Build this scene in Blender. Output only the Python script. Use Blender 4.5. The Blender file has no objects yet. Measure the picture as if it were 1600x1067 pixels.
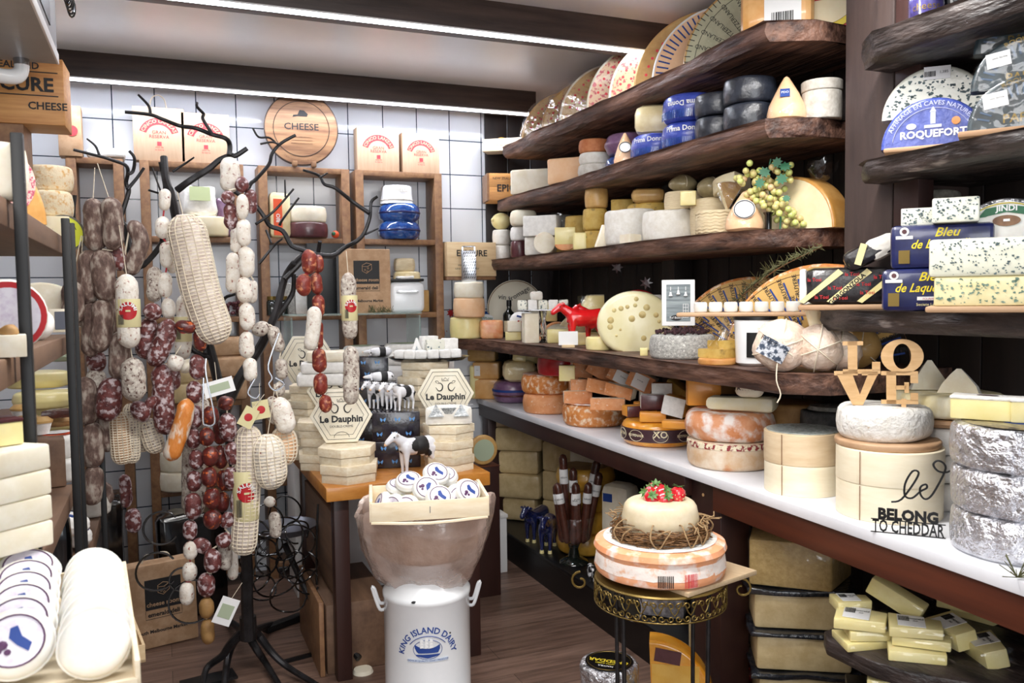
import bpy,bmesh,math,random
from math import sin,cos,tan,pi,radians as R,atan2,sqrt
from mathutils import Vector as V,Matrix as Mx,noise as NZ
random.seed(7)
SC=bpy.context.scene
COL=SC.collection
# ---------------------------------------------------------------- camera
FPX,EYE=1308.0,V((0,0,1.5))
YAW,PITCH,ROLL=R(22.8),math.atan(71/1308),0.0137
cf=V((sin(YAW)*cos(PITCH),cos(YAW)*cos(PITCH),-sin(PITCH)))
r0=V((cos(YAW),-sin(YAW),0));u0=r0.cross(cf)
cr=r0*cos(ROLL)-u0*sin(ROLL);cu=cr.cross(cf)
cam=bpy.data.objects.new('camera',bpy.data.cameras.new('camera'))
COL.objects.link(cam);SC.camera=cam
m3=Mx((cr,cu,-cf)).transposed()
cam.matrix_world=Mx.Translation(EYE)@m3.to_4x4()
cam.data.sensor_width=36;cam.data.lens=FPX/1600*36
cam.data.clip_start=0.05
cam.data.dof.use_dof=True;cam.data.dof.focus_distance=2.9;cam.data.dof.aperture_fstop=8.0
# ---------------------------------------------------------------- world, lights, exposure
SC.view_settings.view_transform='Standard';SC.view_settings.look='None'
SC.view_settings.gamma=1;SC.view_settings.use_curve_mapping=False
SC.view_settings.exposure=0.74
w=bpy.data.worlds.new('world');SC.world=w;w.use_nodes=True
w.node_tree.nodes['Background'].inputs[0].default_value=(0.80,0.88,1.0,1)
w.node_tree.nodes['Background'].inputs[1].default_value=0.24
def area(name,loc,rot,sx,sy,power,col=(1,.97,.93)):
 l=bpy.data.lights.new(name,'AREA');l.shape='RECTANGLE';l.size=sx;l.size_y=sy
 l.energy=power;l.color=col
 o=bpy.data.objects.new(name,l);COL.objects.link(o);o.location=loc;o.rotation_euler=rot
 return o
# the LED strips under the ceiling beams, and the shop's ceiling panels behind the camera
area('strip_light',(.75,4.44,2.535),(R(-12),0,0),2.6,.03,13,(.90,.93,1))
area('strip_light',(.75,3.13,2.535),(R(12),0,0),2.6,.03,32,(.92,.95,1))
area('strip_light',(.85,1.6,2.5),(0,0,0),2.2,.05,30,(1,.98,.95))
area('ceiling_panel_light',(-.3,.2,2.6),(R(14),R(-24),0),1.6,1.0,28,(1,.98,.96))
area('shop_window_light',(-.2,-2.2,1.75),(R(82),0,R(-20)),2.8,1.8,54,(.96,.98,1))
# ---------------------------------------------------------------- pixel helpers: a point in the room seen at a pixel
def ray(px,py):return(cf*FPX+cr*(px-800)-cu*(py-533.5)).normalized()
def hit(px,py,axis,val):
 d=ray(px,py);t=(val-EYE[axis])/d[axis];return EYE+d*t
def atX(px,py,x):return hit(px,py,0,x)
def atY(px,py,y):return hit(px,py,1,y)
def atZ(px,py,z):return hit(px,py,2,z)
def atD(px,py,dep):d=ray(px,py);return EYE+d*(dep/d.dot(cf))
def col(px,z,X=None,Y=None):
 k=(px-800)/FPX;a=cr-cf*k
 if X is not None:return V((X,-(a.x*X+a.z*(z-EYE.z))/a.y,z))
 return V((-(a.y*Y+a.z*(z-EYE.z))/a.x,Y,z))
def dep(p):return(p-EYE).dot(cf)
def mp(p):return dep(p)/FPX
def azi(p):return atan2(p.x,p.y)
# ---------------------------------------------------------------- materials
MATS={}
BIG='beam board post slab ceil saus chorizo net white enamel plaster apron rack floor grape print iron holes unit bagfilm'.split()
def lin(h):
 h=h.lstrip('#');c=[int(h[i:i+2],16)/255 for i in(0,2,4)]
 return tuple(((x+.055)/1.055)**2.4 if x>.04 else x/12.92 for x in c)+(1,)
def mat(key,c1='888888',c2=None,sc=8,r=(.4,.6),rough=.5,bump=0,bs=None,c3=None,sc3=20,r3=(.6,.66),
 st=(1,1,1),met=0,coat=0,emit=0,trans=0,alpha=1,var=.06,sss=0,kind='noise',bd=.004):
 if key in MATS:return MATS[key]
 bs=bs or sc*1.5
 if key.split('_')[0]not in BIG:sc*=2.3;bs*=2.3;sc3*=2
 m=bpy.data.materials.new(key);MATS[key]=m;m.use_nodes=True
 nt=m.node_tree;N=nt.nodes;L=nt.links;p=N['Principled BSDF']
 p.inputs['Roughness'].default_value=rough;p.inputs['Metallic'].default_value=met
 p.inputs['Coat Weight'].default_value=coat;p.inputs['Coat Roughness'].default_value=.12
 p.inputs['Transmission Weight'].default_value=trans;p.inputs['Alpha'].default_value=alpha
 if sss:p.inputs['Subsurface Weight'].default_value=sss;p.inputs['Subsurface Radius'].default_value=(.02,.012,.006)
 p.inputs['Base Color'].default_value=lin(c1)
 if emit:
  p.inputs['Emission Color'].default_value=lin(c1);p.inputs['Emission Strength'].default_value=emit
 tc=N.new('ShaderNodeTexCoord');mp_=N.new('ShaderNodeMapping');L.new(tc.outputs['Object'],mp_.inputs[0])
 mp_.inputs['Scale'].default_value=st
 oi=N.new('ShaderNodeObjectInfo');mu=N.new('ShaderNodeMath');mu.operation='MULTIPLY';mu.inputs[1].default_value=37
 L.new(oi.outputs['Random'],mu.inputs[0]);cx=N.new('ShaderNodeCombineXYZ')
 for i in range(3):L.new(mu.outputs[0],cx.inputs[i])
 L.new(cx.outputs[0],mp_.inputs['Location'])
 if c2:
  if kind=='voronoi':t=N.new('ShaderNodeTexVoronoi');out=t.outputs['Distance']
  else:t=N.new('ShaderNodeTexNoise');t.inputs['Detail'].default_value=6;t.inputs['Roughness'].default_value=.62;out=t.outputs[0]
  t.inputs['Scale'].default_value=sc;L.new(mp_.outputs[0],t.inputs['Vector'])
  rp=N.new('ShaderNodeValToRGB');L.new(out,rp.inputs[0])
  rp.color_ramp.elements[0].position=r[0];rp.color_ramp.elements[0].color=lin(c1)
  rp.color_ramp.elements[1].position=r[1];rp.color_ramp.elements[1].color=lin(c2)
  cur=rp.outputs[0]
  if c3:
   t3=N.new('ShaderNodeTexNoise');t3.inputs['Scale'].default_value=sc3;t3.inputs['Detail'].default_value=4
   L.new(mp_.outputs[0],t3.inputs['Vector']);r3n=N.new('ShaderNodeValToRGB');L.new(t3.outputs[0],r3n.inputs[0])
   r3n.color_ramp.elements[0].position=r3[0];r3n.color_ramp.elements[1].position=r3[1]
   mx=N.new('ShaderNodeMixRGB');L.new(r3n.outputs[0],mx.inputs[0]);L.new(cur,mx.inputs[1]);mx.inputs[2].default_value=lin(c3)
   cur=mx.outputs[0]
  if var:
   hs=N.new('ShaderNodeHueSaturation');mr=N.new('ShaderNodeMapRange');L.new(oi.outputs['Random'],mr.inputs[0])
   mr.inputs[3].default_value=1-var;mr.inputs[4].default_value=1+var
   L.new(mr.outputs[0],hs.inputs['Value']);L.new(cur,hs.inputs['Color']);cur=hs.outputs[0]
  L.new(cur,p.inputs['Base Color'])
 if bump:
  tb=N.new('ShaderNodeTexNoise');tb.inputs['Scale'].default_value=bs or sc*1.5;tb.inputs['Detail'].default_value=5
  L.new(mp_.outputs[0],tb.inputs['Vector']);bn=N.new('ShaderNodeBump');bn.inputs['Strength'].default_value=bump
  bn.inputs['Distance'].default_value=bd;L.new(tb.outputs[0],bn.inputs['Height']);L.new(bn.outputs[0],p.inputs['Normal'])
  if coat:L.new(bn.outputs[0],p.inputs['Coat Normal'])
 return m
def wrapmat(key='plastic',tint='ffffff',gl=.13,sc=18):
 if key in MATS:return MATS[key]
 m=bpy.data.materials.new(key);MATS[key]=m;m.use_nodes=True;nt=m.node_tree;N=nt.nodes;L=nt.links
 N.remove(N['Principled BSDF']);o=N['Material Output']
 a=N.new('ShaderNodeBsdfTransparent');a.inputs[0].default_value=lin(tint)
 g=N.new('ShaderNodeBsdfGlossy');g.inputs['Roughness'].default_value=.1;g.inputs[0].default_value=(.95,.97,1,1)
 tc=N.new('ShaderNodeTexCoord');t=N.new('ShaderNodeTexNoise');t.inputs['Scale'].default_value=sc;L.new(tc.outputs['Object'],t.inputs[0])
 b=N.new('ShaderNodeBump');b.inputs['Strength'].default_value=.9;b.inputs['Distance'].default_value=.01
 L.new(t.outputs[0],b.inputs['Height']);L.new(b.outputs[0],g.inputs['Normal'])
 mx=N.new('ShaderNodeMixShader');mx.inputs[0].default_value=gl
 L.new(a.outputs[0],mx.inputs[1]);L.new(g.outputs[0],mx.inputs[2]);L.new(mx.outputs[0],o.inputs[0])
 return m
# ---------------------------------------------------------------- mesh builder
class G:
 def __init__(s):s.v=[];s.f=[];s.i=[]
 def add(s,v,f,idx=0):
  n=len(s.v);s.v+=[V(p)for p in v];s.f+=[tuple(a+n for a in q)for q in f];s.i+=([idx]*len(f)if isinstance(idx,int)else list(idx));return s
 def join(s,g,M=None):
  n=len(s.v);s.v+=[(M@p if M else p.copy())for p in g.v];s.f+=[tuple(a+n for a in q)for q in g.f];s.i+=g.i;return s
 def xf(s,M):s.v=[M@p for p in s.v];return s
 def mv(s,x=0,y=0,z=0):return s.xf(Mx.Translation((x,y,z)))
 def rot(s,ax,deg):return s.xf(Mx.Rotation(R(deg),4,ax))
 def scl(s,x,y,z):return s.xf(Mx.Diagonal((x,y,z,1)))
 def set(s,k):s.i=[k]*len(s.i);return s
 def jit(s,amp,fr=10,seed=0):
  o=V((seed*3.1,seed*1.7,seed))
  s.v=[p+NZ.noise_vector(p*fr+o)*amp for p in s.v];return s
 def copy(s):g=G();g.v=[p.copy()for p in s.v];g.f=list(s.f);g.i=list(s.i);return g
def bm2g(bm,g=None,idx=0):
 g=g or G();bm.verts.index_update()
 g.add([v.co.copy()for v in bm.verts],[[v.index for v in f.verts]for f in bm.faces],idx);bm.free();return g
def box(x,y,z,bev=0,sub=0,seg=2,c=False):
 bm=bmesh.new();bmesh.ops.create_cube(bm,size=1)
 for v in bm.verts:v.co=V((v.co.x*x,v.co.y*y,v.co.z*z))
 if bev:bmesh.ops.bevel(bm,geom=list(bm.edges),offset=min(bev,min(x,y,z)*.49),segments=seg,affect='EDGES',profile=.5)
 if sub:bmesh.ops.subdivide_edges(bm,edges=list(bm.edges),cuts=sub,use_grid_fill=True)
 g=bm2g(bm);return g if c else g.mv(0,0,z/2)
def lathe(prof,n=32,a0=0,a1=360):
 g=G();full=abs(a1-a0)>=359.9;k=n if full else n+1;m=len(prof);v=[]
 for j in range(k):
  a=R(a0+(a1-a0)*j/n)
  for(r,z)in prof:v.append((r*cos(a),r*sin(a),z))
 f=[]
 for j in range(n):
  q=(j+1)%k
  for i in range(m-1):
   if prof[i][0]<1e-6 and prof[i+1][0]<1e-6:continue
   f.append((j*m+i,q*m+i,q*m+i+1,j*m+i+1))
 g.add(v,f)
 if not full:
  n0=[v[i]for i in range(m)];n1=[v[(k-1)*m+i]for i in range(m)]
  g.add(n0,[tuple(range(m))],1);g.add(n1,[tuple(range(m))[::-1]],1)
 bm=bmesh.new();
 return weld(g)
def weld(g,d=1e-5):
 bm=bmesh.new();vs=[bm.verts.new(p)for p in g.v];ids=[]
 for q,i in zip(g.f,g.i):
  try:f=bm.faces.new([vs[a]for a in q]);f.material_index=i
  except ValueError:pass
 bmesh.ops.remove_doubles(bm,verts=bm.verts,dist=d);bmesh.ops.dissolve_degenerate(bm,edges=bm.edges,dist=1e-6)
 bmesh.ops.recalc_face_normals(bm,faces=bm.faces)
 o=G();bm.verts.index_update();o.add([v.co.copy()for v in bm.verts],[[v.index for v in f.verts]for f in bm.faces],[f.material_index for f in bm.faces]);bm.free();return o
def wprof(r,h,b=.01,bulge=0,n=4):
 b=min(b,h*.48,r*.48);p=[(0,0),(r-b,0)]
 for i in range(1,n+1):a=pi/2*i/n;p.append((r-b+b*sin(a),b-b*cos(a)))
 if bulge or h>.03:
  for t in(.33,.5,.67):p.append((r+bulge*sin(pi*t),b+(h-2*b)*t))
 for i in range(0,n+1):a=pi/2*i/n;p.append((r-b+b*cos(a),h-b+b*sin(a)))
 p.append((0,h));return p
def wheelg(r,h,b=.01,bulge=0,n=36,rag=.0):
 g=lathe(wprof(r,h,b,bulge),n)
 return g.jit(rag,14,random.random()*9)if rag else g
def sector(r,h,a0,a1,b=.01,n=16,bulge=0):return lathe(wprof(r,h,b,bulge),n,a0,a1)
def prism(pts,h,bev=0):
 n=len(pts);bm=bmesh.new();vs=[bm.verts.new((p[0],p[1],0))for p in pts]
 f=bm.faces.new(vs);
 if f.normal.z>0 or True:bmesh.ops.recalc_face_normals(bm,faces=[f])
 e=bmesh.ops.extrude_face_region(bm,geom=[f]);bmesh.ops.translate(bm,verts=[x for x in e['geom']if isinstance(x,bmesh.types.BMVert)],vec=(0,0,h))
 if bev:bmesh.ops.bevel(bm,geom=list(bm.edges),offset=bev,segments=2,affect='EDGES',profile=.5)
 bmesh.ops.recalc_face_normals(bm,faces=bm.faces);return bm2g(bm)
def smoothpath(pts,k=4):
 pts=[V(p)for p in pts];out=[]
 for i in range(len(pts)-1):
  p0=pts[max(i-1,0)];p1=pts[i];p2=pts[i+1];p3=pts[min(i+2,len(pts)-1)]
  for j in range(k):
   t=j/k;out.append(.5*((2*p1)+(p2-p0)*t+(2*p0-5*p1+4*p2-p3)*t*t+(3*p1-p0-3*p2+p3)*t**3))
 out.append(pts[-1]);return out
def tube(pts,rad,n=8,k=1,closed=False):
 if k>1:
  m=len(pts);rr=rad if isinstance(rad,(list,tuple))else[rad]*m
  pts=smoothpath(pts,k);rad=[]
  for i in range(m-1):
   for j in range(k):rad.append(rr[i]+(rr[i+1]-rr[i])*j/k)
  rad.append(rr[-1])
 pts=[V(p)for p in pts];m=len(pts);rad=rad if isinstance(rad,(list,tuple))else[rad]*m
 g=G();v=[];up=None
 for i,p in enumerate(pts):
  d=(pts[min(i+1,m-1)]-pts[max(i-1,0)])
  d=d.normalized()if d.length>1e-9 else V((0,0,1))
  if up is None:up=V((0,0,1))if abs(d.z)<.9 else V((1,0,0))
  a=up-d*up.dot(d);a=a.normalized()if a.length>1e-6 else d.orthogonal().normalized();b=d.cross(a);up=a
  for j in range(n):t=2*pi*j/n;v.append(p+(a*cos(t)+b*sin(t))*rad[i])
 f=[(i*n+j,i*n+(j+1)%n,(i+1)*n+(j+1)%n,(i+1)*n+j)for i in range(m-1)for j in range(n)]
 f.append(tuple(range(n))[::-1]);f.append(tuple((m-1)*n+j for j in range(n)))
 return g.add(v,f)
def sausg(pts,r,n=10,k=3,sag=0):
 p=smoothpath(pts,k);m=len(p);L=[0]
 for i in range(1,m):L.append(L[-1]+(p[i]-p[i-1]).length)
 T=L[-1];q=[];rr=[]
 ends=[0,.012,.05,.12]
 ts=ends+[.12+.76*j/8 for j in range(1,8)]+[1-e for e in ends[::-1]]
 for t in ts:
  d=t*T;i=max(j for j in range(m)if L[j]<=d+1e-9);i=min(i,m-2);u=(d-L[i])/max(L[i+1]-L[i],1e-9)
  q.append(p[i].lerp(p[i+1],u));e=min(d,T-d)
  rr.append(r*.12 if e<1e-6 else r*sqrt(max(0,1-max(0,1-e/(r*1.15))**2)))
 return tube(q,rr,n)
def ball(r,n=16,sz=1):return lathe([(r*sin(pi*i/(n//2)),r*sz*(1-cos(pi*i/(n//2))))for i in range(n//2+1)],n)
TXT={}
def txt(s,h,wide=1,bold=0,arc=None,cyl=None,up=True,align='CENTER',ext=0):
 """letters of height h in the XZ plane facing -Y; arc: bend up around radius arc; cyl: wrap on a cylinder of that radius"""
 key=(s,bold)
 if key not in TXT:
  c=bpy.data.curves.new('t','FONT');c.body=s;c.align_x='CENTER';c.size=1;c.offset=bold;c.resolution_u=2
  o=bpy.data.objects.new('t',c);COL.objects.link(o);bpy.context.view_layer.update()
  me=bpy.data.meshes.new_from_object(o.evaluated_get(bpy.context.evaluated_depsgraph_get()))
  TXT[key]=([v.co.copy()for v in me.vertices],[tuple(p.vertices)for p in me.polygons])
  bpy.data.objects.remove(o);bpy.data.curves.remove(c);bpy.data.meshes.remove(me)
 vs,fs=TXT[key];k=h/.7;out=[]
 for p in vs:
  x,z=p.x*k*wide,p.y*k
  if arc:a=x/arc;x,z=(arc+z)*sin(a),(arc+z)*cos(a)-arc
  if cyl:out.append(V((cyl*sin(x/cyl),-cyl*cos(x/cyl),z)))
  else:out.append(V((x,0,z)))
 return G().add(out,fs)
def plate(w,h,t=.0008,cyl=None,n=8,z0=0):
 if not cyl:return box(w,t,h).mv(0,0,z0)
 v=[]
 for i in range(n+1):
  a=(i/n-.5)*w/cyl
  for rr in(cyl,cyl+t):
   for z in(z0,z0+h):v.append((rr*sin(a),-rr*cos(a),z))
 f=[]
 for i in range(n):
  a,b=i*4,i*4+4
  f+=[(a+2,b+2,b+3,a+3),(a,a+1,b+1,b),(a+1,a+3,b+3,b+1),(a,b,b+2,a+2)]
 f+=[(0,2,3,1),(n*4,n*4+1,n*4+3,n*4+2)]
 return G().add(v,f)
def plotext(rows,w):
 g=G();x=-w/2;rd=random.Random(rows)
 while x<w/2:b=rd.uniform(.02,.07)*w;g.join(box(b,.0006,1).mv(x+b/2,0,0));x+=b+rd.uniform(.02,.06)*w
 return g
def barcode(w,h,seed=1):return plotext(seed,w).scl(1,1,h)
def mkobj(name,g,m,parent=None,smooth=40):
 me=bpy.data.meshes.new(name);me.from_pydata(g.v,[],g.f)
 ms=m if isinstance(m,(list,tuple))else[m]
 for x in ms:me.materials.append(x if not isinstance(x,str)else MATS[x])
 if len(ms)>1:
  for p,i in zip(me.polygons,g.i):p.material_index=min(i,len(ms)-1)
 me.update();me.shade_smooth();me.set_sharp_from_angle(angle=R(smooth))
 o=bpy.data.objects.new(name,me);COL.objects.link(o)
 if parent:o.parent=parent
 return o
def tag(o,label,cat,group=None,kind=None):
 o['label']=label;o['category']=cat
 if group:o['group']=group
 if kind:o['kind']=kind
 return o
def struct(name,g,m,label=None,cat=None,smooth=30):
 o=mkobj(name,g,m,None,smooth);o['kind']='structure'
 o['label']=label or name.replace('_',' ');o['category']=cat or name.split('_')[0];return o
def split(g,k):
 o=G();mp_={}
 for q,i in zip(g.f,g.i):
  if i==k:
   nq=[]
   for a in q:
    if a not in mp_:mp_[a]=len(o.v);o.v.append(g.v[a])
    nq.append(mp_[a])
   o.f.append(tuple(nq));o.i.append(0)
 return o
def T(name,label,cat,loc,rz,parts,group=None,rot=None,kind=None,smooth=40):
 """parts: (name, G, mat) | (name, G, mat, [subparts]) ; name 'a|b' with mats [m1,m2] splits by face index"""
 fl=[]
 for p in parts:
  if '|' in p[0]:
   for k,(nm,mm)in enumerate(zip(p[0].split('|'),p[2])):
    s=split(p[1],k)
    if s.f:fl.append((nm,s,mm)+tuple(p[3:]if k==0 else()))
  else:fl.append(p)
 loc=V(loc);rot=rot or(0,0,rz)
 if len(fl)==1 and len(fl[0])==3:
  o=mkobj(name,fl[0][1],fl[0][2],None,smooth)
 else:
  o=bpy.data.objects.new(name,None);COL.objects.link(o);o.empty_display_size=.05
  for p in fl:
   c=mkobj(p[0],p[1],p[2],o,smooth)
   if len(p)>3:
    for q in p[3]:mkobj(q[0],q[1],q[2],c,smooth)
 o.location=loc;o.rotation_euler=[R(a)for a in rot]
 return tag(o,label,cat,group,kind)
def dup(o,loc,rz=None,label=None,group=None,rot=None,scale=None):
 c=o.copy();COL.objects.link(c);c.location=loc
 if rz is not None:c.rotation_euler=(0,0,R(rz))
 if rot:c.rotation_euler=[R(a)for a in rot]
 if scale:c.scale=(scale,)*3 if isinstance(scale,(int,float))else scale
 if label:c['label']=label
 if group:c['group']=group
 for ch in list(o.children):
  d=ch.copy();COL.objects.link(d);d.parent=c
  for e in list(ch.children):q=e.copy();COL.objects.link(q);q.parent=d
 return c
# ---------------------------------------------------------------- the materials of the place
mat('grape','cbd67e','e2b090',9,(.42,.66),.3,0,coat=.3,sss=.1,var=.1)
mat('beam','2a1f1b','4a3a33',5,(.3,.7),.5,.25,st=(.6,8,8),var=0)
mat('board','191312','2b211e',6,(.3,.7),.6,.3,st=(3,3,.25),var=.08)
mat('board_red','2c1815','3b211d',6,(.3,.7),.55,.2,st=(3,3,.25),var=.06)
mat('slab','38241f','84604f',16,(.36,.68),.55,1,26,c3='2a1c19',sc3=9,r3=(.52,.72),st=(1.5,.25,1.5),var=.08,bd=.012)
mat('slab_dark','1c1717','453a37',16,(.36,.68),.45,1,24,c3='8a7e78',sc3=20,r3=(.62,.72),st=(1,.4,1.6),var=.06,bd=.014)
mat('white_top','dcdde2','e8e9ee',3,rough=.35,var=0)
mat('apron','3a1b12','5e2e1c',4,(.3,.7),.4,.1,st=(2,.3,4),var=.03)
mat('apron_dark','2c1815','3a211c',4,(.3,.7),.4,.1,st=(2,2,.3),var=.03)
mat('black','0b0b0d',rough=.4);mat('black_gloss','08080a',rough=.18,coat=.6)
mat('iron','1c1a1b','2c2a2c',20,rough=.42,bump=.25,met=.3);mat('steel','b9bcc2',rough=.22,met=1)
mat('led','eef2ff',rough=.5,emit=9)
mat('frame_wood','74513a','98724f',5,(.3,.7),.5,.15,st=(3,3,3),var=.06)
mat('table_wood','a86420','c98a3c',4,(.3,.7),.35,.1,st=(1,3,3),coat=.3)
mat('pale_wood','dcc9a8','eaddc4',6,(.3,.7),.6,.1,st=(1,4,4));mat('pine','d0b085','e2c9a0',6,(.3,.7),.6,.15,st=(.5,4,4))
mat('box_wood','b0743a','d09a58',6,(.3,.7),.5,.1,st=(.4,3,5));mat('hex_wood','dcc9a6','f0e6d0',6,(.3,.7),.6,.1,st=(3,3,6),var=.16)
mat('kraft','b5906c','c6a280',10,rough=.7,var=.03);mat('ply','c59a66','d8b281',8,(.3,.7),.55,.05,st=(1,5,5))
mat('rack_wood','5b4334','7d604b',6,(.3,.7),.6,.25,st=(3,.4,3));mat('rind_plate','e9e2cf',rough=.4)
mat('white','eeeeee',rough=.45);mat('paper_white','f2f0ec','e6e4e0',20,rough=.6,bump=.35,bs=30)
mat('enamel','f6f8fa','eef1f4',3,rough=.22,coat=.5,var=0)
mat('red_print','e2414a',rough=.7);mat('red','b51a22',rough=.5);mat('blue_print','1d3f8a',rough=.6);mat('ink','1b1a1c',rough=.6)
mat('green','2c6b4a',rough=.5);mat('yellow','e8d12f',rough=.5);mat('gold','7d6836',rough=.38,met=.7)
mat('glass','ffffff',rough=.03,trans=1,var=0);mat('dark_glass','141a16',rough=.05,coat=.8)
wrapmat('plastic');wrapmat('plastic_thin',gl=.04);wrapmat('brown_bag','d9b7a2',.42,9)
# cheeses
mat('chalk','ece9e2','dcd6ca',18,(.35,.7),.75,.5,30);mat('chalk_grey','d6d2ca','bab3a8',14,(.35,.65),.8,.6,40)
mat('cream','ecdcb2','f3e9cb',6,(.3,.7),.5,.1,sss=.1);mat('ivory','f1ead8','e8dec6',8,rough=.5,bump=.15,sss=.1)
mat('butter','e6d68e','f0e4ac',6,(.3,.7),.42,.15,coat=.35,sss=.1);mat('yellow_paste','d9b65a','e6c878',5,(.3,.7),.5,.12,coat=.2)
mat('cheddar','e39028','eda745',5,(.3,.7),.45,.12,coat=.2,sss=.1);mat('orange_rind','c5712c','dd9350',9,(.35,.65),.6,.5,30,c3='efd9bd',sc3=22,r3=(.5,.68))
mat('orange_side','d5884e','e2a578',9,(.35,.65),.55,.4,30,c3='ead8c4',sc3=30,r3=(.62,.75));mat('wash_rind','cf7f4a','e0a27a',7,(.35,.65),.6,.4,24,c3='f0e6e0',sc3=9,r3=(.46,.6))
mat('coral','e79a6a','eead84',6,(.35,.65),.55,.3,20,c3='f3e4dc',sc3=10,r3=(.5,.66))
mat('tan','b98d4f','cda668',8,(.35,.65),.5,.3,24,coat=.35);mat('brown_rind','8f6a3e','a98450',9,(.35,.65),.6,.4,24)
mat('ochre','b8943f','cbae62',10,(.35,.65),.6,.4,30,c3='8d7440',sc3=14,r3=(.6,.7));mat('olive','8b7d5c','a49774',9,(.35,.65),.3,.5,22,coat=.6)
mat('basket','d6c19a','e6d6b4',40,(.35,.65),.6,.6,60,st=(.4,.4,3));mat('stone','8b8a86','bdbbb5',40,(.35,.65),.9,.8,60,c3='e0ded8',sc3=70,r3=(.6,.7))
mat('dark_rind','5d5a52','837f74',18,(.35,.65),.85,.8,40,c3='a8a395',sc3=12,r3=(.66,.72));mat('terracotta','b8683c','d08a5c',12,(.35,.65),.7,.5,30)
mat('blue_wax','2d3f9c','4a5cc0',12,(.35,.7),.35,.3,30,coat=.4);mat('blue_gloss','1b3f86','3a6cb4',14,(.4,.7),.12,.1,coat=1)
mat('black_wax','1b1e26','2d323e',8,(.35,.65),.38,.6,20,coat=.3);mat('purple_wax','6d4a70','8b6a88',10,(.35,.65),.35,.4,coat=.5)
mat('red_wax','b4121e','c72330',6,rough=.3,bump=.05,coat=.5);mat('maroon','4b2428','5c3036',10,rough=.35,bump=.2,coat=.5)
mat('blue_vein','e9e8dc','dfdecf',6,(.3,.7),.45,.2,30,c3='5a6f72',sc3=42,r3=(.57,.62),coat=.15)
mat('blue_vein2','efe3b4','e6dca4',5,(.3,.7),.5,.2,30,c3='6c7f6a',sc3=22,r3=(.6,.66),coat=.2)
mat('foil','e2e2e6','c4c4ca',12,(.3,.7),.27,1,13,met=.85,bd=.03);mat('bloom','f0efec','dedad0',10,(.35,.7),.8,.9,26,c3='b9a78a',sc3=24,r3=(.66,.76),bd=.008)
mat('cream_side','e3d29a','f0e8cc',16,(.35,.65),.6,.5,30,st=(1,1,.3));mat('peach','e9b98c','f0caa4',7,(.35,.65),.5,.2)
mat('print_rind','c59a56','d2ab6a',6,(.35,.65),.42,.3,24,coat=.5,c3='b05a4c',sc3=60,r3=(.6,.64));mat('print_pink','d9b98d','dfb79a',8,(.3,.7),.5,.2,c3='c2585c',sc3=70,r3=(.52,.58),coat=.4)
# cured meat
mat('saus_red','4a1f20','7d4340',45,(.35,.65),.55,.7,120,c3='c9b9bc',sc3=60,r3=(.5,.62));mat('saus_white','d9cdbd','f0ebe2',50,(.3,.6),.75,.6,120,c3='9c6252',sc3=70,r3=(.6,.7))
mat('saus_grey','54403a','8e756a',50,(.35,.65),.8,.9,110,c3='b4a89c',sc3=50,r3=(.5,.66),st=(1,1,.5));mat('saus_orange','d0741f','e6a05a',30,(.35,.65),.6,.6,100,c3='efe2d2',sc3=30,r3=(.48,.58),st=(1,1,.4))
mat('saus_pale','9b8a80','d9d2c6',60,(.35,.6),.85,.7,120,c3='5e4038',sc3=80,r3=(.56,.66));mat('string','e2d6c0',rough=.8);mat('red_string','b2303a',rough=.8)
mat('chorizo','461514','6e2620',40,(.35,.65),.4,.6,90,c3='c8602c',sc3=60,r3=(.58,.66),coat=.4);mat('saus_bright','6b1d18','93382a',40,(.35,.65),.45,.6,90,c3='cf8a62',sc3=60,r3=(.54,.66),coat=.2);mat('net_meat','c4b2a6','e4dad0',40,(.35,.65),.8,.5,90)
mat('post_wood','2f2422','4a3a35',6,(.3,.7),.6,.3,st=(3,3,.3),var=.04)
mat('ceil','ecebee','f2f1f3',2,rough=.3,var=0,bump=.03,bs=2)
mat('plaster','b9b7b4',rough=.8)
mat('swissface','b9b89a','c8c6a8',8,rough=.5)
mat('orange_block','dba05a','e6b374',5,rough=.4,coat=.4)
mat('cream_wrap','e3cf9c','efe0b8',6,rough=.35,coat=.4)
mat('honey_rind','c28b45','d3a05c',6,rough=.35,bump=.1,coat=.5)
mat('redleicester','d87b42','f0b888',9,(.35,.65),.45,.2,coat=.5)
mat('hole','b9a46a','d8c88e',9,rough=.6);mat('red_gloss','d0121a','e01c20',6,rough=.18,coat=1);mat('emmental','e8dfae','efe8c2',4,rough=.35,coat=.4)
mat('berry','2a1519','43242a',30,rough=.6)
mat('print_grey','5f6a70','98a3a6',14,(.35,.65),.5,st=(.3,1,6))
mat('gruyere_face','cfa45a','d9b26c',7,(.3,.7),.55,.2,coat=.15)
mat('board_wood','a07a58','c8a684',5,(.3,.7),.6,.2,st=(.5,3,3));mat('fresh','e6e5e0','dddbd4',8,rough=.5,sss=.2)
mat('parcel','dcbfa8','ecdccd',9,(.35,.65),.5,.7,22,coat=.2,bd=.01);mat('card_print','2f3c50','c8ccd4',30,(.45,.55),.5)
mat('needle','4a4a2c','6b6a44',20,rough=.7)
mat('printp','e9d9b8','c04a3a',40,(.5,.56),.5)
mat('xo_band','4a3038','3c262e',6,rough=.35,coat=.4);mat('xo_orange','e28f1e','eca63a',6,rough=.25,coat=.8)
mat('wash_pale','d9b48c','eadcc8',7,(.35,.65),.6,.4,24,c3='cf8450',sc3=7,r3=(.6,.75));mat('print_edge','e6dcc0','8c2a30',60,(.5,.55),.5)
mat('brie','ece2b8','f2ecd4',8,(.35,.65),.5,.3,24,coat=.3)
mat('chip','dcc19a','ead5b4',5,(.3,.7),.55,.1,st=(1,1,5));mat('chip_pale','e9dcbe','f1e7ce',5,(.3,.7),.55,.1,st=(1,1,5))
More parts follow.
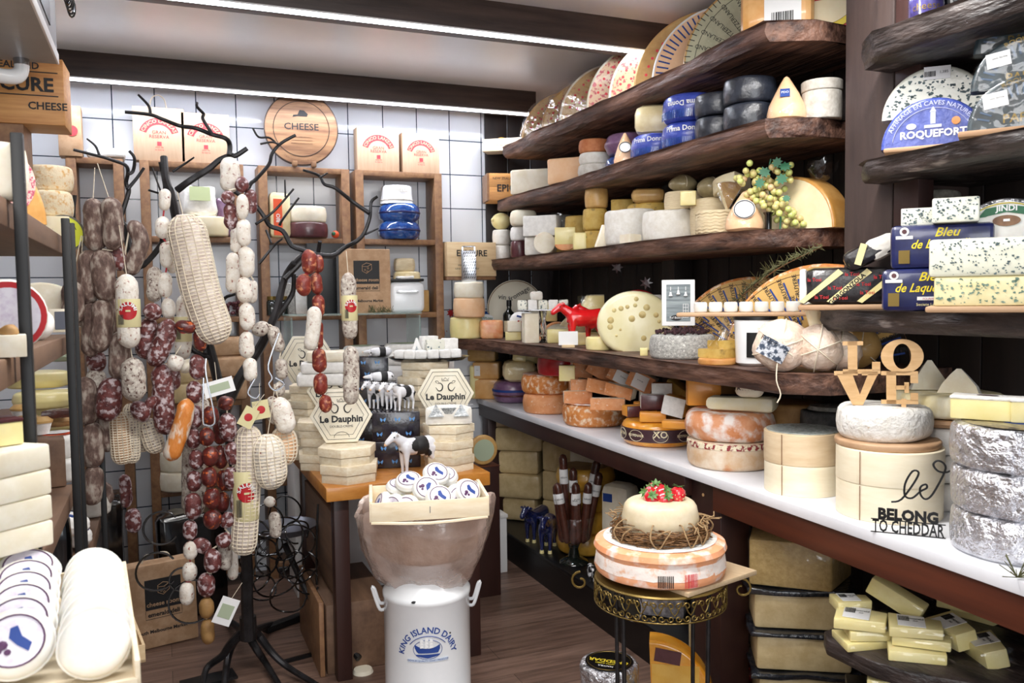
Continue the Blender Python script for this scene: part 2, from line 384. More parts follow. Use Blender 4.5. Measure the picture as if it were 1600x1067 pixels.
mat('film','a9b3b0','d0d6d2',30,(.4,.6),.2,.3,coat=.6)
mat('slate','3b3f42','565b5e',12,rough=.6)
mat('lidprint','4a4438','8a7c5c',26,(.4,.6),.3,coat=.5)
mat('violet','2a2350','4b4480',8,rough=.2,coat=.6)
mat('veinink','3d4f55','5e7070',30,rough=.6)
mat('blue_cut','e3e2d4','d6d8cc',9,(.3,.7),.4,.2,30,coat=.6);mat('roq','2f3f8f','5563ae',22,(.35,.65),.28,.35,40,coat=.15)
mat('lilac','b9bfe6',rough=.5)
mat('duskblue','3f5570',rough=.5);mat('darkpack','162226','2a3a42',14,rough=.45,coat=.1)
mat('blackfoil','141214','2a2628',16,rough=.35,bump=.4,coat=.4)
mat('navy','161c4a','20285e',8,rough=.3,coat=.5)
mat('veingreen','5d7868','7d9484',30,rough=.6);mat('blue_pale','dfe0cc','e7e6d2',6,rough=.3,coat=.7);mat('blue_yel','e3d6a0','eadfb0',6,rough=.4,coat=.4)
mat('waxed','c5ac7c','d8c294',9,(.35,.65),.45,.4,20,coat=.3)
mat('yel_rind','cf952c','dfae4a',8,(.35,.65),.4,.2,coat=.4)
mat('choco','3d1f18','5e3326',16,(.35,.7),.3,.4,40,coat=.6)
mat('navy_gloss','141a44','1e2758',8,rough=.15,coat=1);mat('cow_white','eeeef0','e4e4ea',5,rough=.35,coat=.3)
mat('cheddar_pale','e2ab46','e9b95a',6,rough=.3,coat=.5)
mat('twig','5a3d22','8a6238',30,rough=.7);mat('jute','8f7250','a68a64',30,rough=.9);mat('pecorino','e9dcc0','dccaa4',8,(.35,.7),.5,.25,20,coat=.15,sss=.1)
mat('silver_wrap','6a666a','a8a4a8',16,(.4,.65),.25,.9,26,coat=.8)
mat('ply_pale','c9ad88','d8c09e',8,(.3,.7),.55,.05,st=(1,5,5));mat('band_bloom','f0e4dc','e9b896',16,(.52,.66),.7,.4,30)
mat('strawb','b81420','d02432',10,rough=.2,coat=.7,sss=.1);mat('berryleaf','3f6a2e','6a8c4a',30,rough=.5)
mat('black_foil','14161a','30343c',14,(.4,.7),.18,.8,24,coat=.8)
mat('parm','a88c56','bea26c',24,(.35,.65),.5,.4,60)
mat('mosaic','d9b84a','2b2012',26,(.44,.5),.5,kind='noise')
mat('sage','a9b59a',rough=.6)
mat('hex_print','efe8d4','e8dfc8',6,rough=.55);
mat('trifoil','7f8688','c4c8ca',60,(.4,.6),.4,coat=.4)
mat('sky','4f86c4','6aa0d8',20,rough=.4);mat('blackbox','121016','262030',20,(.4,.6),.25,.2,coat=.7)
mat('edge_glass','b9d4cf',rough=.05,alpha=.35,coat=.5)
mat('ribbon_pale','c9d4e4',rough=.6)
mat('kraft_dark','9c6f4a','b08660',12,rough=.6);
mat('bagfilm','ab8570','dcc6ba',3,(.35,.65),.2,.8,9,coat=.9,alpha=.5,bd=.03)
mat('lab_pale','dcd8e2','c8bcd0',30,(.5,.7),.5);mat('plum','4e2450',rough=.5)
mat('pine_pale','c2a386','d0b498',6,(.3,.7),.6,.1,st=(5,4,.6))
mat('board_round','6a4630','ab835e',7,(.3,.65),.5,.1,st=(.4,1,5))
mat('orange_lab','e2562a',rough=.5)
mat('lab_green','c9d6a4',rough=.5)
mat('lab_cream','d9cf9e',rough=.5);mat('lab_green','c9d6a4',rough=.5)
mat('greymetal','7c7e88',rough=.3,met=.6)
mat('black_frame','0a0a0c',rough=.5)
mat('bloom_o','ead9b8','d9a860',30,(.5,.66),.7,.5)
mat('print_pink2','e0b9ae','b04a64',130,(.48,.54),.5)
mat('lime','d9e02c',rough=.5)
mat('maroon_red','7c1018',rough=.4)
mat('dotgreen','b9b088','7e8a3e',60,(.5,.54),.5)
mat('unit_grey','a5a6a8','b2b3b4',3,rough=.45)
# ================================================================ the room
YB,XW,CZ=4.75,2.25,2.66
def tilemat():
 m=bpy.data.materials.new('wall_tile');m.use_nodes=True;N=m.node_tree.nodes;L=m.node_tree.links;p=N['Principled BSDF']
 tc=N.new('ShaderNodeTexCoord');mpn=N.new('ShaderNodeMapping');L.new(tc.outputs['Object'],mpn.inputs[0])
 mpn.inputs['Rotation'].default_value=(R(90),0,0);mpn.inputs['Location'].default_value=(-.013,.023,0)
 b=N.new('ShaderNodeTexBrick');b.offset=0;b.inputs['Scale'].default_value=1;b.inputs['Brick Width'].default_value=.2;b.inputs['Row Height'].default_value=.2
 b.inputs['Mortar Size'].default_value=.003;b.inputs['Mortar Smooth'].default_value=.1;b.inputs['Color1'].default_value=lin('dfe3ea');b.inputs['Color2'].default_value=lin('e4e8ee');b.inputs['Mortar'].default_value=lin('24384c')
 L.new(mpn.outputs[0],b.inputs[0]);L.new(b.outputs[0],p.inputs['Base Color']);p.inputs['Roughness'].default_value=.12
 n=N.new('ShaderNodeBump');n.inputs['Strength'].default_value=.3;n.inputs['Distance'].default_value=.002;n.invert=True;L.new(b.outputs['Fac'],n.inputs['Height']);L.new(n.outputs[0],p.inputs['Normal'])
 return m
def floormat():
 m=bpy.data.materials.new('floor_planks');m.use_nodes=True;N=m.node_tree.nodes;L=m.node_tree.links;p=N['Principled BSDF']
 tc=N.new('ShaderNodeTexCoord');b=N.new('ShaderNodeTexBrick');L.new(tc.outputs['Object'],b.inputs[0]);b.offset=.37
 b.inputs['Scale'].default_value=1;b.inputs['Brick Width'].default_value=1.25;b.inputs['Row Height'].default_value=.15;b.inputs['Mortar Size'].default_value=.0012
 b.inputs['Color1'].default_value=lin('826a5e');b.inputs['Color2'].default_value=lin('6c564b');b.inputs['Mortar'].default_value=lin('3a2c26')
 mpn=N.new('ShaderNodeMapping');mpn.inputs['Scale'].default_value=(1.2,14,1);L.new(tc.outputs['Object'],mpn.inputs[0])
 n=N.new('ShaderNodeTexNoise');n.inputs['Scale'].default_value=3;n.inputs['Detail'].default_value=8;L.new(mpn.outputs[0],n.inputs[0])
 r=N.new('ShaderNodeValToRGB');r.color_ramp.elements[0].position=.3;r.color_ramp.elements[0].color=(.5,.45,.42,1);r.color_ramp.elements[1].position=.7;r.color_ramp.elements[1].color=(1.25,1.2,1.15,1)
 L.new(n.outputs[0],r.inputs[0]);mx=N.new('ShaderNodeMixRGB');mx.blend_type='MULTIPLY';mx.inputs[0].default_value=1
 L.new(b.outputs[0],mx.inputs[1]);L.new(r.outputs[0],mx.inputs[2]);L.new(mx.outputs[0],p.inputs['Base Color']);p.inputs['Roughness'].default_value=.38
 return m
TILE=tilemat();FLOOR=floormat()
struct('floor',box(4.6,8.2,.1).mv(.9,1.1,-.1),FLOOR,'brown wood-grain plank floor')
struct('wall_back',box(4.6,.1,3).mv(.9,YB+.05,0),TILE,'white square-tiled back wall with dark grout')
struct('wall_left',box(.1,8,3).mv(-1.0,1,0),'plaster','left wall behind the rack')
struct('ceiling',box(4.6,5.5,.1).mv(.9,2.45,CZ),'ceil','pale glossy ceiling between dark beams')
g=G()
y=-.5
while y<YB-.01:
 g.join(box(.03,.145,2.66,.003).mv(XW+.015,y+.075,0));y+=.15
struct('wall_right',g,'board','dark vertical timber boards behind the shelves')
g=G()
for i in range(3):g.join(box(.14,.02,2.66,.003).mv(col(757,2,Y=YB).x+.075+i*.15,YB-.012,0))
struct('trim_1',g,'board','dark timber boarding on the tiled wall beside the shelves')
# ceiling beams with their LED strips
def beam(n,y,x0,x1,lab):
 struct('trim_%d'%n,box(x1-x0,.12,.125,.004).mv((x0+x1)/2,y,CZ-.12),'beam',lab)
 T('led_strip','glowing white LED strip light under the '+('beam nearest the tiled wall' if n==2 else 'nearer ceiling beam'),'strip light',
 ((x0+x1)/2,y-.052,CZ-.137),0,[('diffuser',box(x1-x0-.05,.014,.010,.003),'led'),('channel',box(x1-x0-.02,.03,.006).mv(0,0,.011),'white')])
beam(2,4.46,-.75,2.02,'dark ceiling beam nearest the tiled wall')
beam(3,3.18,-.75,2.20,'nearer dark ceiling beam')
# posts
def post(n,x0,x1,y0,y1,z0,z1,m,lab):struct('trim_%d'%n,box(x1-x0,y1-y0,z1-z0,.004).mv((x0+x1)/2,(y0+y1)/2,z0),m,lab)
post(4,1.93,2.24,1.79,1.97,1.38,2.66,'post_wood','broad dark post between the two runs of shelving')
post(5,2.14,2.24,3.2,3.3,.9,2.66,'board','dark upright behind the shelves')
post(6,1.93,1.99,1.70,1.785,1.38,2.66,'board_red','reddish upright at the edge of the post')
# ---------------------------------------------------------------- live-edge shelves along the right wall
def slab(label,z,th,pts_front,xback,m='slab',seed=1,under=.0,name='wall_shelf',cat='shelf',cham=.02):
 """pts_front: (x,y) from far to near, the back edge runs along xback; wavy live edge"""
 P=[]
 for i in range(len(pts_front)-1):
  a,b=V(pts_front[i]+(0,)),V(pts_front[i+1]+(0,));n=max(1,int((b-a).length/.05))
  for j in range(n):P.append(a.lerp(b,j/n))
 P.append(V(pts_front[-1]+(0,)))
 g=G();L=len(P);rows=[(0,0,0),(1,.35,-.10),(2,.2,-.5),(3,.55,-.8),(4,1.0,-1.0)]
 v=[]
 for i,p in enumerate(P):
  w=NZ.noise(V((p.x*3,p.y*2.2,seed)))*.03
  for(k,ins,dz)in rows:
   q=NZ.noise(V((p.y*9+k*2,p.x*9,seed*2+k)))*.012
   v.append(V((p.x+w+(ins-.2)*cham+q,p.y,z+dz*th+(q*.5 if 0<k<4 else 0))))
 for p in P:v.append(V((xback,min(max(p.y,P[-1].y),P[0].y),z)));v.append(V((xback,p.y,z-th)))
 f=[];o=5*L
 for i in range(L-1):
  for k in range(4):f.append((i*5+k,i*5+k+1,(i+1)*5+k+1,(i+1)*5+k))
  f.append((i*5,(i+1)*5,o+(i+1)*2,o+i*2));f.append((i*5+4,o+i*2+1,o+(i+1)*2+1,(i+1)*5+4))
 f.append((0,o,o+1,4,3,2,1));e=(L-1)*5;f.append((e,e+1,e+2,e+3,e+4,o+L*2-1,o+L*2-2))
 g.add(v,f);g=weld(g,1e-4)
 return T(name,label,cat,(0,0,0),0,[('slab',g,m)],smooth=55)
Z1,Z2,Z3,Z4,ZC=2.345,2.053,1.712,1.262,.89
slab('topmost live-edge timber shelf on the right wall, nearly at the ceiling',Z1,.062,[(1.84,4.45),(1.80,4.0),(1.80,3.2),(1.80,2.6),(1.79,2.14),(1.93,2.07),(2.14,2.10)],2.24,seed=1)
slab('second live-edge timber shelf from the ceiling, under the waxed wheels',Z2,.06,[(1.83,4.55),(1.81,3.8),(1.80,3.0),(1.80,2.17),(1.95,2.10),(2.14,2.12)],2.24,seed=2)
slab('third live-edge timber shelf from the ceiling, under the white drum cheeses',Z3,.06,[(1.78,4.66),(1.80,3.9),(1.80,3.0),(1.80,2.45),(1.88,2.27),(2.05,2.18),(2.22,2.16)],2.24,seed=3)
slab('long live-edge shelf holding the red cow, lowest of the four above the counter',Z4,.062,[(1.50,4.7),(1.64,4.2),(1.68,3.4),(1.66,2.6),(1.66,1.96),(1.76,1.86),(2.05,1.84)],2.24,seed=4)
# right-hand section
slab('short rough dark shelf in the upper right corner',2.185,.07,[(1.82,1.80),(1.76,1.70),(1.76,1.3),(1.78,.7)],2.24,'slab_dark',seed=5)
slab('rough dark shelf under the roquefort half-wheel',1.855,.05,[(1.84,1.82),(1.77,1.74),(1.77,1.3),(1.78,.7)],2.24,'slab_dark',seed=6)
slab('rough dark shelf under the wrapped blue cheeses',1.447,.06,[(1.80,1.92),(1.78,1.84),(1.79,1.3),(1.80,.7)],2.24,'slab_dark',seed=7)
# ---------------------------------------------------------------- white counter with apron and posts, black plinth
def xf_(y):return 1.62+.03*(y-.4)
def strip(o0,o1,ya,yb,z,h):return prism([(xf_(ya)+o0,ya),(xf_(ya)+o1,ya),(xf_(yb)+o1,yb),(xf_(yb)+o0,yb)],h,.002).mv(0,0,z)
T('counter','long white-topped counter on dark timber posts along the right wall','counter',(0,0,0),0,[
 ('worktop',prism([(xf_(.4),.4),(2.24,.4),(2.24,4.72),(xf_(4.72),4.72)],.032,.002).mv(0,0,ZC-.032),'white_top'),
 ('apron',strip(.012,.047,.4,2.3,ZC-.118,.085),'apron'),('apron',strip(.012,.047,2.47,4.72,ZC-.108,.075),'apron_dark'),
 ('post',box(.12,.17,ZC-.032,.004).mv(1.785,2.39,0),'apron_dark',[('screw_cover',lathe(wprof(.006,.003,.001),12).rot('Y',-90).mv(1.724,2.4,.8),'ply')]),
 ('post',box(.10,.1,ZC-.032,.004).mv(1.82,4.64,0),'apron_dark'),('post',box(.12,.15,ZC-.032,.004).mv(1.76,.55,0),'apron_dark')])
T('plinth','low black plinth shelf on the floor under the counter','plinth',(0,0,0),0,[
 ('plinth_top',box(.46,2.24,.02,.003).mv(2.01,3.60,.14),'black'),('kickboard',box(.03,2.22,.14).mv(1.80,3.6,0),'black')])
# ================================================================ makers for the cheeses
def face(p,off=0):return-math.degrees(azi(p))+off
def drum(px,X,z,w,h,m,label,name='round_cheese',cat='cheese',bev=.012,bulge=.003,rag=.0015,extra=None,group=None,n=32,mm=None,hm=None,off=0,rot=None):
 """w, h in photo pixels (or w in metres when < 2)"""
 p=col(px,z,X=X);k=mp(p);r=(w if w<2 else w*k)/2;hh=h if h<1 else h*k*1.0
 g=wheelg(r,hh,min(bev,hh*.3),bulge,n,rag)
 parts=[('rind',g,m)]
 if extra:parts+=extra(r,hh)
 o=T(name,label,cat,p,face(p,off),parts,group,rot=rot);return z+hh,p,r
def block(px,X,z,w,h,m,label,d=None,off=0,bev=.008,rag=.001,name='cheese_block',cat='cheese',extra=None,group=None,rot=None,sub=2):
 p=col(px,z,X=X);k=mp(p);ww=w if w<2 else w*k;hh=h if h<1 else h*k;d=d or ww*.7
 g=box(ww,d,hh,bev,sub)
 if rag:g.jit(rag,16,px)
 parts=[('paste',g,m)]
 if extra:parts+=extra(ww,d,hh)
 a=face(p,off)
 o=T(name,label,cat,p,a,parts,group,rot=(rot[0],rot[1],a+rot[2])if rot else None);return z+hh,p,ww
def wedge(px,X,z,r,h,ang,rz,rind,paste,label,name='cheese_wedge',cat='cheese',extra=None,group=None,rot=None,bev=.006):
 """lying wedge: r,h metres, tip pointing at local -Y side turned by rz (0: rind away from camera)"""
 p=col(px,z,X=X);g=sector(r,h,90-ang/2,90+ang/2,bev,max(5,int(ang/6))).mv(0,-r*.6,0)
 parts=[('rind|paste',g,[rind,paste])]
 if extra:parts+=extra(r,h)
 a=face(p,rz)
 T(name,label,cat,p,a,parts,group,rot=(rot[0],rot[1],a+rot[2])if rot else None);return z+h,p,r
def upright(px,X,z,r,t,a0,a1,rz,rind,facem,label,name='half_round_cheese',cat='cheese',extra=None,group=None,bev=.01,lean=0,wrap=False,dx=0):
 """part of a wheel standing on its cut; its flat side towards local -Y"""
 p=col(px,z,X=X);g=sector(r,t,a0,a1,bev,24).rot('X',90).mv(dx,t/2,0)
 f=G();mk={}
 g.i=[0 if i==0 else 1 for i in g.i]
 for n_,q in enumerate(g.f):
  y=[g.v[a].y for a in q]
  if max(y)-min(y)<1e-4:g.i[n_]=2
 parts=[('rind|cut_face|flat_side',g,[rind,facem if isinstance(facem,str)else facem[0],facem if isinstance(facem,str)else facem[1]])]
 if wrap:
  s=sector(r*1.05,t*1.12,a0,a1,.02,18).rot('X',90).mv(dx,t*.56,0).jit(.012,22,px);parts.append(('plastic_wrap',s,'plastic'))
 if extra:parts+=extra(r,t)
 a=face(p,rz)
 T(name,label,cat,p,a,parts,group,rot=(lean,0,a));return z+r,p,r
def conec(px,X,z,w,h,m,label,extra=None,name='cheese_cone',sq=.75,wrap=True):
 p=col(px,z,X=X);k=mp(p);r=w*k/2;hh=h*k
 pr=[(0,0),(r*.8,0),(r*.97,hh*.05),(r,hh*.16),(r*.88,hh*.36),(r*.62,hh*.6),(r*.33,hh*.82),(r*.13,hh*.96),(0,hh)]
 parts=[('paste',lathe(pr,24).jit(.003,14,px),m)]
 if wrap:parts.append(('plastic_wrap',lathe([(a*1.05+.002,b*1.01)for a,b in pr],20).jit(.004,30,px),'plastic_thin'))
 if extra:parts+=extra(r,hh)
 T(name,label,'cheese',p,face(p),parts);return p
def sticker(w,h,y,z,m='white',x=0,text=None,tm='ink',th=.01,bars=False,tilt=0):
 g=plate(w,h,.001).mv(x,y,z);sub=[]
 if bars:sub.append(('barcode',barcode(w*.6,h*.3,int(w*1e4)).mv(x,y-.0012,z+h*.12),'ink'))
 if text:sub.append(('lettering',txt(text,th).mv(x,y-.0012,z+h*.55),tm))
 if tilt:
  for q in[g]+[s[1]for s in sub]:q.mv(0,-y,-z).rot('X',tilt).mv(0,y,z)
 return('sticker',g,m,sub)if sub else('sticker',g,m)
def thick(g,t):
 """give flat lettering a thickness"""
 bm=bmesh.new();vs=[bm.verts.new(p)for p in g.v]
 for q in g.f:
  try:bm.faces.new([vs[a]for a in q])
  except ValueError:pass
 e=bmesh.ops.extrude_face_region(bm,geom=list(bm.faces));bmesh.ops.translate(bm,verts=[x for x in e['geom']if isinstance(x,bmesh.types.BMVert)],vec=(0,t,0))
 return bm2g(bm)
FUSED={}
def fuse(g,vox):
 me=bpy.data.meshes.new('f');me.from_pydata(g.v,[],g.f);o=bpy.data.objects.new('f',me);COL.objects.link(o)
 m=o.modifiers.new('r','REMESH');m.mode='VOXEL';m.voxel_size=vox
 s=o.modifiers.new('s','SMOOTH');s.iterations=3
 bpy.context.view_layer.update();e=bpy.data.meshes.new_from_object(o.evaluated_get(bpy.context.evaluated_depsgraph_get()))
 r=G().add([v.co.copy()for v in e.vertices],[tuple(p.vertices)for p in e.polygons])
 bpy.data.objects.remove(o);bpy.data.meshes.remove(me);bpy.data.meshes.remove(e);return r
def cowg(graze=False):
 """a cow of length about 1 looking along +X, hooves on z = 0"""
 if graze in FUSED:return FUSED[graze].copy()
 g=G()
 g.join(tube([(-.46,0,.60),(-.42,0,.60),(-.34,0,.60),(-.15,0,.565),(.1,0,.56),(.25,0,.59),(.33,0,.62),(.36,0,.62)],[.03,.11,.155,.17,.175,.16,.11,.04],14,2))
 hz=.50 if graze else .74
 g.join(tube([(.22,0,.62),(.36,0,(hz+.62)/2+.04),(.45,0,hz+.05)],[.13,.10,.075],12,2))
 g.join(tube([(.41,0,hz+.09),(.46,0,hz+.06),(.55,0,hz-.0),(.64,0,hz-.07),(.665,0,hz-.085)],[.03,.085,.068,.052,.03],12,2))
 for s in(-1,1):
  g.join(tube([(.44,s*.05,hz+.1),(.43,s*.13,hz+.11),(.42,s*.17,hz+.085)],[.02,.032,.008],8))
  g.join(tube([(.42,s*.035,hz+.12),(.43,s*.06,hz+.17),(.44,s*.05,hz+.2)],[.02,.014,.006],6))
  g.join(tube([(.24,s*.085,.55),(.25,s*.095,.34),(.25,s*.09,.17),(.25,s*.09,.05),(.26,s*.09,0)],[.085,.055,.036,.034,.044],10))
  g.join(tube([(-.33,s*.09,.55),(-.29,s*.10,.38),(-.37,s*.095,.24),(-.345,s*.095,.06),(-.335,s*.095,0)],[.11,.07,.042,.034,.044],10))
 g.join(tube([(-.25,0,.43),(-.15,0,.40),(-.08,0,.43)],[.05,.065,.04],10))
 g.join(tube([(-.44,0,.68),(-.50,0,.6),(-.50,0,.42),(-.49,0,.3)],[.022,.018,.014,.03],6,2))
 FUSED[graze]=fuse(g,.022);return FUSED[graze].copy()
def eyes(hz=.74):
 g=G()
 for s in(-1,1):g.join(ball(.016,8).mv(.50,s*.074,hz+.035))
 return g
def patches(off=.004,seed=1,thr=.08,x0=-.9,x1=.9):
 """the dark patches of the hide: the body surface where a noise is high, lifted a little"""
 g=cowg();o=G();mp_={}
 bm=bmesh.new();vs=[bm.verts.new(p)for p in g.v]
 for q in g.f:bm.faces.new([vs[a]for a in q])
 bm.normal_update()
 keep=[f for f in bm.faces if x0<f.calc_center_median().x<x1 and NZ.noise(f.calc_center_median()*4.2+V((seed,0,0)))>thr]
 for f in keep:
  ids=[]
  for v in f.verts:
   if v.index not in mp_ or True:
    o.v.append(v.co+v.normal*off*1.0);ids.append(len(o.v)-1)
  o.f.append(tuple(ids));o.i.append(0)
 bm.free();return weld(o)
# ================================================================ topmost shelf
p=col(792,Z1,X=1.93)
def crate(w,d,h,t=.006,m='pale_wood'):
 g=box(w,d,t)
 for s in(-1,1):g.join(box(w,t,h).mv(0,s*(d/2-t/2),0));g.join(box(t,d-2*t,h).mv(s*(w/2-t/2),0,0))
 return g
p=col(790,Z1,X=1.91);k=mp(p)
T('wooden_tray','small pale wooden tray with faint lettering at far end of topmost shelf','tray',p,face(p,-12),[('tray_body',crate(66*k,.12,19*k),'pale_wood'),('lettering',txt('fromage fermier',.012).mv(0,-.0605,.03),'ink')])
for dx,lab,m in((-.02,'shiny orange ball cheese, left one in the small pale tray','cheddar'),(.062,'pale orange ball cheese, right one in the small pale tray','peach')):
 q=p+V((dx,.012,.008));T('ball_cheese',lab,'cheese',q,0,[('rind',ball(.042,20,.95),m)])
def dots(r,t,a0=100,a1=170):
 g=G()
 for rr in(.45,.58,.71,.84):
  for a in range(a0,a1,int(7/rr)):g.join(lathe([(0,0),(.006,0),(.006,.0005)],8).rot('X',90).mv(rr*r*cos(R(a)),-t/2-.0006,rr*r*sin(R(a))))
 return[('printed_marks',g,'red_print')]
rowA=[(887,.25,.085,'tan',('cream','print_rind'),'plastic wrapped tan cheese quarter next to the pale tray, farthest on topmost shelf',1),
 (922,.25,.08,'tan',('cream','print_rind'),'plastic wrapped tan cheese quarter, second from the tray on topmost shelf',1),
 (960,.27,.08,'ivory',('cream','print_rind'),'glossy wrapped cheese quarter with reddish printed side, third from the tray on topmost shelf',1),
 (1012,.28,.10,'ivory',('ivory','print_pink'),'broad cheese quarter with bright pale cut edge in the middle of topmost shelf',0),
 (1048,.27,.075,'ivory',('cream','print_pink'),'cheese quarter with reddish side tucked behind the dotted one on topmost shelf',0)]
for px,r,t,rd,fm,lab,wr in rowA:upright(px,2.08,Z1,r,t,90,180,6,rd,fm,lab,'cheese_quarter',wrap=bool(wr),extra=lambda r,t:dots(r,t))
upright(1105,2.10,Z1,.30,.07,90,180,-4,'tan',('cream','tan'),'large tan cheese quarter with red flower dots printed over its side','cheese_quarter',extra=lambda r,t:dots(r,t,94,176))
def rays(r,t):
 g=G();g2=G()
 for a in range(96,178,5):g.join(box(.17*r,.0006,.006,c=True).mv(.86*r,0,0).rot('Y',-a).mv(0,-t/2-.0006,0))
 return[('blue_print',g,'blue_print')]
upright(1130,2.08,Z1,.28,.05,92,180,-4,'white',('cream','peach'),'cheese quarter with a blue and white ringed label beside the grey printed one','cheese_quarter',extra=rays)
def swiss(r,t):
 g=G()
 for a in range(94,178,4):g.join(box(.07*r,.0006,.003,c=True).mv(.95*r,0,0).rot('Y',-a).mv(0,-t/2-.0006,0))
 for rr in(.4,.44,.86):g.join(tube([(rr*r*cos(R(a)),-t/2-.0005,rr*r*sin(R(a)))for a in range(92,179,4)],.001,4))
 for a in range(100,176,12):
  g.join(txt('SWITZERLAND',.016).rot('Y',-(a)).mv(.64*r*cos(R(a)),-t/2-.001,.64*r*sin(R(a))))
 return[('printing',g,'ink')]
upright(1200,2.10,Z1,.31,.06,90,180,-6,'tan',('cream','swissface'),'grey-green faced cheese quarter printed with dark rays and lettering','cheese_quarter',extra=swiss)
def bigsticker(w,d,h):return[sticker(.115,.12,-d/2-.002,.015,x=.02,bars=True),('small_print',txt('produit de fromage',.006).mv(.02,-d/2-.004,.11),'ink')]
block(1215,1.93,Z1,.23,.19,'orange_block','big wrapped orange cheese block with white barcode sticker at near end of topmost shelf',d=.13,off=-4,bev=.03,extra=bigsticker)
p=col(1290,Z1,X=2.05)
T('cheese_tin','round red and green tin lid with red lettering standing at near end of topmost shelf','tin',p+V((0,0,.0)),face(p,10),[
 ('rim',lathe([(0,0),(.135,0),(.138,.004),(.138,.03),(0,.03)],40).rot('X',90).mv(0,.03,.136),'red'),
 ('face',lathe([(0,0),(.125,0),(.125,.003),(0,.003)],40).rot('X',90).mv(0,-.0,.136),'yellow'),
 ('inner_disc',lathe([(0,0),(.105,0),(.105,.003),(0,.003)],40).rot('X',90).mv(0,-.003,.136),'cream'),
 ('band',box(.15,.002,.05,c=True).mv(0,-.007,.136),'red',[('lettering',txt('DANISH',.03,bold=.02).mv(0,-.0085,.123),'white')])],rot=(0,0,-50))
# ================================================================ second shelf
def cratebox(w,d,h,m='box_wood'):
 g=G()
 n=2
 for i in range(n):
  for s in(-1,1):g.join(box(w,.01,h/n-.001,.001).mv(0,s*(d/2-.005),i*h/n))
 return g
p=col(800,Z2,X=1.94)
T('wooden_crate','old wooden cheese crate stencilled NEW ZEALAND at far end of second shelf','crate',p,-12,[
 ('side_board',cratebox(.30,.2,.155),'box_wood'),('end_board',box(.012,.18,.155).mv(-.156,0,0).join(box(.012,.18,.155).mv(.156,0,0)),'frame_wood'),
 ('lettering',txt('NEW ZEALAND',.014).mv(-.06,-.1012,.118).join(txt('EPICURE',.04,bold=.02).mv(-.0,-.1012,.05)),'ink')])
block(835,1.93,Z2,.235,.135,'ivory','large wrapped white rectangular cheese next to the stencilled crate',d=.15,off=-14,bev=.012,rag=.003)
block(892,1.93,Z2,.20,.128,'peach','wrapped cream rectangular cheese right of the white one on second shelf',d=.15,off=-20,bev=.012,rag=.003)
zt,p,r=drum(931,1.93,Z2,.165,20,'chalk_grey','lower white drum cheese under the terracotta one on second shelf',n=36)
zt,p,r=drum(930,1.93,zt,.15,18,'chalk','white drum cheese directly beneath the terracotta-coloured one')
drum(929,1.93,zt,.145,21,'terracotta','terracotta-coloured drum cheese topping the white stack on second shelf')
zt,p,r=drum(974,1.99,Z2,.16,26,'blue_gloss','shiny blue cheese under the purple one on second shelf',bev=.02)
drum(982,1.99,zt,.20,32,'purple_wax','purple waxed cheese lying on the shiny blue one',bev=.025,bulge=.01)
def roundel(r,h):return[('label',lathe([(0,0),(r*.55,0),(r*.55,.001)],20).rot('X',66).mv(0,-r*.80,h*.52),'white',[('ring',tube([(r*.5*cos(a*pi/10),0,r*.5*sin(a*pi/10))for a in range(21)],.0015,4).rot('X',-24).mv(0,-r*.83,h*.52),'ink')])]
conec(977,1.87,Z2,36,51,'peach','pointed pale orange wrapped cheese with a white roundel standing before blue wheels',roundel)
def pd(up=1,s='Prima Donna'):
 def f(r,h):
  g=txt(s,.019,bold=.02).mv(0,0,h*.62)
  if up<0:g.rot('Y',180).mv(0,0,h*1.3)
  bar=G()
  for i in range(-22,23):a=i*.055;bar.join(box(.002,.001,h*.28).mv(0,-r-.0045,h*.1).rot('Z',math.degrees(a)))
  R_=r+.0045
  g.v=[V((R_*sin(v.x/R_),-R_*cos(v.x/R_),v.z))for v in g.v]
  return[('lettering',g,'white'),('printed_lines',bar,'blue_gloss')]
 return f
zt,p,r=drum(1028,1.92,Z2,.215,.098,'blue_wax','blue wheel with white lettering beneath the cream rounded block',bev=.03,extra=pd(),off=-22)
block(1030,1.93,zt,.19,.12,'cream_wrap','cream rounded wrapped cheese resting on a blue wheel',d=.16,bev=.035,rag=.003,off=-10)
zt,p,r=drum(1078,1.92,Z2,.215,.10,'blue_wax','lower blue wheel with white lettering next to the black waxed drums',bev=.03,extra=pd(),off=-14)
drum(1080,1.92,zt,.215,.105,'blue_wax','upper blue wheel whose lettering is upside down beside the black waxed drums',bev=.035,extra=pd(-1),off=-14)
for a,(px,w,h)in enumerate(((1122,.165,.082),(1172,.175,.088))):
 zt,p,r=drum(px,1.90,Z2,w,h,'black_wax',['lower black waxed drum cheese, the one against the blue wheels','lower black waxed drum cheese, the one beside the pointed wedge'][a],bev=.012,rag=.003)
 drum(px,1.90,zt+.001,w,h,'black_wax',['upper black waxed drum cheese, the one against the blue wheels','upper black waxed drum cheese, tallest standing beside the pointed wedge'][a],bev=.012,rag=.003)
def tagl(r,h):return[('label',box(.03,.002,.03,c=True).rot('X',-24).mv(-.005,-r*.70,h*.58),'blue_print',[('lettering',txt('PDO',.008).rot('X',-24).mv(-.005,-r*.74,h*.57),'white')])]
conec(1229,1.90,Z2,60,70,'peach','tall pointed pale orange wedge in plastic with small dark label on second shelf',tagl)
p=col(1284,Z2,X=2.0)
T('boxed_cheese','tall white-grey drum with a lid at near end of second shelf','cheese',p,0,[('rind',wheelg(.062,.09,.004,.001),'chalk_grey'),('lid',wheelg(.0645,.034,.004,0).mv(0,0,.0905),'chalk_grey')])
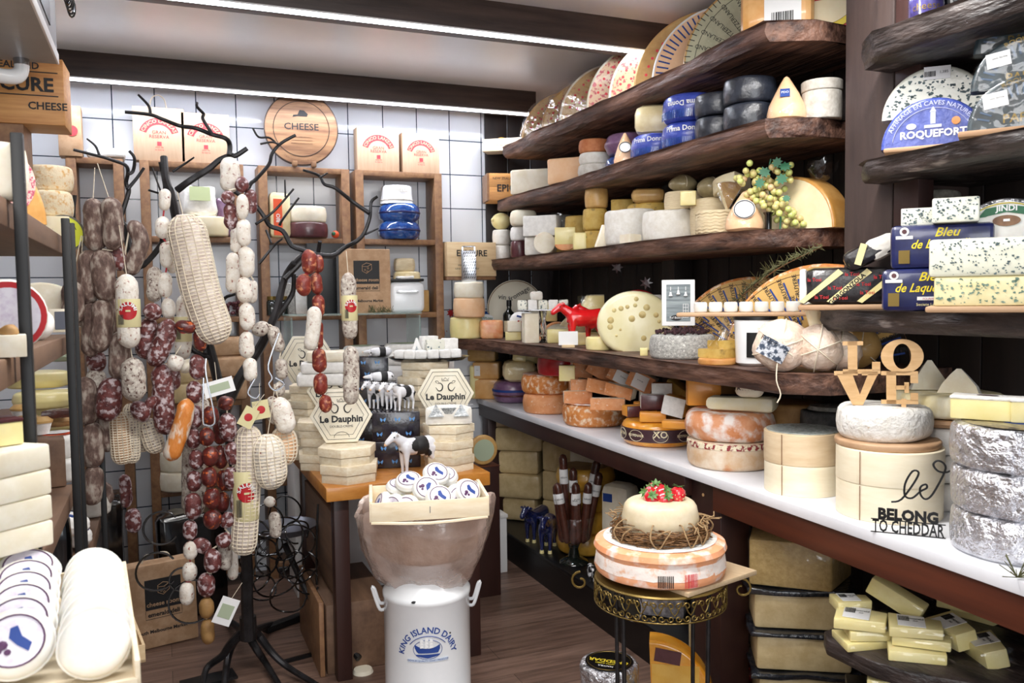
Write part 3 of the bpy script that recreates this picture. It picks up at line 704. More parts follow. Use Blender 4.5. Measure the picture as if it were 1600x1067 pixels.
# ================================================================ third shelf
zt,p,r=drum(784,1.87,Z3,.105,23,'chalk','lower small white drum at far end of third shelf')
zt,p,r=drum(784,1.87,zt,.105,24,'chalk','upper small white drum under the pale ball at far end of third shelf')
p=col(783,zt,X=1.87);T('ball_cheese','pale yellow ball cheese with a knob topping the far small white drums','cheese',p,0,[('rind',ball(.058,22,.86),'butter'),('knob',ball(.012,10).mv(-.055,-.01,.045),'butter')])
zt,p,r=drum(812,1.88,Z3,.10,27,'maroon','dark maroon drum cheese low at far end of third shelf')
zt,p,r=drum(812,1.88,zt,.10,22,'paper_white','white wrapped drum between the maroon one and the cream one on third shelf',rag=.004)
zt,p,r=drum(818,1.89,zt,.145,24,'ivory','cream wrapped drum topping the maroon stack on third shelf',bev=.02)
drum(873,2.08,Z3,.17,36,'ochre','brownish drum under the grey wrapped one at back of third shelf')
drum(873,2.08,Z3+.14,.17,26,'stone','grey speckled cheese in crumpled plastic at back of third shelf',extra=lambda r,h:[('plastic_wrap',wheelg(r*1.15,h*1.1,.02,0,24).jit(.02,20,3),'plastic')])
zt,p,r=block(845,1.86,Z3,.15,.095,'chalk','lower bright white block cheese on third shelf',d=.1,off=-16)
block(848,1.86,zt+.001,.18,.105,'paper_white','upper bright white block cheese on third shelf',d=.12,off=-16,bev=.006)
drum(905,1.99,Z3+.0,.14,.19,'ochre','tall ochre drum cheese standing behind the cream slices')
for px,w,h,m,X,lab in((851,34,31,'ivory',1.80,'round ivory slice standing in front of the white blocks'),(883,32,38,'butter',1.82,'cream cheese slice with curved orange rind bottom standing on third shelf')):
 p=col(px,Z3,X=X+.02);k=mp(p);r=w*k/2
 if m=='ivory':parts=[('paste',lathe(wprof(r,.018,.004),28).rot('X',90).mv(0,.009,r),m)]
 else:parts=[('paste',box(w*k,.03,h*k*.7,.003).mv(0,0,h*k*.3),m),('rind',sector(w*k/2,.03,180,360,.003,12).rot('X',90).scl(1,1,.6).mv(0,.015,h*k*.305),'orange_side')]
 T('cheese_slice',lab,'cheese',p,face(p),parts)
block(906,1.84,Z3,21,27,'butter','small upright butter-yellow piece between the curved slice and brown tubes',d=.04)
zt,p,r=drum(930,1.91,Z3,.10,30,'ochre','bottom ochre drum of the stack of three on third shelf')
zt,p,r=drum(930,1.91,zt,.112,34,'ochre','middle ochre drum of the stack of three on third shelf')
drum(932,1.91,zt,.105,32,'tan','top tan drum of the stack of three on third shelf')
p=col(937,Z3,X=1.82);T('cheese_slice','thin white pointed slice leaning at the foot of the ochre stack','cheese',p,face(p,30),[('paste',prism([(-.03,0),(.035,0),(.03,.09),(.01,.1)],.02,.003).rot('X',90),'ivory')])
drum(953,2.1,Z3+.15,.06,14,'chalk_grey','small grey round cheese behind the ochre stack')
zt,p,r=drum(972,2.0,Z3,.16,.165,'ochre','wide yellow drum behind the big white wheel, under the small wedge')
wedge(972,1.99,zt,.10,.06,60,180,'ochre','ivory','small pointed wedge with ochre rind lying on the yellow drum')
zt,p,r=drum(1016,2.02,Z3,.20,.185,'ochre','flat yellow-brown wheel behind the big white wheels')
block(1013,1.98,zt,.145,.06,'tan','rounded tan cheese with pale left end on the flat yellow-brown wheel',d=.1,bev=.025)
drum(990,1.95,Z3,.25,.155,'chalk','big white mottled wheel, left of the pair in the middle of third shelf',bev=.015,rag=.005,n=44)
drum(1052,1.96,Z3,.245,.125,'chalk','big white mottled wheel, right of the pair and under the ridged drum',bev=.015,rag=.005,n=44)
wedge(985,1.80,Z3,.09,.035,60,0,'chalk','ivory','small white slice lying in front of the big white wheel on third shelf')
zt,p,r=drum(1068,1.98,Z3+.127,.15,.072,'basket','ridged beige drum sitting on the big white wheel',bev=.004)
block(1075,1.90,Z3+.127,.06,.055,'butter','pale yellow cube resting on the big white wheel before the ridged drum',d=.05,bev=.003)
def bag(px,X,z,w,h,lab,m='olive'):
 p=col(px,z,X=X);k=mp(p);r=w*k/2
 T('wrapped_cheese',lab,'cheese',p,face(p),[('rind',ball(r,24,h/w*.95).jit(.006,18,px),m),('string',tube([(r*.99*cos(a)*.3+0,-r*.98*abs(cos(a)),h*k*.48+h*k*.47*sin(a))for a in[i*pi/8-pi/2 for i in range(9)]],.0015,5),'string')])
bag(1067,1.98,zt,44,28,'olive-brown wrapped round cheese on the ridged drum')
zt,p,r=drum(1112,2.0,Z3,.16,.155,'basket','plain beige drum standing behind the woven-patterned one')
bag(1112,2.0,zt,48,36,'larger olive-brown wrapped round cheese beside the pale wedge')
def ridges(r,h):
 g=G()
 for i in range(7):g.join(tube([((r+.0015)*cos(a*pi/16),(r+.0015)*sin(a*pi/16),h*(.1+.13*i)+.004*((a%2)*2-1)*.5)for a in range(33)],.0022,4))
 return[('ridges',g,'basket')]
drum(1125,1.91,Z3,.17,.088,'basket','cream drum cheese with woven basket pattern at the front of third shelf',bev=.006,extra=ridges)
wedge(1143,1.98,Z3+.165,.14,.055,70,120,'cream','cream','pale cream wedge topping the stack left of the grapes',rot=(0,8,0))
p=col(1140,Z3+.09,X=1.93);T('cheese_wedge','brown-rinded wedge in plastic standing on the woven-patterned drum','cheese',p,face(p,10),[('rind|paste',sector(.10,.05,60,110,.005,10).rot('X',90).mv(-.01,.02,0),['brown_rind','cream']),('plastic_wrap',sector(.105,.06,55,115,.01,10).rot('X',90).mv(-.01,.024,0).jit(.006,30,4),'plastic')])
conec(1163,1.87,Z3,60,62,'peach','pointed wrapped cheese with round paper label before the grapes',roundel)
# grapes
p=col(1204,Z3,X=1.93);gs=random.Random(5);
T('bottle_holder','dark bottle-shaped holder under the artificial grapes on third shelf','holder',p+V((-.01,.0,0)),0,[('neck',lathe([(0,0),(.012,0),(.012,.05),(.018,.06),(0,.06)],14),'black_gloss')])
pts=[]
tries=0
while len(pts)<100 and tries<6000:
 tries+=1
 t=gs.random();cx=-.055+.12*t*t+.01;cz=.215-.20*t;wd=.062-.026*t
 if t<.35:cx+=gs.choice((-.012,.05))
 q=V((cx+gs.uniform(-wd,wd),gs.uniform(-.035,.03),cz+gs.uniform(-.02,.02)))
 if q.z<.012 or(q.z<.06 and q.x<.02):continue
 if all((q-o_).length>.0172 for o_ in pts):pts.append(q)
root=bpy.data.objects.new('grape_bunch',None);COL.objects.link(root);root.location=p;root.rotation_euler=(0,0,R(face(p)))
tag(root,'bunch of pale green and pink artificial grapes hanging over the front of third shelf','grapes')
g0=None
for q in pts:
 if not g0:g0=mkobj('grape',ball(.0115,12).mv(0,0,-.0115),'grape',root);o=g0
 else:o=g0.copy();COL.objects.link(o)
 o.location=q
def leafg(s):
 P=[]
 for i in range(16):a=i*pi/8;rr=s*(1 if i%2==0 else .62);P.append((rr*cos(a),rr*sin(a)*.9))
 return prism(P,.0012).rot('X',80)
for(x,z,s)in((-.02,.19,.022),(.045,.205,.022),(-.035,.155,.02),(.035,.165,.022),(.05,.10,.015),(.02,.22,.02)):
 o=mkobj('leaf',leafg(s),'green',root);o.location=(x,-.052,z);o.rotation_euler=(R(gs.uniform(-20,20)),R(gs.uniform(-60,60)),0)
mkobj('stem',tube([(0,0,.24),(-.01,0,.15),(.03,0,.06),(.03,0,0)],.003,6,3),'green',root)
def crown(r,t):
 return[('plastic_crumple',lathe([(0.005,0),(.03,.01),(.045,.04),(.05,.07)],16).jit(.014,30,2).mv(.10,0,r*.86),'plastic')]
upright(1246,2.06,Z3,.185,.10,0,180,-38,'honey_rind',('cream','cream'),'huge wrapped pale half-wheel with golden rind at near end of third shelf',extra=crown)
# ================================================================ long shelf above the counter
zt,p,r=drum(729,1.62,Z4,.185,33,'butter','pale yellow herb-flecked round cheese, lowest of the three under the grater')
zt,p,r=drum(733,1.62,zt,.175,30,'peach','peach-coloured round cheese, middle of the three under the grater')
zt,p,r=drum(733,1.62,zt,.165,25,'ivory','ivory round cheese, topmost of the three under the grater')
gr=col(733,zt,X=1.62);bars=G()
for i in range(9):
 for j in range(6):bars.join(box(.0035,.002,.012).rot('Y',30).mv(-.03+j*.012+(i%2)*.005,-.0285,.02+i*.017))
T('cheese_grater','tall steel box grater standing on the stack of three round cheeses','grater',gr,face(gr),[
 ('grater_body',prism([(-.042,-.028),(.042,-.028),(.036,.028),(-.036,.028)],.175,.002),'steel'),('slots',bars,'ink'),
 ('handle',box(.075,.012,.008,.003).mv(0,0,.195).join(box(.008,.012,.022).mv(-.034,0,.175)).join(box(.008,.012,.022).mv(.034,0,.175)),'steel')])
def leafr(s):
 P=[]
 for i in range(14):a=i*2*pi/14;rr=s*(1 if i%2==0 else .5);P.append((rr*cos(a),rr*sin(a)))
 return prism(P,.001).rot('X',90)
for px,py,X,s,lab in((704,489,1.60,.028,'upper red artificial maple leaf at far end of the long shelf'),(694,513,1.56,.03,'lower red artificial maple leaf hanging at far end of the long shelf')):
 q=atX(px,py,X);T('maple_leaf',lab,'leaf',q,face(q,20),[('blade',leafr(s).jit(.004,30,px),'red'),('stalk',tube([(0,0,0),(.0,-.01,-s*1.4)],.0012,5),'red')])
# wooden crate side with EPICURE lettering, behind the stack
q=atY(728,405,4.60)
T('wooden_crate','pale wooden crate with EPICURE lettering behind the grater','crate',(q.x+.015,4.60,q.z-.10),0,[('crate_board',box(.30,.12,.195,.002),'pine'),
 ('lettering',txt('EPICURE',.035,bold=.02).mv(0,-.061,.115),'ink'),('small_lettering',txt('export from',.010).mv(-.05,-.061,.06).join(txt('NEW ZEALAND DAIRY',.010).mv(-.03,-.061,.038)),'ink'),('batten',box(.30,.10,.02,.002).mv(0,.0,-.021),'frame_wood')])
# platter, bottles, blue bag
p=col(806,Z4,X=1.98)
T('platter','large cream oval platter with dark scribbles standing behind the wine bottles','platter',p,face(p,0),[('dish',lathe([(0,0),(.13,.004),(.165,.016),(.17,.014),(.14,0),(0,-.006)],40).rot('X',90).mv(0,0,.165),'rind_plate'),
 ('rim_line',tube([(.163*cos(a*pi/24),-.017,.165+.163*sin(a*pi/24))for a in range(49)],.0025,5),'frame_wood'),('scribble',txt('fromage',.03).rot('Y',-30).mv(.03,-.014,.24).join(txt('vin',.03).rot('Y',10).mv(-.08,-.014,.22)),'ink')])
def bottle(px,X,z,h,lab,label='cream'):
 p=col(px,z,X=X);r=.037
 pr=[(0,0),(r,0),(r,h*.58),(r*.93,h*.64),(r*.5,h*.71),(r*.36,h*.76),(r*.36,h*.97),(0,h*.97)]
 T('wine_bottle',lab,'bottle',p,face(p),[('glass_body',lathe(pr,20),'dark_glass'),('capsule',lathe([(0,h*.83),(r*.40,h*.83),(r*.40,h),(0,h)],16),'black'),('label',plate(.07,h*.3,.001,cyl=r+.0005,z0=h*.14),label)])
bottle(796,1.88,Z4,.215,'dark wine bottle in front of the cream platter');bottle(821,1.93,Z4,.215,'dark wine bottle on the right behind the glass cake stand')
p=col(757,Z4,X=1.80)
T('cheese_bag','blue and white plastic bag of cheese standing beside the stack of three round cheeses','bag',p,face(p,10),[('pouch',box(.115,.035,.15,.015,3).jit(.006,18,2),'blue_gloss'),('crest',lathe([(0,0),(.032,0),(.032,.002),(0,.002)],18).rot('X',90).scl(1.3,1,.8).mv(0,-.022,.105),'white',[('lettering',txt('EXPLORE',.012,bold=.02).mv(0,-.0265,.10),'green')])],rot=(-6,8,face(p,10)))
block(768,1.72,Z4,.125,.105,'redleicester','wrapped orange and white marbled cheese block beside the blue bag',d=.09,bev=.012,off=8)
wedge(742,1.68,Z4,.11,.06,50,200,'butter','butter','pale yellow wedge lying against the orange marbled block')
p=col(818,Z4,X=1.82)
T('wrapped_cheese','cheese in white paper with blue and red print behind the pale wedges','cheese',p,face(p,8),[('paper',box(.15,.08,.15,.03,3).jit(.012,14,8),'paper_white'),('blue_stripe',box(.09,.002,.010).rot('Y',15).mv(0,-.052,.115),'blue_print'),('red_stripe',box(.08,.002,.008).rot('Y',15).mv(0,-.052,.09),'red')])
zt,p,r=block(802,1.76,Z4,.085,.045,'butter','low butter-yellow slab carrying a paler wedge by the glass stand',d=.06,bev=.003)
block(804,1.755,zt,.075,.06,'ivory','paler wedge leaning on the low butter-yellow slab',d=.03,bev=.003,rot=(-12,0,0))
block(829,1.73,Z4,.075,.15,'ivory','tall ivory cheese block standing at the glass stand',d=.07,bev=.004,off=14)
# glass cake stand and the white pieces on it
p=col(849,Z4,X=1.80);PH=.168
T('cake_stand','glass cake stand with baluster stem and square dark plate on the long shelf','stand',p,face(p),[('foot',lathe([(0,0),(.055,0),(.055,.004),(.02,.010),(0,.010)],28),'glass'),
 ('stem',lathe([(0,.01),(.014,.01),(.01,.02),(.018,.035),(.011,.05),(.017,.08),(.012,.115),(.02,.15),(.022,PH-.006),(0,PH-.006)],20),'glass'),('plate',box(.27,.16,.006,.002).mv(0,0,PH-.006),'steel')])
e=V((cos(R(face(p))),sin(R(face(p))),0));n_=V((sin(R(face(p))),-cos(R(face(p))),0));zt=Z4+PH
labs=['white blue-veined cube at left end of the glass stand','second white cube from the left on the glass stand','white cube in the middle of the glass stand','white cube right of the middle on the glass stand','cream-centred cube at right end of the glass stand']
for i in range(5):
 q=p+e*(-.104+i*.052)+n_*.03;q.z=zt
 T('cheese_cube',labs[i],'cheese',q,face(p),[('rind',box(.048,.05,.048,.006,1).jit(.003,30,i),'paper_white' if i in(1,3)else 'blue_vein')])
q=p+e*-.03+n_*.03;q.z=zt+.048;T('cheese_cube','crumbly white cube stacked on top of the others on the glass stand','cheese',q,face(p,15),[('rind',box(.06,.05,.045,.012,2).jit(.006,24,9),'chalk')])
upright(872,1.93,Z4,.10,.05,0,180,10,'orange_side',('ivory','ivory'),'orange-rinded half round standing right behind the stem of the glass stand')
zt,p,r=block(872,1.84,Z4,.11,.07,'butter','low yellow block behind the stem of the glass stand',d=.06)
block(862,1.92,Z4+.10,.06,.10,'butter','narrow yellow block peeking behind the right end of the glass stand',d=.05)
# tall wedges behind the cow
def rindblock(px,X,z,w,h,d,lab,rind='olive',paste='butter',off=10,wrapit=True,rot=None,slope=.7):
 p=col(px,z,X=X)
 g=prism([(-w/2,0),(w/2,0),(w/2,h),(-w*.15,h),(-w/2,h*slope)],d,.004).rot('X',90).mv(0,d/2,0)
 pr=[('paste',g,paste),('rind',box(w*.62,d*1.02,.004).mv(w*.18,0,h),rind)]
 if wrapit:pr.append(('plastic_wrap',box(w*1.06,d*1.1,h*1.02,.01,3).jit(.006,26,px),'plastic_thin'))
 a=face(p,off);T('cheese_wedge',lab,'cheese',p,a,pr,rot=(rot[0],rot[1],a+rot[2])if rot else None)
rindblock(924,1.96,Z4,.115,.235,.10,'tall grey-rinded cheese block in plastic rising behind the red cow')
zt,p,r=block(918,1.88,Z4,.16,.06,'butter','yellow slab low behind the red cow',d=.08)
p=col(912,zt,X=1.89);T('cheese_wedge','wrapped wedge with speckled grey-brown rind right above the red cow','cheese',p,face(p,-5),[('rind|paste',sector(.125,.06,25,155,.006,12).rot('X',90).mv(0,.03,-.01).scl(1,1,.82),['olive','butter'])])
rindblock(962,1.96,Z4+.07,.08,.15,.07,'yellow wedge in shiny plastic with pointed top behind the red cow',rind='ochre',rot=(0,6,0))
zt,p,r=block(955,1.92,Z4,.09,.07,'butter','yellow block under the shiny wrapped wedge behind the red cow',d=.08);
block(952,1.86,Z4+.0,.065,.115,'butter','small upright yellow block beside the holed cheese',d=.04);block(974,1.90,Z4,.085,.14,'butter','yellow wedge peeking out above the holed cheese',d=.05,rot=(0,-10,0))
# the red cow
p=col(913,Z4,X=1.80);
T('cow_figurine','glossy red cow figurine standing on the long shelf','figurine',p,face(p,195),[('cow_body',cowg().scl(.235,.235,.235),'red_gloss'),('eye',eyes().scl(.235,.235,.235),'black_gloss')])
T('cow_figurine','red cow head and chest half hidden behind the glossy red cow','figurine',col(938,Z4,X=1.90),face(p,172),[('cow_body',cowg().scl(.225,.225,.225),'red_gloss')])
p=col(888,Z4,X=1.71)
T('place_card','blank white card in a small wooden foot before the red cow','card',p,face(p),[('card',box(.088,.0015,.062).mv(0,0,.012),'white'),('card_holder',box(.06,.018,.013,.002),'pine')])
p=col(936,Z4,X=1.75);T('cheese_round','small yellow half round with a pink edge in front of the red cow','cheese',p,face(p),[('rind',wheelg(.056,.058,.008,.002),'butter'),('pink_piece',box(.05,.03,.03,.005).rot('Y',-30).mv(.03,-.01,.068),'peach')])
# holed half wheel
def holes(r,t):
 g=G();rd=random.Random(3);c=[]
 for _ in range(400):
  if len(c)>16:break
  a=rd.uniform(0,360);rr=r*sqrt(rd.uniform(.01,.72));x,z=rr*cos(R(a)),rr*sin(R(a))*.9+r*.86
  if z<.03 or any((x-q[0])**2+(z-q[1])**2<.0006 for q in c):continue
  c.append((x,z));s=rd.uniform(.005,.016)
  g.join(lathe([(0,.004),(s*.5,.003),(s*.85,.001),(s,-.0005),(s*.9,-.001)],14).rot('X',90).mv(x*1,-t/2-.0002,z).scl(1,1,1))
 return[('holes',g,'hole')]
p=col(990,Z4,X=1.84);r=.135
g=lathe(wprof(r,.07,.02,.002),40).rot('X',90).mv(0,.035,r*.86);hp=holes(r,.07)[0][1].mv(0,0,-.0)
g.v=[V((v.x*(1.12 if v.x<0 else 1.25),v.y,max(v.z,0)))for v in g.v]
T('holed_cheese','large pale cheese with round holes standing on edge beside the framed picture','cheese',p,face(p,2),[('paste',g,'emmental'),('holes',hp,'hole')])
block(1006,1.73,Z4,.03,.03,'butter','little yellow slice at the foot of the holed cheese',d=.02,bev=.002)
# behind: red round and grey block
p=col(997,Z4,X=2.08);T('round_cheese','red-rimmed dark round cheese standing behind the holed one','cheese',p,face(p),[('rind',wheelg(.12,.06,.01).rot('X',90).mv(0,.03,.14),'red'),('face_label',lathe([(0,0),(.09,0),(.09,.002),(0,.002)],28).rot('X',90).mv(0,-.031,.14),'maroon',[('lettering',txt('FROMAGE',.014,arc=.07).mv(0,-.034,.20),'white')])])
block(1021,1.98,Z4,.075,.235,'chalk_grey','tall grey-white block standing between the holed cheese and the framed picture',d=.07)
for q_,lab in((atX(1010,442,2.1),'dark red artificial maple leaf above the tall grey-white block'),(atX(965,418,2.12),'dark red artificial maple leaf under the third shelf')):
 T('maple_leaf',lab,'leaf',q_,face(q_),[('blade',leafr(.032).jit(.004,30,3),'maroon'),('stalk',tube([(0,0,0),(.0,.01,-.045)],.0012,5),'maroon')])
# ash-coated round with dried berries
p=col(1066,Z4,X=1.79);k=mp(p)
T('ash_cheese','thick grey ash-coated round cheese under the dried berries','cheese',p,0,[('rind',wheelg(.118,.088,.014,.004,44,.002),'stone')])
g=G();rd=random.Random(4)
for i in range(150):
 a=rd.uniform(0,2*pi);rr=.098*sqrt(rd.random());g.join(ball(rd.uniform(.0045,.0075),6).mv(rr*cos(a),rr*sin(a),rd.uniform(-.003,.022)*(1-rr/.14)))
for i in range(14):a=rd.uniform(-.8,1.6);g.join(tube([(.02*cos(a),.02*sin(a),.012),(.12*cos(a),.12*sin(a),.03+rd.uniform(0,.02))],.0012,4))
T('dried_berries','heap of dried dark berries on the ash-coated round cheese','berries',p+V((0,0,.088)),0,[('berries',g,'berry')],kind='stuff')
# framed picture
p=col(1060,Z4+.088+.002,X=1.79);fw,fh=.122,.172
q=p+V((0,0,.03));
pic=G().join(box(fw*.72,.002,fh*.80).mv(0,-.010,fh*.10))
bel=G()
for x in(-.028,.0,.027):bel.join(lathe([(0,.016),(.003,.016),(.005,.006),(.008,0),(0,0)],12).mv(x,-.014,.117-(.006 if x else 0))).join(box(.002,.001,.014).mv(x,-.012,.132))
win=G()
for i in range(3):win.join(box(.0016,.001,.052).mv(.018+i*.009,-.0118,.03))
for i in range(5):win.join(box(.02,.001,.0014).mv(.027,-.0118,.03+i*.0125))
T('picture_frame','white framed picture of bells on a grey timber wall','picture',(q.x,q.y,Z4+.118),face(p),[('frame',box(fw,.018,fh,.003),'white'),('picture',pic,'print_grey',[('bells',bel,'white'),('window_drawing',win,'white'),('oval_badge',lathe([(0,0),(.021,0),(.021,.001)],24).rot('X',90).scl(1,1,.5).mv(-.008,-.0115,.03),'ink'),('lettering',txt('Raf Bastos',.008).mv(-.008,-.0135,.027),'white')])],rot=(-3,0,face(p)))
# brown wedge on a wooden disc
p=col(1121,Z4,X=1.72);T('wooden_disc','small round wooden serving disc near the ash-coated cheese','board',p,0,[('disc',wheelg(.064,.022,.006,0,32),'box_wood')])
T('cheese_wedge','brown cheese wedge in twisted plastic on the small wooden disc','cheese',p+V((0,0,.0225)),face(p,10),[('rind|paste',sector(.095,.03,40,130,.006,12).mv(0,-.05,0),['tan','ochre']),('upper_piece',sector(.06,.028,20,120,.006,12).mv(0,-.03,.03),'ochre'),
 ('plastic_wrap',tube([(0,0,.03),(.012,0,.06),(.028,0,.10),(.05,0,.13)],[.035,.02,.016,.03],12,3).jit(.006,40,2),'plastic')])
# gruyere half wheels with radial lettering
def gru(r,t):
 g=G();g2=G()
 for k_,rr in enumerate((.88,.66,.44)):
  for a in range(12+4*(k_%2),172,int(9/rr)):
   g.join(txt('LE GRUYERE',.014*(1 if k_==0 else .9),bold=.012).mv(.0,0,-.01).rot('Y',-a+0).mv(rr*.85*r*cos(R(a)),-t/2-.0008,rr*.85*r*sin(R(a))))
   g2.join(box(.075,.0006,.006).mv(0,0,-.018).rot('Y',-a).mv(rr*.85*r*cos(R(a)),-t/2-.0008,rr*.85*r*sin(R(a))))
 return[('lettering',g,'ink'),('blue_band',g2,'blue_print'),('ring_line',tube([(.97*.93*r*cos(R(a)),-t/2-.0005,.97*.93*r*sin(R(a)))for a in range(2,179,4)],.0012,4),'frame_wood')]
upright(1275,2.02,Z4,.33,.11,25,178,-14,'orange_rind',('cream','gruyere_face'),'big golden half wheel printed all over with radial lettering, right of the sprig',name='half_round_cheese',extra=gru,dx=.03)
upright(1168,2.12,Z4,.30,.10,20,178,-10,'orange_rind',('cream','gruyere_face'),'golden half wheel with radial lettering behind the white boarded row, left of the bigger one',extra=gru,dx=.02)
# white fondue burner, board with small white rounds
p=col(1180,Z4,X=1.80)
T('fondue_stand','white ceramic stand with a dark oval opening under the board of small white rounds','stand',p,face(p),[('ceramic_body',lathe([(0,0),(.05,0),(.062,.01),(.068,.15),(.062,.15),(.055,.02),(0,.02)],32),'enamel'),
 ('opening',plate(.055,.08,.001,cyl=.0655,z0=.03),'black'),('iron_top',lathe([(.02,.15),(.07,.15),(.07,.16),(.02,.16)],28),'black')])
bz=Z4+.161;p2=col(1164,bz,X=1.77);a=face(p2,-3);k=mp(p2)
T('serving_board','long narrow wooden board carrying the row of small white rounds','board',p2,a,[('board',box(208*k,.075,.014,.005),'board_wood')])
e=V((cos(R(a)),sin(R(a)),0))
wl=['at left end, beside the framed picture','second from the left','third from the left','fourth from the left','fifth from the left','sixth from the left','seventh from the left','at right end, partly behind the serving board']
for i in range(8):
 q=p2+e*((1096+i*23.2-1164)*k);q.z=bz+.014
 T('fresh_cheese','small white cheese on the narrow board, '+wl[i],'cheese',q,0,[('curd',wheelg(.0215,.034,.005,.001,24),'fresh')],'small white rounds on the narrow board')
block(1285,1.84,bz-.04,.065,.09,'cream','cream rounded wedge hanging over the paper-wrapped parcels',d=.05,bev=.012,rot=(0,-15,0))
# parcels in crumpled paper with twine
def parcel(px,X,z,w,h,lab,card=False,seed=1,m='parcel',off=0):
 p=col(px,z,X=X);k=mp(p);r=w*k/2;hh=h*k
 g=ball(r,28,hh/(2*r));g.v=[q+q.normalized()*0+NZ.noise_vector(q*16+V((seed,0,0)))*.010+NZ.noise_vector(q*45+V((seed,0,0)))*.003 for q in g.v]
 g.v=[V((q.x,q.y,max(q.z,0)))for q in g.v]
 c=V((0,0,hh/2));tw=[]
 parts=[('paper',g,m)]
 for a0 in(20,80,140):tw.append(tube([(r*1.03*cos(t)*cos(R(a0)),-abs(r*1.03*sin(t))if 0 else r*1.03*sin(t),hh/2+(hh/2+.004)*cos(t)*sin(R(a0)))for t in[i*pi/14 for i in range(29)]],.0018,5))
 parts+=[('twine',t_,'string')for t_ in tw]
 if card:parts.append(('photo_card',plate(.085,.055,.001,cyl=r*1.03).rot('Y',28).mv(-.035,-.006,hh*.30),'card_print',[('lettering',txt('Fattoria',.014,cyl=r*1.045).rot('Y',28).mv(-.03,-.008,hh*.58),'ink')]));parts.append(('loose_twine',tube([(-.01,-r*1.02,.03),(-.012,-r*1.1,-.02),(.0,-r*1.12,-.06),(-.01,-r*1.12,-.085)],.002,6,3),'string'))
 T('wrapped_parcel',lab,'parcel',p,face(p,off),parts)
parcel(1220,1.73,Z4,88,80,'paper parcel tied with twine carrying a blue photo card, front of the row',True,1)
parcel(1278,1.80,Z4,72,74,'paper parcel tied with twine, second in the row with a dark corner label',False,2)
parcel(1312,1.88,Z4,60,66,'paper parcel tied with twine, third in the row',False,3)
parcel(1345,2.0,Z4,56,66,'darker paper parcel in plastic, farthest right of the row',False,4,'tan')
# dry sprig
rd=random.Random(8);q0=atX(1150,470,1.97);q1=atX(1285,385,1.9);g=tube([q0,q0.lerp(q1,.5)+V((0,0,.02)),q1],[.003,.002,.001],5,4);nd=G()
for i in range(260):
 t=rd.random();c=q0.lerp(q1,t)+V((0,0,.03*sin(pi*t)));d=V((rd.uniform(-1,1),rd.uniform(-1,1),rd.uniform(-.9,1))).normalized()*rd.uniform(.012,.055 if t<.5 else .03)
 nd.join(tube([c,c+d],[.0018,.0006],3))
c0=q0.copy();T('dry_sprig','dry green needle sprig lying over the half wheels under the third shelf','sprig',c0,0,[('twig',g.mv(-c0.x,-c0.y,-c0.z),'frame_wood'),('needles',nd.mv(-c0.x,-c0.y,-c0.z),'needle')])
# ================================================================ on the white counter, far to near
def at(px,py,X):return atX(px,py,X)
def piece(px,py,X,w,d,h,m,lab,rz=0,tx=0,ty=0,shape='w',rind=None,st=False,name='cheese_wedge',bev=.004,group=None,wrap=False):
 """a cut piece whose base centre is seen at the pixel, on the plane X"""
 p=col(px,py,X=X);a=face(p,rz)
 if shape=='w':g=prism([(-w/2,-d*.3),(w/2,-d/2),(w/2,d/2),(-w/2,d*.2)],h,bev)
 elif shape=='s':g=sector(w,h,60,120,bev,8).mv(0,-w*.6,0)
 else:g=box(w,d,h,bev,1)
 if rind:
  if shape=='s':parts=[('rind|paste',g,[rind,m])]
  else:parts=[('paste',g,m),('rind',box(w*.98,.006,h*1.01,.002).mv(0,-d/2+(.0 if shape=='b' else d*.08),0),rind)]if shape=='b' else[('paste',g,m),('rind',prism([(-w/2,-d*.3-.005),(w/2,-d/2-.005),(w/2,-d/2+.003),(-w/2,-d*.3+.003)],h*1.01),rind)]
 else:parts=[('paste',g,m)]
 if st:parts.append(sticker(w*.55,h*.85,-d/2-.003,h*.08,text='fromage',th=.006)if st==1 else('sticker',box(w*.6,d*.6,.001).mv(0,0,h+.001),'white',[('lettering',txt('emerald',.010,bold=.02).rot('X',-90).mv(0,-.01,h+.0025).join(txt('deli $',.006).rot('X',-90).mv(0,-.022,h+.0025)),'ink')]))
 if wrap:parts.append(('plastic_wrap',box(w*1.04,d*1.08,h*1.06,.01,3).mv(0,0,-h*.03).jit(.004,30,px),'plastic_thin'))
 T(name,lab,'cheese',p,a,parts,group,rot=(tx,ty,a));return p
# wrapped yellow blocks at the far end
zt,p,r=block(759,1.79,ZC,.17,.12,'orange_block','orange-yellow wrapped block at far end of the counter, lowest of its pile',d=.12,off=-10,bev=.01)
zt,p,r=block(762,1.80,zt,.16,.10,'orange_block','orange-yellow wrapped block with white sticker, second up at far end of the counter',d=.12,off=-12,bev=.01,extra=lambda w,d,h:[sticker(.035,.06,-d/2-.002,.02,x=-.05,text='cheese',th=.004)])
zt,p,r=block(755,1.80,zt,.17,.075,'tan','dull yellow wrapped block topping the pile at far end of the counter',d=.12,off=-12,bev=.012)
block(742,1.72,ZC,.06,.20,'butter','pale yellow pieces in plastic beside the orange-yellow pile, farthest left on the counter',d=.05,bev=.012,rag=.004)
zt,p,r=drum(803,1.875,ZC,.235,.125,'purple_wax','purple waxed round cheese with dark bands on the counter',bev=.045,bulge=.006,extra=lambda r,h:[('band',lathe([(r+.004,h*.50),(r+.008,h*.52),(r+.008,h*.60),(r+.004,h*.62)],36),'blue_print'),('band',lathe([(r+.002,h*.30),(r+.006,h*.32),(r+.006,h*.38),(r+.002,h*.40)],36),'maroon')])
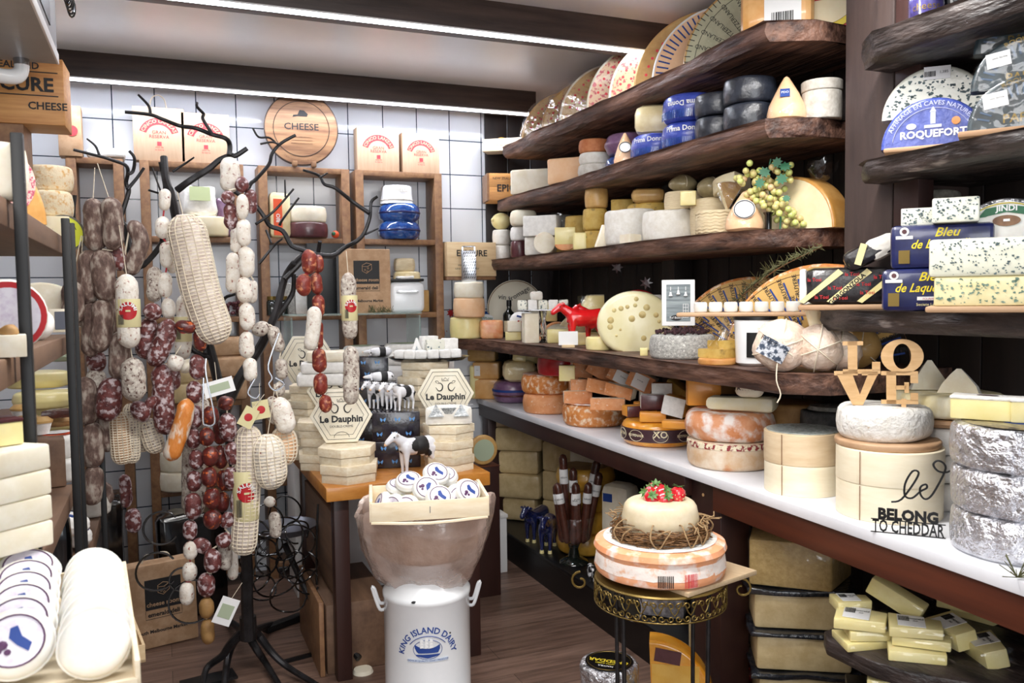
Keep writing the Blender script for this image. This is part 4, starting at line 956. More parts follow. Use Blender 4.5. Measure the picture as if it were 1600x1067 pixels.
block(812,1.88,zt,.19,.12,'cream_wrap','cream wrapped cheese in cloudy plastic on the purple waxed round',d=.15,bev=.04,rag=.006,extra=lambda w,d,h:[('plastic_wrap',box(w*1.05,d*1.05,h*1.04,.04,3).jit(.01,24,5),'plastic_thin')])
block(811,1.86,zt+.118,.075,.085,'butter','pale yellow slice standing on the cloudy wrapped cheese',d=.03,rot=(-10,6,0),bev=.003)
block(832,1.95,zt+.10,.09,.10,'butter','yellow square slice behind the pale slice near the red waxed round',d=.04,bev=.003)
def frost(r,h):return[('top_crust',lathe([(0,h),(r*.97,h-.001),(r*.95,h+.002),(0,h+.003)],36).jit(.001,40,2),'wash_rind')]
zt,p,r=drum(858,1.875,ZC,.27,.10,'orange_side','lower orange washed round in the pair carrying the red waxed cheese',bev=.02)
zt,p,r=drum(856,1.875,zt,.275,.10,'orange_rind','upper orange washed round with frosted top, under the red waxed cheese',bev=.025,extra=frost)
drum(876,1.90,zt+.003,.235,.098,'red_wax','bright red waxed round cheese on the orange pair',bev=.012)
block(886,1.775,zt+.004,.075,.075,'butter','yellow cube leaning on the bright red waxed round',d=.04,bev=.003)
zt4,p4,r=drum(929,1.885,ZC,.30,.106,'orange_rind','broad orange washed round with frosted top under the pile of orange-rinded wedges',bev=.03,extra=frost,n=44)
R_=[(902,.998,1.79,.13,.06,.055,'ivory',8,0,'lowest left, long and lying flat'),(950,.998,1.80,.15,.06,.05,'ivory',-6,0,'long piece lying flat in front'),
 (900,.998,1.88,.06,.05,.12,'ivory',-30,0,'standing upright at the left edge'),(912,1.053,1.84,.13,.06,.05,'printp',10,0,'with a printed paper band'),
 (940,1.05,1.86,.14,.08,.06,'orange_side',-12,10,'broad triangular piece in the middle'),(968,1.05,1.87,.13,.07,.05,'ivory',-20,12,'right of the broad triangular piece'),
 (905,1.104,1.86,.10,.07,.085,'ivory',24,8,'pale-topped piece upper left'),(938,1.11,1.90,.15,.07,.07,'ivory',-10,28,'tilted down to the right, centre top'),
 (972,1.095,1.92,.15,.07,.065,'ivory',-16,26,'tilted down to the right, beside the stickered one'),(998,1.085,1.93,.12,.07,.075,'ivory',-14,24,'carrying a white sticker, upper right'),
 (925,1.115,1.97,.12,.07,.08,'ivory',-10,10,'half hidden at the back of the pile')]
for(px,py,X,w,d,h,m,rz,ty,lab)in R_:
 piece(px,py,X,w,d,h,m if m in('ivory',)else m,'orange-rinded cheese wedge in the pile, '+lab,rz,0,ty,'w','orange_side',1 if 'sticker' in lab else False)
# XO wheel
def xo(r,h):
 rr=r+.0045;out=[('printed_band',lathe([(rr-.004,h*.22),(rr,h*.24),(rr,h*.72),(rr-.004,h*.74)],48),'xo_band')]
 for a,s,th in((-70,'EXTRA',.012),(-38,'REYPENAER',.010),(0,'XO',.026),(38,'REYPENAER',.010)):
  g=txt(s,th,cyl=rr+.001,bold=.015).rot('Z',a+8).mv(0,0,h*.44);out[0]=out[0][:3]+([*(out[0][3]if len(out[0])>3 else[]),('lettering',g,'cream')],)
  w_=.03 if s=='XO' else .032;ring=[]
  for t in range(21):t_=t*pi/10;x=w_*cos(t_);z=.022*sin(t_);aa=x/(rr+.001);ring.append(((rr+.001)*sin(aa),-(rr+.001)*cos(aa),z+h*.48))
  out[0][3].append(('oval_outline',tube(ring,.0009,4).rot('Z',a+8),'cream'))
 return out
zx,px_,r=drum(1030,1.88,ZC,.305,.10,'xo_orange','orange waxed round with a dark printed XO band on the counter',bev=.03,extra=xo,n=44,rag=0,off=-6)
B_=[(995,.992,1.83,.11,.07,.045,'cheddar','maroon',20,'dark-rinded wedge lying at the left edge of the XO round',0),(1020,.992,1.80,.105,.05,.04,'cheddar',None,0,'flat orange piece in the middle of the XO round',0),
 (1056,.992,1.79,.10,.05,.03,'cheddar',None,-10,'low orange piece at the right edge of the XO round',0),(1020,1.033,1.84,.10,.06,.06,'paper_white','maroon',4,'silvery wrapped piece with white label in the middle of the XO pile',0),
 (1008,.992,1.90,.09,.06,.05,'cheddar',None,14,'orange cube behind the silvery wrapped piece',0),(1053,1.023,1.86,.09,.07,.075,'cheddar','paper_white',-16,'orange piece with a tilted white label, right on the XO pile',12),
 (1035,1.06,1.90,.085,.06,.075,'cheddar','paper_white',-4,'piece with a large white label on top of the XO pile',0),(1052,1.03,1.97,.13,.07,.10,'ochre',None,-30,'curved ochre wedge at the back of the XO pile',30),
 (1012,1.02,1.97,.07,.06,.07,'paper_white',None,10,'small white wrapped cube behind the XO pile',0)]
for(a,b,X,w,d,h,m,rd_,rz,lab,ty)in B_:piece(a,b,X,w,d,h,m,lab,rz,0,ty,'b',rd_,False,'cheese_piece',.006)
# washed-rind pair
zt,p,r=drum(1142,1.865,ZC,.305,.096,'wash_pale','lower pale washed round with a printed paper edge on the counter',bev=.02,n=44,extra=lambda r,h:[('printed_edge',lathe([(r-.004,h-.024),(r+.0025,h-.022),(r+.0015,h-.006),(r-.006,h-.003)],44),'print_edge')])
zt,p,r=drum(1140,1.865,zt,.31,.10,'wash_rind','upper orange and white washed round carrying the long brie wedge',bev=.03,bulge=.004,rag=.003,n=44)
piece(1098,1.089,1.84,.12,.07,.095,'cheddar','tall orange wedge standing on the washed pair',14,0,0,'w',None)
p=col(1158,1.089,X=1.86);T('brie_wedge','long white-rinded brie wedge in plastic on the washed pair','cheese',p,face(p,-4),[('rind',prism([(-.125,-.02),(.11,-.045),(.125,.045),(-.10,.02)],.052,.018).jit(.003,20,4),'brie'),('label',box(.10,.05,.001).mv(-.02,0,.0535),'ink')])
p=col(1171,1.142,X=1.86);T('cheese_log','small cloth-wrapped log with dark print on the brie wedge','cheese',p,face(p,-8),[('cloth',sausg([(-.048,0,.022),(0,0,.024),(.048,0,.022)],.024,14),'ivory'),('print',txt('TRUFFLE',.014,bold=.02).rot('X',-25).mv(-.012,-.0235,.026),'ink')])
drum(1120,2.09,ZC,.22,.255,'brown_rind','tall brown drum standing behind the washed pair under the glass dish');p=col(1120,ZC+.2565,X=2.09);T('glass_dish','round dark glass dish behind the brie wedge under the long shelf','dish',p,0,[('dish',lathe([(0,0),(.07,0),(.10,.03),(.102,.03),(.07,-.004),(0,-.004)],32),'dark_glass')])
# round chip-wood boxes
def seam(r,h):return[('seam',box(.0015,.002,h*.96).mv(0,-r-.0035,h*.02).rot('Z',-30),'frame_wood')]
zt,p,r=drum(1254,1.815,ZC,.228,.092,'chip_pale','lower pale round chip-wood box, left of the stack with the LOVE sign',name='round_wood_box',cat='box',bev=.003,bulge=0,extra=seam,rag=0)
zt,p,r=drum(1254,1.815,zt,.23,.095,'chip','upper tan round chip-wood box with waxy film lid, left of the LOVE stack',name='round_wood_box',cat='box',bev=.003,bulge=0,rag=0,extra=lambda r,h:[('film_lid',lathe([(0,h+.001),(r*.94,h+.001),(r*.94,h+.003),(0,h+.003)],32).jit(.001,40,1),'film')]+seam(r,h))
zt,p,r=drum(1388,1.835,ZC,.272,.096,'chip_pale','lower pale round chip-wood box under the LOVE cheese',name='round_wood_box',cat='box',bev=.003,bulge=0,extra=seam,rag=0,n=44)
zt,p,r=drum(1389,1.835,zt,.275,.092,'chip_pale','upper pale round chip-wood box under the LOVE cheese',name='round_wood_box',cat='box',bev=.003,bulge=0,extra=seam,rag=0,n=44)
zt,p,r=drum(1386,1.835,zt,.272,.019,'board_wood','round brown wooden board between the boxes and the bloomy LOVE cheese',name='round_board',cat='board',bev=.008,bulge=0,rag=.001,n=44)
zt,p,r=drum(1381,1.835,zt,.242,.094,'bloom','big wrinkled white bloomy-rind round under the LOVE sign',bev=.03,bulge=.002,rag=.006,n=56)
# LOVE sign
def slabletter(ch,w,h,s=.3):
 b=[]
 def R2(x0,z0,x1,z1):b.append(box((x1-x0)*w,.008,(z1-z0)*h).mv((x0+x1)/2*w,0,z0*h))
 if ch=='L':R2(.12,0,.38,1);R2(-.02,.88,.54,1.0);R2(-.02,0,1,.13);R2(.78,.1,1,.36)
 if ch=='E':R2(.14,0,.40,1);R2(0,.88,.98,1);R2(0,0,.98,.12);R2(.78,.64,.98,.9);R2(.78,.1,.98,.34);R2(.38,.44,.66,.56);R2(.62,.34,.74,.66)
 g=G();[g.join(x)for x in b];return g
lw,lh=.092,.088
loveL=slabletter('L',lw,lh).mv(-lw*1.02,0,lh*.97)
o_=[(.052*cos(t),.046*sin(t))for t in[i*pi/16 for i in range(32)]];oi=[(.022*cos(t),.034*sin(t))for t in[i*pi/16 for i in range(32)]]
loveO=G().add([(x,y,z)for y in(-.004,.004)for x,z in o_]+[(x,y,z)for y in(-.004,.004)for x,z in oi],
 [(i,(i+1)%32,32+(i+1)%32,32+i)for i in range(32)]+[(64+i,96+i,96+(i+1)%32,64+(i+1)%32)for i in range(32)]+[(i,64+i,64+(i+1)%32,(i+1)%32)for i in range(32)]+[(32+i,32+(i+1)%32,96+(i+1)%32,96+i)for i in range(32)]).mv(.052,0,lh*1.50)
loveV=G().join(prism([(-.054,.085),(-.014,.085),(.005,.028),(.026,.085),(.05,.085),(.012,0),(-.014,0)],.008).rot('X',90).mv(-.058,.004,0)).join(box(.06,.008,.011).mv(-.088,0,lh*.92)).join(box(.04,.008,.011).mv(-.028,0,lh*.92))
loveE=slabletter('E',lw,lh).mv(.0,0,.004)
p=col(1377,zt,X=1.79)
T('love_sign','pale wooden cut-out sign reading LOVE stuck in the bloomy white cheese','sign',p+V((0,0,.001)),face(p,4),[('letter',loveL,'ply'),('letter',loveO,'ply'),('letter',loveV,'ply'),('letter',loveE,'ply'),('spike',box(.012,.006,.04).mv(.055,0,-.022),'ply')],rot=(0,-1,face(p,4)))
# black acrylic sign: be BELONG TO CHEDDAR
p=atZ(1418,836,ZC);k=mp(p);W=108*k
script=tube([(-.045,0,.055),(-.025,0,.063),(.0,0,.105),(.008,0,.128),(-.004,0,.13),(-.018,0,.10),(-.018,0,.072),(-.004,0,.068),(.012,0,.085),(.024,0,.094),(.022,0,.102),(.012,0,.095),(.012,0,.078),(.022,0,.068),(.036,0,.082),(.058,0,.135),(.056,0,.152),(.044,0,.158),(.036,0,.148),(.046,0,.134),(.064,0,.134),(.08,0,.15)],.0022,6,4)
T('table_sign','black cut-out sign reading le BELONG TO CHEDDAR standing at the counter edge','sign',p,face(p,0),[
 ('script_lettering',script.scl(W/.105*.70,1,W/.105*.66).mv(.014,0,W*.12),'black'),('lettering',thick(txt('BELONG',.026,wide=.68,bold=.05),.004).scl(W/.105*.85,1,1).mv(0,0,.036),'black'),
 ('lettering',thick(txt('TO CHEDDAR',.030,wide=.39,bold=.015),.004).scl(W/.105*.92,1,1).mv(0,0,.003),'black'),('frame_bar',box(W*.98,.004,.0022).join(box(W*.98,.004,.002).mv(0,0,.033)),'black')])
# behind the boxes: pale wheel, cut pieces, paper-wrapped rounds
z0=ZC
for i,lab in enumerate(('lowest paper-wrapped white round behind the LOVE stack','paper-wrapped white round, second up behind the LOVE stack','paper-wrapped white round, third up behind the LOVE stack')):
 z0,p,r=drum(1478,2.07,z0,.27,.078,'paper_white',lab,bev=.02,rag=.006)
z0,p,r=drum(1478,2.07,z0,.29,.02,'board_wood','dark round wooden board under the pale cream-sided round',name='round_board',cat='board',bev=.006,rag=.001)
z0,p,r=drum(1480,2.07,z0,.29,.068,'cream_side','pale cream-sided bloomy round behind the LOVE sign',bev=.02,rag=.004,n=44)
def halfcone(px,X,w,h,lab,off):
 p=col(px,z0,X=X);g=lathe([(0,0),(w,0),(w*.8,h*.35),(w*.4,h*.75),(w*.12,h),(0,h)],14,0,190).jit(.003,26,px)
 T('cut_cheese',lab,'cheese',p,face(p,off),[('rind|paste',g,['chalk_grey','ivory'])])
halfcone(1452,2.05,.055,.085,'tall jagged cut piece of white cheese on the cream-sided round',20)
halfcone(1498,2.04,.058,.068,'lower rounded cut piece of white cheese on the cream-sided round',-30)
drum(1298,2.12,ZC+.0,.20,.205,'slate','dark slate-grey round standing behind the tan chip-wood box',bev=.01,extra=lambda r,h:[('glass_lid',lathe([(0,h+.002),(r*.8,h+.002),(r*.7,h+.014),(0,h+.018)],28),'film')])
drum(1240,2.10,ZC,.22,.215,'brown_rind','dark brown-topped round behind the tan chip-wood box',bev=.012)
# foil-wrapped rounds
zf=ZC
fo=['lowest foil-wrapped round of the three at the right edge','middle foil-wrapped round of the three at the right edge','topmost foil-wrapped round with dark printed lid at the right edge']
for i in range(3):
 ex=(lambda r,h:[('printed_lid',lathe([(0,h+.002),(r*.86,h+.002),(r*.84,h+.004),(0,h+.004)],40),'lidprint',[('blue_patch',lathe([(0,h+.0045),(r*.3,h+.0045),(0,h+.005)],20).scl(1.4,.7,1).mv(.02,-.03,0),'blue_print')])])if i==2 else(lambda r,h:[('yellow_tag',plate(.02,.03,.001,cyl=r+.006,z0=h*.3).rot('Z',22),'yellow')]if i==1 else[])
 zf,pf,r=drum(1600,1.84,zf,.305,.10,'foil',fo[i],bev=.018,bulge=.002,rag=.004,n=72,extra=ex if i else None)
p=col(1543,zf+.005,X=1.79);T('brie_block','rectangular brie with cut yellow side and red stamp on the foil-wrapped rounds','cheese',p,face(p,-6),[('paste',box(.15,.06,.05,.004).jit(.001,20,1),'butter'),('rind',box(.155,.065,.008,.003,1).mv(.001,0,.048).jit(.001,30,2),'bloom'),('stamp',lathe([(0,0),(.02,0),(0,.0008)],20).scl(1.2,.45,1).mv(0,-.005,.0575),'maroon')])
p=col(1615,zf+.005,X=1.84);T('brie_block','second rectangular brie cut off by the right edge of the photo','cheese',p,face(p,10),[('paste',box(.10,.06,.05,.004),'butter'),('rind',box(.105,.065,.008,.003).mv(0,0,.048),'bloom')])
p=atZ(1590,905,ZC);rd=random.Random(2);g=G()
for i in range(22):a=rd.uniform(0,6.3);g.join(tube([(0,0,.004),(.05*cos(a)*rd.random(),.05*sin(a)*rd.random(),rd.uniform(.006,.05))],.001,4))
T('dry_sprig','dry dark twig lying at the right edge of the counter','sprig',p,0,[('twigs',g,'needle')])
# ================================================================ right-hand shelves
ZR1,ZR2,ZR3=2.185,1.855,1.447
def tin(px,X,z,w,h,m,lab,s='cheese',tm='gold'):
 p=col(px,z,X=X);T('tin',lab,'tin',p,face(p),[('tin_body',lathe([(0,0),(w/2,0),(w/2+.001,.004),(w/2,.006),(w/2,h-.006),(w/2+.001,h-.003),(w/2,h),(0,h)],32),m),('lettering',txt(s,.018,cyl=w/2+.001).mv(0,0,h*.35),tm)])
tin(1447,1.84,ZR1,.085,.07,'violet','dark violet tin with gold print on the shelf in the upper right corner','cheese');tin(1488,1.90,ZR1,.06,.06,'black_gloss','small black tin with cream lettering on the shelf in the upper right corner','Si','cream')
def flecks(n,fn,m='veinink',seed=1,s=(.0015,.006)):
 rd=random.Random(seed);g=G();k=0
 while k<n:
  k+=1;x,z=fn(rd)
  if x is None:continue
  pts=[];c=rd.randint(5,8);sz=rd.uniform(*s)*.8
  for i in range(c):a=2*pi*i/c;q=sz*rd.uniform(.4,1.4);pts.append((x+q*cos(a)*rd.uniform(.6,1.8),0,z+q*sin(a)))
  g.add(pts,[tuple(range(c))])
 return g
def half(px,z,X,r,t,m,lab,off=0,extra=None,wrap=False,cut=None,name='half_round_cheese',dip=0,lean=0):
 upright(px,X,z,r,t,dip,180-dip,off,m,cut or m,lab,name,extra=extra,wrap=wrap,lean=lean)
def veins(r,t):return[('blue_veins',flecks(190,lambda rd:((lambda a,q:(q*cos(a),q*sin(a)*.95+.004))(rd.uniform(.02,pi-.02),r*.93*sqrt(rd.random()))),seed=3).mv(0,-t/2-.0008,0),'veinink'),('price_sticker',box(.065,.001,.034).rot('Y',2).mv(.005,-t/2-.002,r*.72),'white',[('barcode',barcode(.026,.014,5).mv(-.012,-t/2-.004,r*.72+.008),'ink'),('lettering',txt('1,385',.007).mv(.022,-t/2-.004,r*.72+.014),'ink')])]
block(1462,1.97,ZR2,.20,.115,'blue_wax','blue foil-wrapped cheese hidden behind the roquefort half-wheel',d=.08)
half(1461,ZR2+.116,1.965,.132,.055,'blue_cut','half wheel of blue-veined cheese with a price sticker, above the roquefort one',-4,veins)
def roq(r,t):
 arc=G().join(txt('AFFINAGE EN CAVES NATURELLES',.011,arc=r*.84,bold=.01).mv(0,-t/2-.002,r*.84))
 line=tube([(.78*r*cos(R(a)),-t/2-.0012,.78*r*sin(R(a)))for a in range(8,173,6)],.0008,4)
 tower=box(.012,.001,.03).mv(0,-t/2-.001,.055).join(box(.04,.001,.008).mv(0,-t/2-.001,.045)).join(prism([(-.008,0),(.008,0),(0,.014)],.001).rot('X',90).mv(0,-t/2-.001,.085))
 return[('lettering',txt('ROQUEFORT',.018,bold=.03).mv(0,-t/2-.002,.022),'white'),('arched_lettering',arc,'lilac'),('outline',line,'lilac'),('castle_print',tower,'lilac'),
 ('seal',lathe([(0,0),(.010,0),(.010,.001),(0,.001)],16).rot('X',90).mv(.052,-t/2-.001,.058),'orange_side'),('seal',lathe([(0,0),(.010,0),(.010,.001),(0,.001)],16).rot('X',90).scl(1.2,1,.8).mv(-.05,-t/2-.001,.052),'lilac')]
half(1458,ZR2+.014,1.86,.122,.07,'roq','blue printed half wheel packet reading ROQUEFORT, in front of the veined half wheel',-2,roq)
p=col(1465,ZR2,X=1.87);T('serving_board','brown wooden board under the roquefort packet','board',p,face(p,0),[('board',box(.25,.14,.012,.004),'board_wood')])
p=col(1590,ZR2,X=1.86);T('serving_board','brown wooden board under the dark half-wheel packets at the right edge','board',p,face(p,0),[('board',box(.24,.14,.014,.004),'board_wood')])
def dark(s):
 def f(r,t):
  st=box(.05,.001,.034).rot('Y',-8).mv(-r*.48,-t/2-.003,r*.42)
  gr=G()
  for a in range(20,165,9):gr.join(box(.004,.001,r*.22).mv(0,0,r*.62).rot('Y',90-a).mv(0,-t/2-.001,0))
  return[('white_sticker',st,'white',[('lettering',txt('semi ferme',.005).rot('Y',-8).mv(-r*.48,-t/2-.0045,r*.58),'ink')]),('gold_print',gr,'duskblue'),('lettering',txt(s,.020,bold=.01,arc=None).mv(.02,-t/2-.002,.012).join(txt('ROQUEFORT',.011,arc=r*.86).mv(0,-t/2-.002,r*.86)),'gold'),
 ('plastic_wrap',sector(r*1.05,t*1.1,0,180,.02,18).rot('X',90).mv(0,t*.55,0).jit(.008,26,7),'plastic_thin')]
 return f
zz=ZR2+.015
for i,(px,X,lab)in enumerate(((1602,1.85,'dark half wheel packet with gold lettering, lowest of three at the right edge'),(1606,1.90,'dark half wheel packet with white sticker, middle of three at the right edge'),(1608,1.96,'dark half wheel packet with white sticker, topmost of three at the right edge'))):
 if i:block(px,X+.01,ZR2+.0,.12,.105*i+.01,'darkpack',['','dark wrapped block hidden behind the lowest dark packet','tall dark wrapped block hidden at the back of the dark packets'][i],d=.05)
 half(px,zz+.105*i,X-(0 if not i else 0),.118,.05,'darkpack',lab,-2,dark('PAPILLON'))
# third right shelf: gorgonzola, bleu boxes
p=col(1317,ZR3+.0,X=1.845)
T('serving_board','thin brown wooden board under the black and cream gorgonzola packet','board',p+V((0,-.02,0)),face(p,0),[('board',box(.27,.13,.016,.005),'board_wood')])
def gorg(w,d,h,n=1):
 out=[]
 for i,x in enumerate((-.075,.0,.08)[:3]):
  b=box(.020,.0012,h*1.35).rot('Y',48).mv(x-.05,-d/2-.0012,.002);
  b.v=[V((v.x,v.y,min(max(v.z,.004),h-.004)))for v in b.v]
  out.append(('cream_band',b,'butter',[('lettering',txt('GORGONZOLA',.012,bold=.03).rot('Y',-42).mv(x,-d/2-.003,h*.38),'ink')]if i==1 else[]))
 g=G()
 for(x,z)in((-.09,.07),(-.035,.045),(.01,.085),(.05,.03),(-.07,.018),(.085,.075),(.04,.055),(-.02,.015)):g.join(txt('la Tosi',.010,bold=.02).mv(x,-d/2-.002,z*h/.11))
 return out+[('red_lettering',g,'red'),('foil_end',box(.02,d*.98,h*.96,.006,2).mv(-w/2-.004,0,h*.02).jit(.004,40,5),'chalk')]
zb,pb,r=block(1325,1.835,ZR3+.016,.235,.105,'blackfoil','black gorgonzola packet with cream diagonal bands and red lettering on the thin board',d=.10,bev=.025,rag=.003,extra=gorg)
p=col(1365,zb,X=1.86)
T('wrapped_cheese','cut black and white foil packet leaning on top of the gorgonzola packet','cheese',p+V((0,0,.015)),face(p,5),[('foil',box(.14,.08,.055,.018,2).jit(.004,20,3),'blackfoil'),('white_paper',box(.085,.084,.058,.018,2).mv(.035,0,0).jit(.005,20,4),'chalk'),('cream_band',box(.018,.0015,.06).rot('Y',40).mv(-.045,-.042,.01),'butter')],rot=(0,-24,face(p,5)))
def bleu(n):
 def f(w,d,h):
  y=-d/2-.0015;s=Mx(((1,0,.35,0),(0,1,0,0),(0,0,1,0),(0,0,0,1)))
  t=txt('Bleu',.022,bold=.015).xf(s).mv(.012,y,h*.72).join(txt('de Laqueuille',.022,bold=.015,wide=.85).xf(s).mv(.0,y,h*.46))
  return[('lettering',t,'yellow'),('portrait_badge',lathe([(0,0),(.011,0),(.011,.001),(0,.001)],18).rot('X',90).mv(-w*.36,y,h*.85),'white',[('portrait',lathe([(0,0),(.006,0),(.006,.001),(0,.001)],12).rot('X',90).mv(-w*.36,y-.001,h*.85),'maroon')]),('ribbon',box(.04,.001,.008).mv(-w*.36,y,h*.68),'white'),
 ('gold_panel',box(.026,.001,.034).mv(-w*.36,y,h*.12),'gold'),('white_ribbon',box(.075,.001,.009).mv(w*.1,y,h*.26),'white',[('lettering',txt('FOURME BLEUE',.005).mv(w*.1,y-.001,h*.27),'red')]),('small_lettering',txt('Societe Laitiere',.007).mv(w*.06,y,h*.13),'butter')]
 return f
zb,pb,r=block(1443,1.845,ZR3,.20,.108,'navy','lower dark blue packet lettered Bleu de Laqueuille on the right shelf',d=.13,bev=.012,extra=bleu(0),off=2)
zb,pb,r=block(1470,1.875,zb+.001,.235,.112,'navy','upper dark blue packet lettered Bleu de Laqueuille on the right shelf',d=.12,bev=.012,extra=bleu(1),off=0)
def sliceveins(w,d,h):return[('blue_veins',flecks(80,lambda rd:(rd.uniform(-w*.46,w*.46),rd.uniform(.004,h-.004)),seed=int(w*1e4),s=(.001,.004)).mv(0,-d/2-.0012,0),'veinink')]
block(1437,1.84,zb,.088,.045,'blue_cut','low slice of blue-veined cheese on the upper dark blue packet, left one',d=.06,bev=.003,extra=sliceveins)
block(1493,1.85,zb,.105,.062,'blue_cut','larger slice of blue-veined cheese on the upper dark blue packet, right one',d=.06,bev=.005,extra=sliceveins)
drum(1452,2.06,ZR3,.155,.335,'dark_rind','dark grey mottled drum cheese behind the blue-veined slices',bev=.012)
def jindi(r,t):
 y=-t/2-.002
 rib=tube([(.072*sin(R(a)),y,.092+.03*cos(R(a))-.012)for a in range(-60,61,12)],.001,4)
 return[('ribbon',prism([(-.062,-.004),(-.045,.018),(0,.026),(.045,.018),(.062,-.004),(.045,-.002),(.04,.0),(0,.008),(-.04,.0),(-.045,-.002)],.001).rot('X',90).mv(0,y,.085),'green',[('lettering',txt('JINDI',.014,bold=.03).mv(0,y-.002,.096),'white')]),
 ('oval_badge',lathe([(0,0),(.03,0),(.03,.001),(0,.001)],24).rot('X',90).scl(1,1,.45).mv(0,y,.072),'frame_wood',[('cow_print',box(.014,.001,.006).mv(0,y-.002,.070),'white')]),
 ('blue_band',box(r*1.7,.001,.026).mv(0,y,.002),'blue_print',[('lettering',txt('BLUE CHEESE',.013,bold=.03).mv(.0,y-.002,.004).join(txt('Makers of Award Winning',.006).mv(0,y-.002,.0205)),'white')]),
 ('yellow_line',tube([(r*.9*cos(R(a)),y,r*.9*sin(R(a)))for a in range(16,165,6)],.0012,4),'yellow')]
zj,pj,r=block(1580,1.97,ZR3,.24,.150,'foil','foil-wrapped cheese hidden behind the big blue-veined slabs',d=.07)
half(1572,zj,1.955,.128,.06,'foil','foil-edged half wheel labelled JINDI BLUE CHEESE at the right edge',0,jindi,cut=('foil','fresh'))
p=col(1560,ZR3,X=1.80);T('serving_board','light wooden board under the big blue-veined slabs at the right edge','board',p,face(p,0),[('board',box(.30,.11,.015,.005),'board_wood')])
def big(n,sd):
 return lambda w,d,h:[('blue_veins',flecks(n,lambda rd:(rd.uniform(-w*.48,w*.48),rd.uniform(.005,h-.005)),seed=sd,s=(.001,.0035 if sd==4 else .005)).mv(0,-d/2-.0016,0),'veinink' if sd==4 else 'veingreen')]
zb,pb,r=block(1562,1.80,ZR3+.0155,.27,.068,'blue_yel','lower yellowish blue-veined slab on the light board at the right edge',d=.09,bev=.006,extra=big(150,6))
block(1562,1.80,zb,.29,.088,'blue_pale','upper pale wrapped blue-veined slab at the right edge',d=.10,bev=.008,extra=big(260,4))
# ================================================================ under the counter, on the black plinth
ZP=.161
z0=ZP;nm=['lowest cream wrapped block of the stack on the black plinth','second cream wrapped block up in the stack on the black plinth','third cream wrapped block up in the stack on the black plinth','topmost cream wrapped block of the stack, under the open wooden tray']
for i,lab in enumerate(nm):
 z0,p,r=block(812+(i%2)*4,1.975,z0,.285,.142,'waxed',lab,d=.20,off=-22+i*3,bev=.02,rag=.005)
p=col(806,z0,X=1.955);T('wooden_tray','open pale wooden tray on top of the cream wrapped blocks under the counter','tray',p,-20,[('tray_body',crate(.24,.17,.07,.008),'pine')])
z1=ZP
for i,lab in enumerate(('lower cream block standing behind the yellow rounds under the counter','middle cream block standing behind the yellow rounds under the counter','upper cream block standing behind the yellow rounds, nearest the apron')):z1,p,r=block(880,2.10,z1,.20,.17,'waxed',lab,d=.14,off=-30,bev=.015)
block(925,2.12,ZP,.2,.53,'ivory','tall pale cheese block behind the chocolate-brown salami sticks',d=.12,off=-30)
z1=ZP
for i,lab in enumerate(('bottom yellow round of the stack behind the salami sticks','second yellow round up in the stack behind the salami sticks','third yellow round up in the stack behind the salami sticks','top yellow round with brownish upper face behind the salami sticks')):
 z1,p,r=drum(915,2.03,z1,.30,.112,'yel_rind',lab,bev=.03,bulge=.006,n=36,extra=(lambda r,h:[('brown_top',lathe([(0,h+.001),(r*.8,h+.001),(0,h+.002)],30),'brown_rind')])if i==3 else None)
block(970,2.05,ZP,.16,.42,'ivory','white cylinder-shaped cheese with a dark blue mark beside the apron',d=.14,bev=.04,off=-30,extra=lambda w,d,h:[('blue_mark',box(.05,.002,.04).mv(-.03,-d/2-.002,h*.8),'blue_print')])
# glass goblet with salami sticks
p=col(897,ZP,X=1.88)
T('glass_goblet','large glass goblet on a stem holding brown salami sticks','goblet',p,0,[('bowl',lathe([(.02,.085),(.10,.10),(.118,.14),(.122,.24),(.120,.245),(.112,.14),(.095,.108),(0,.095)],36),'plastic_thin'),('stem',lathe([(0,0),(.075,0),(.07,.01),(.03,.03),(.022,.07),(.03,.09),(0,.09)],28),'dark_glass')])
sp=[(-.088,-.02,-6,.30,'leftmost of the front row in the goblet'),(-.052,-.045,-9,.31,'second from the left in front in the goblet'),(-.002,-.058,3,.30,'third from the left in front in the goblet'),(.035,-.058,-2,.31,'in front right of the goblet middle'),
 (.072,-.04,6,.31,'front right in the goblet'),(-.058,.03,-2,.44,'tall one at the back left in the goblet'),(.0,.04,0,.37,'short one at the back centre of the goblet'),(.055,.03,12,.42,'tall one leaning right at the back of the goblet'),(.092,.0,12,.36,'rightmost one leaning outwards in the goblet')]
fa=face(p)
M3=Mx.Rotation(R(fa),4,'Z')
for(x,y,lean,h,lab)in sp:
 q=p+(M3@V((x*.62,y*.75,.103)))
 T('salami_stick','brown salami stick with white band, '+lab,'salami',q,fa,[('casing',sausg([(0,0,0),(0,0,h*.5),(0,0,h)],.021,12).jit(.001,40,1),'choco'),('paper_band',lathe([(.0205,h*.66),(.0225,h*.67),(.0225,h*.82),(.0205,h*.83)],16),'white',[('lettering',txt('salumi',.010,cyl=.0235).mv(0,0,h*.73),'ink')])],'salami sticks in the glass goblet',rot=(0,lean,fa))
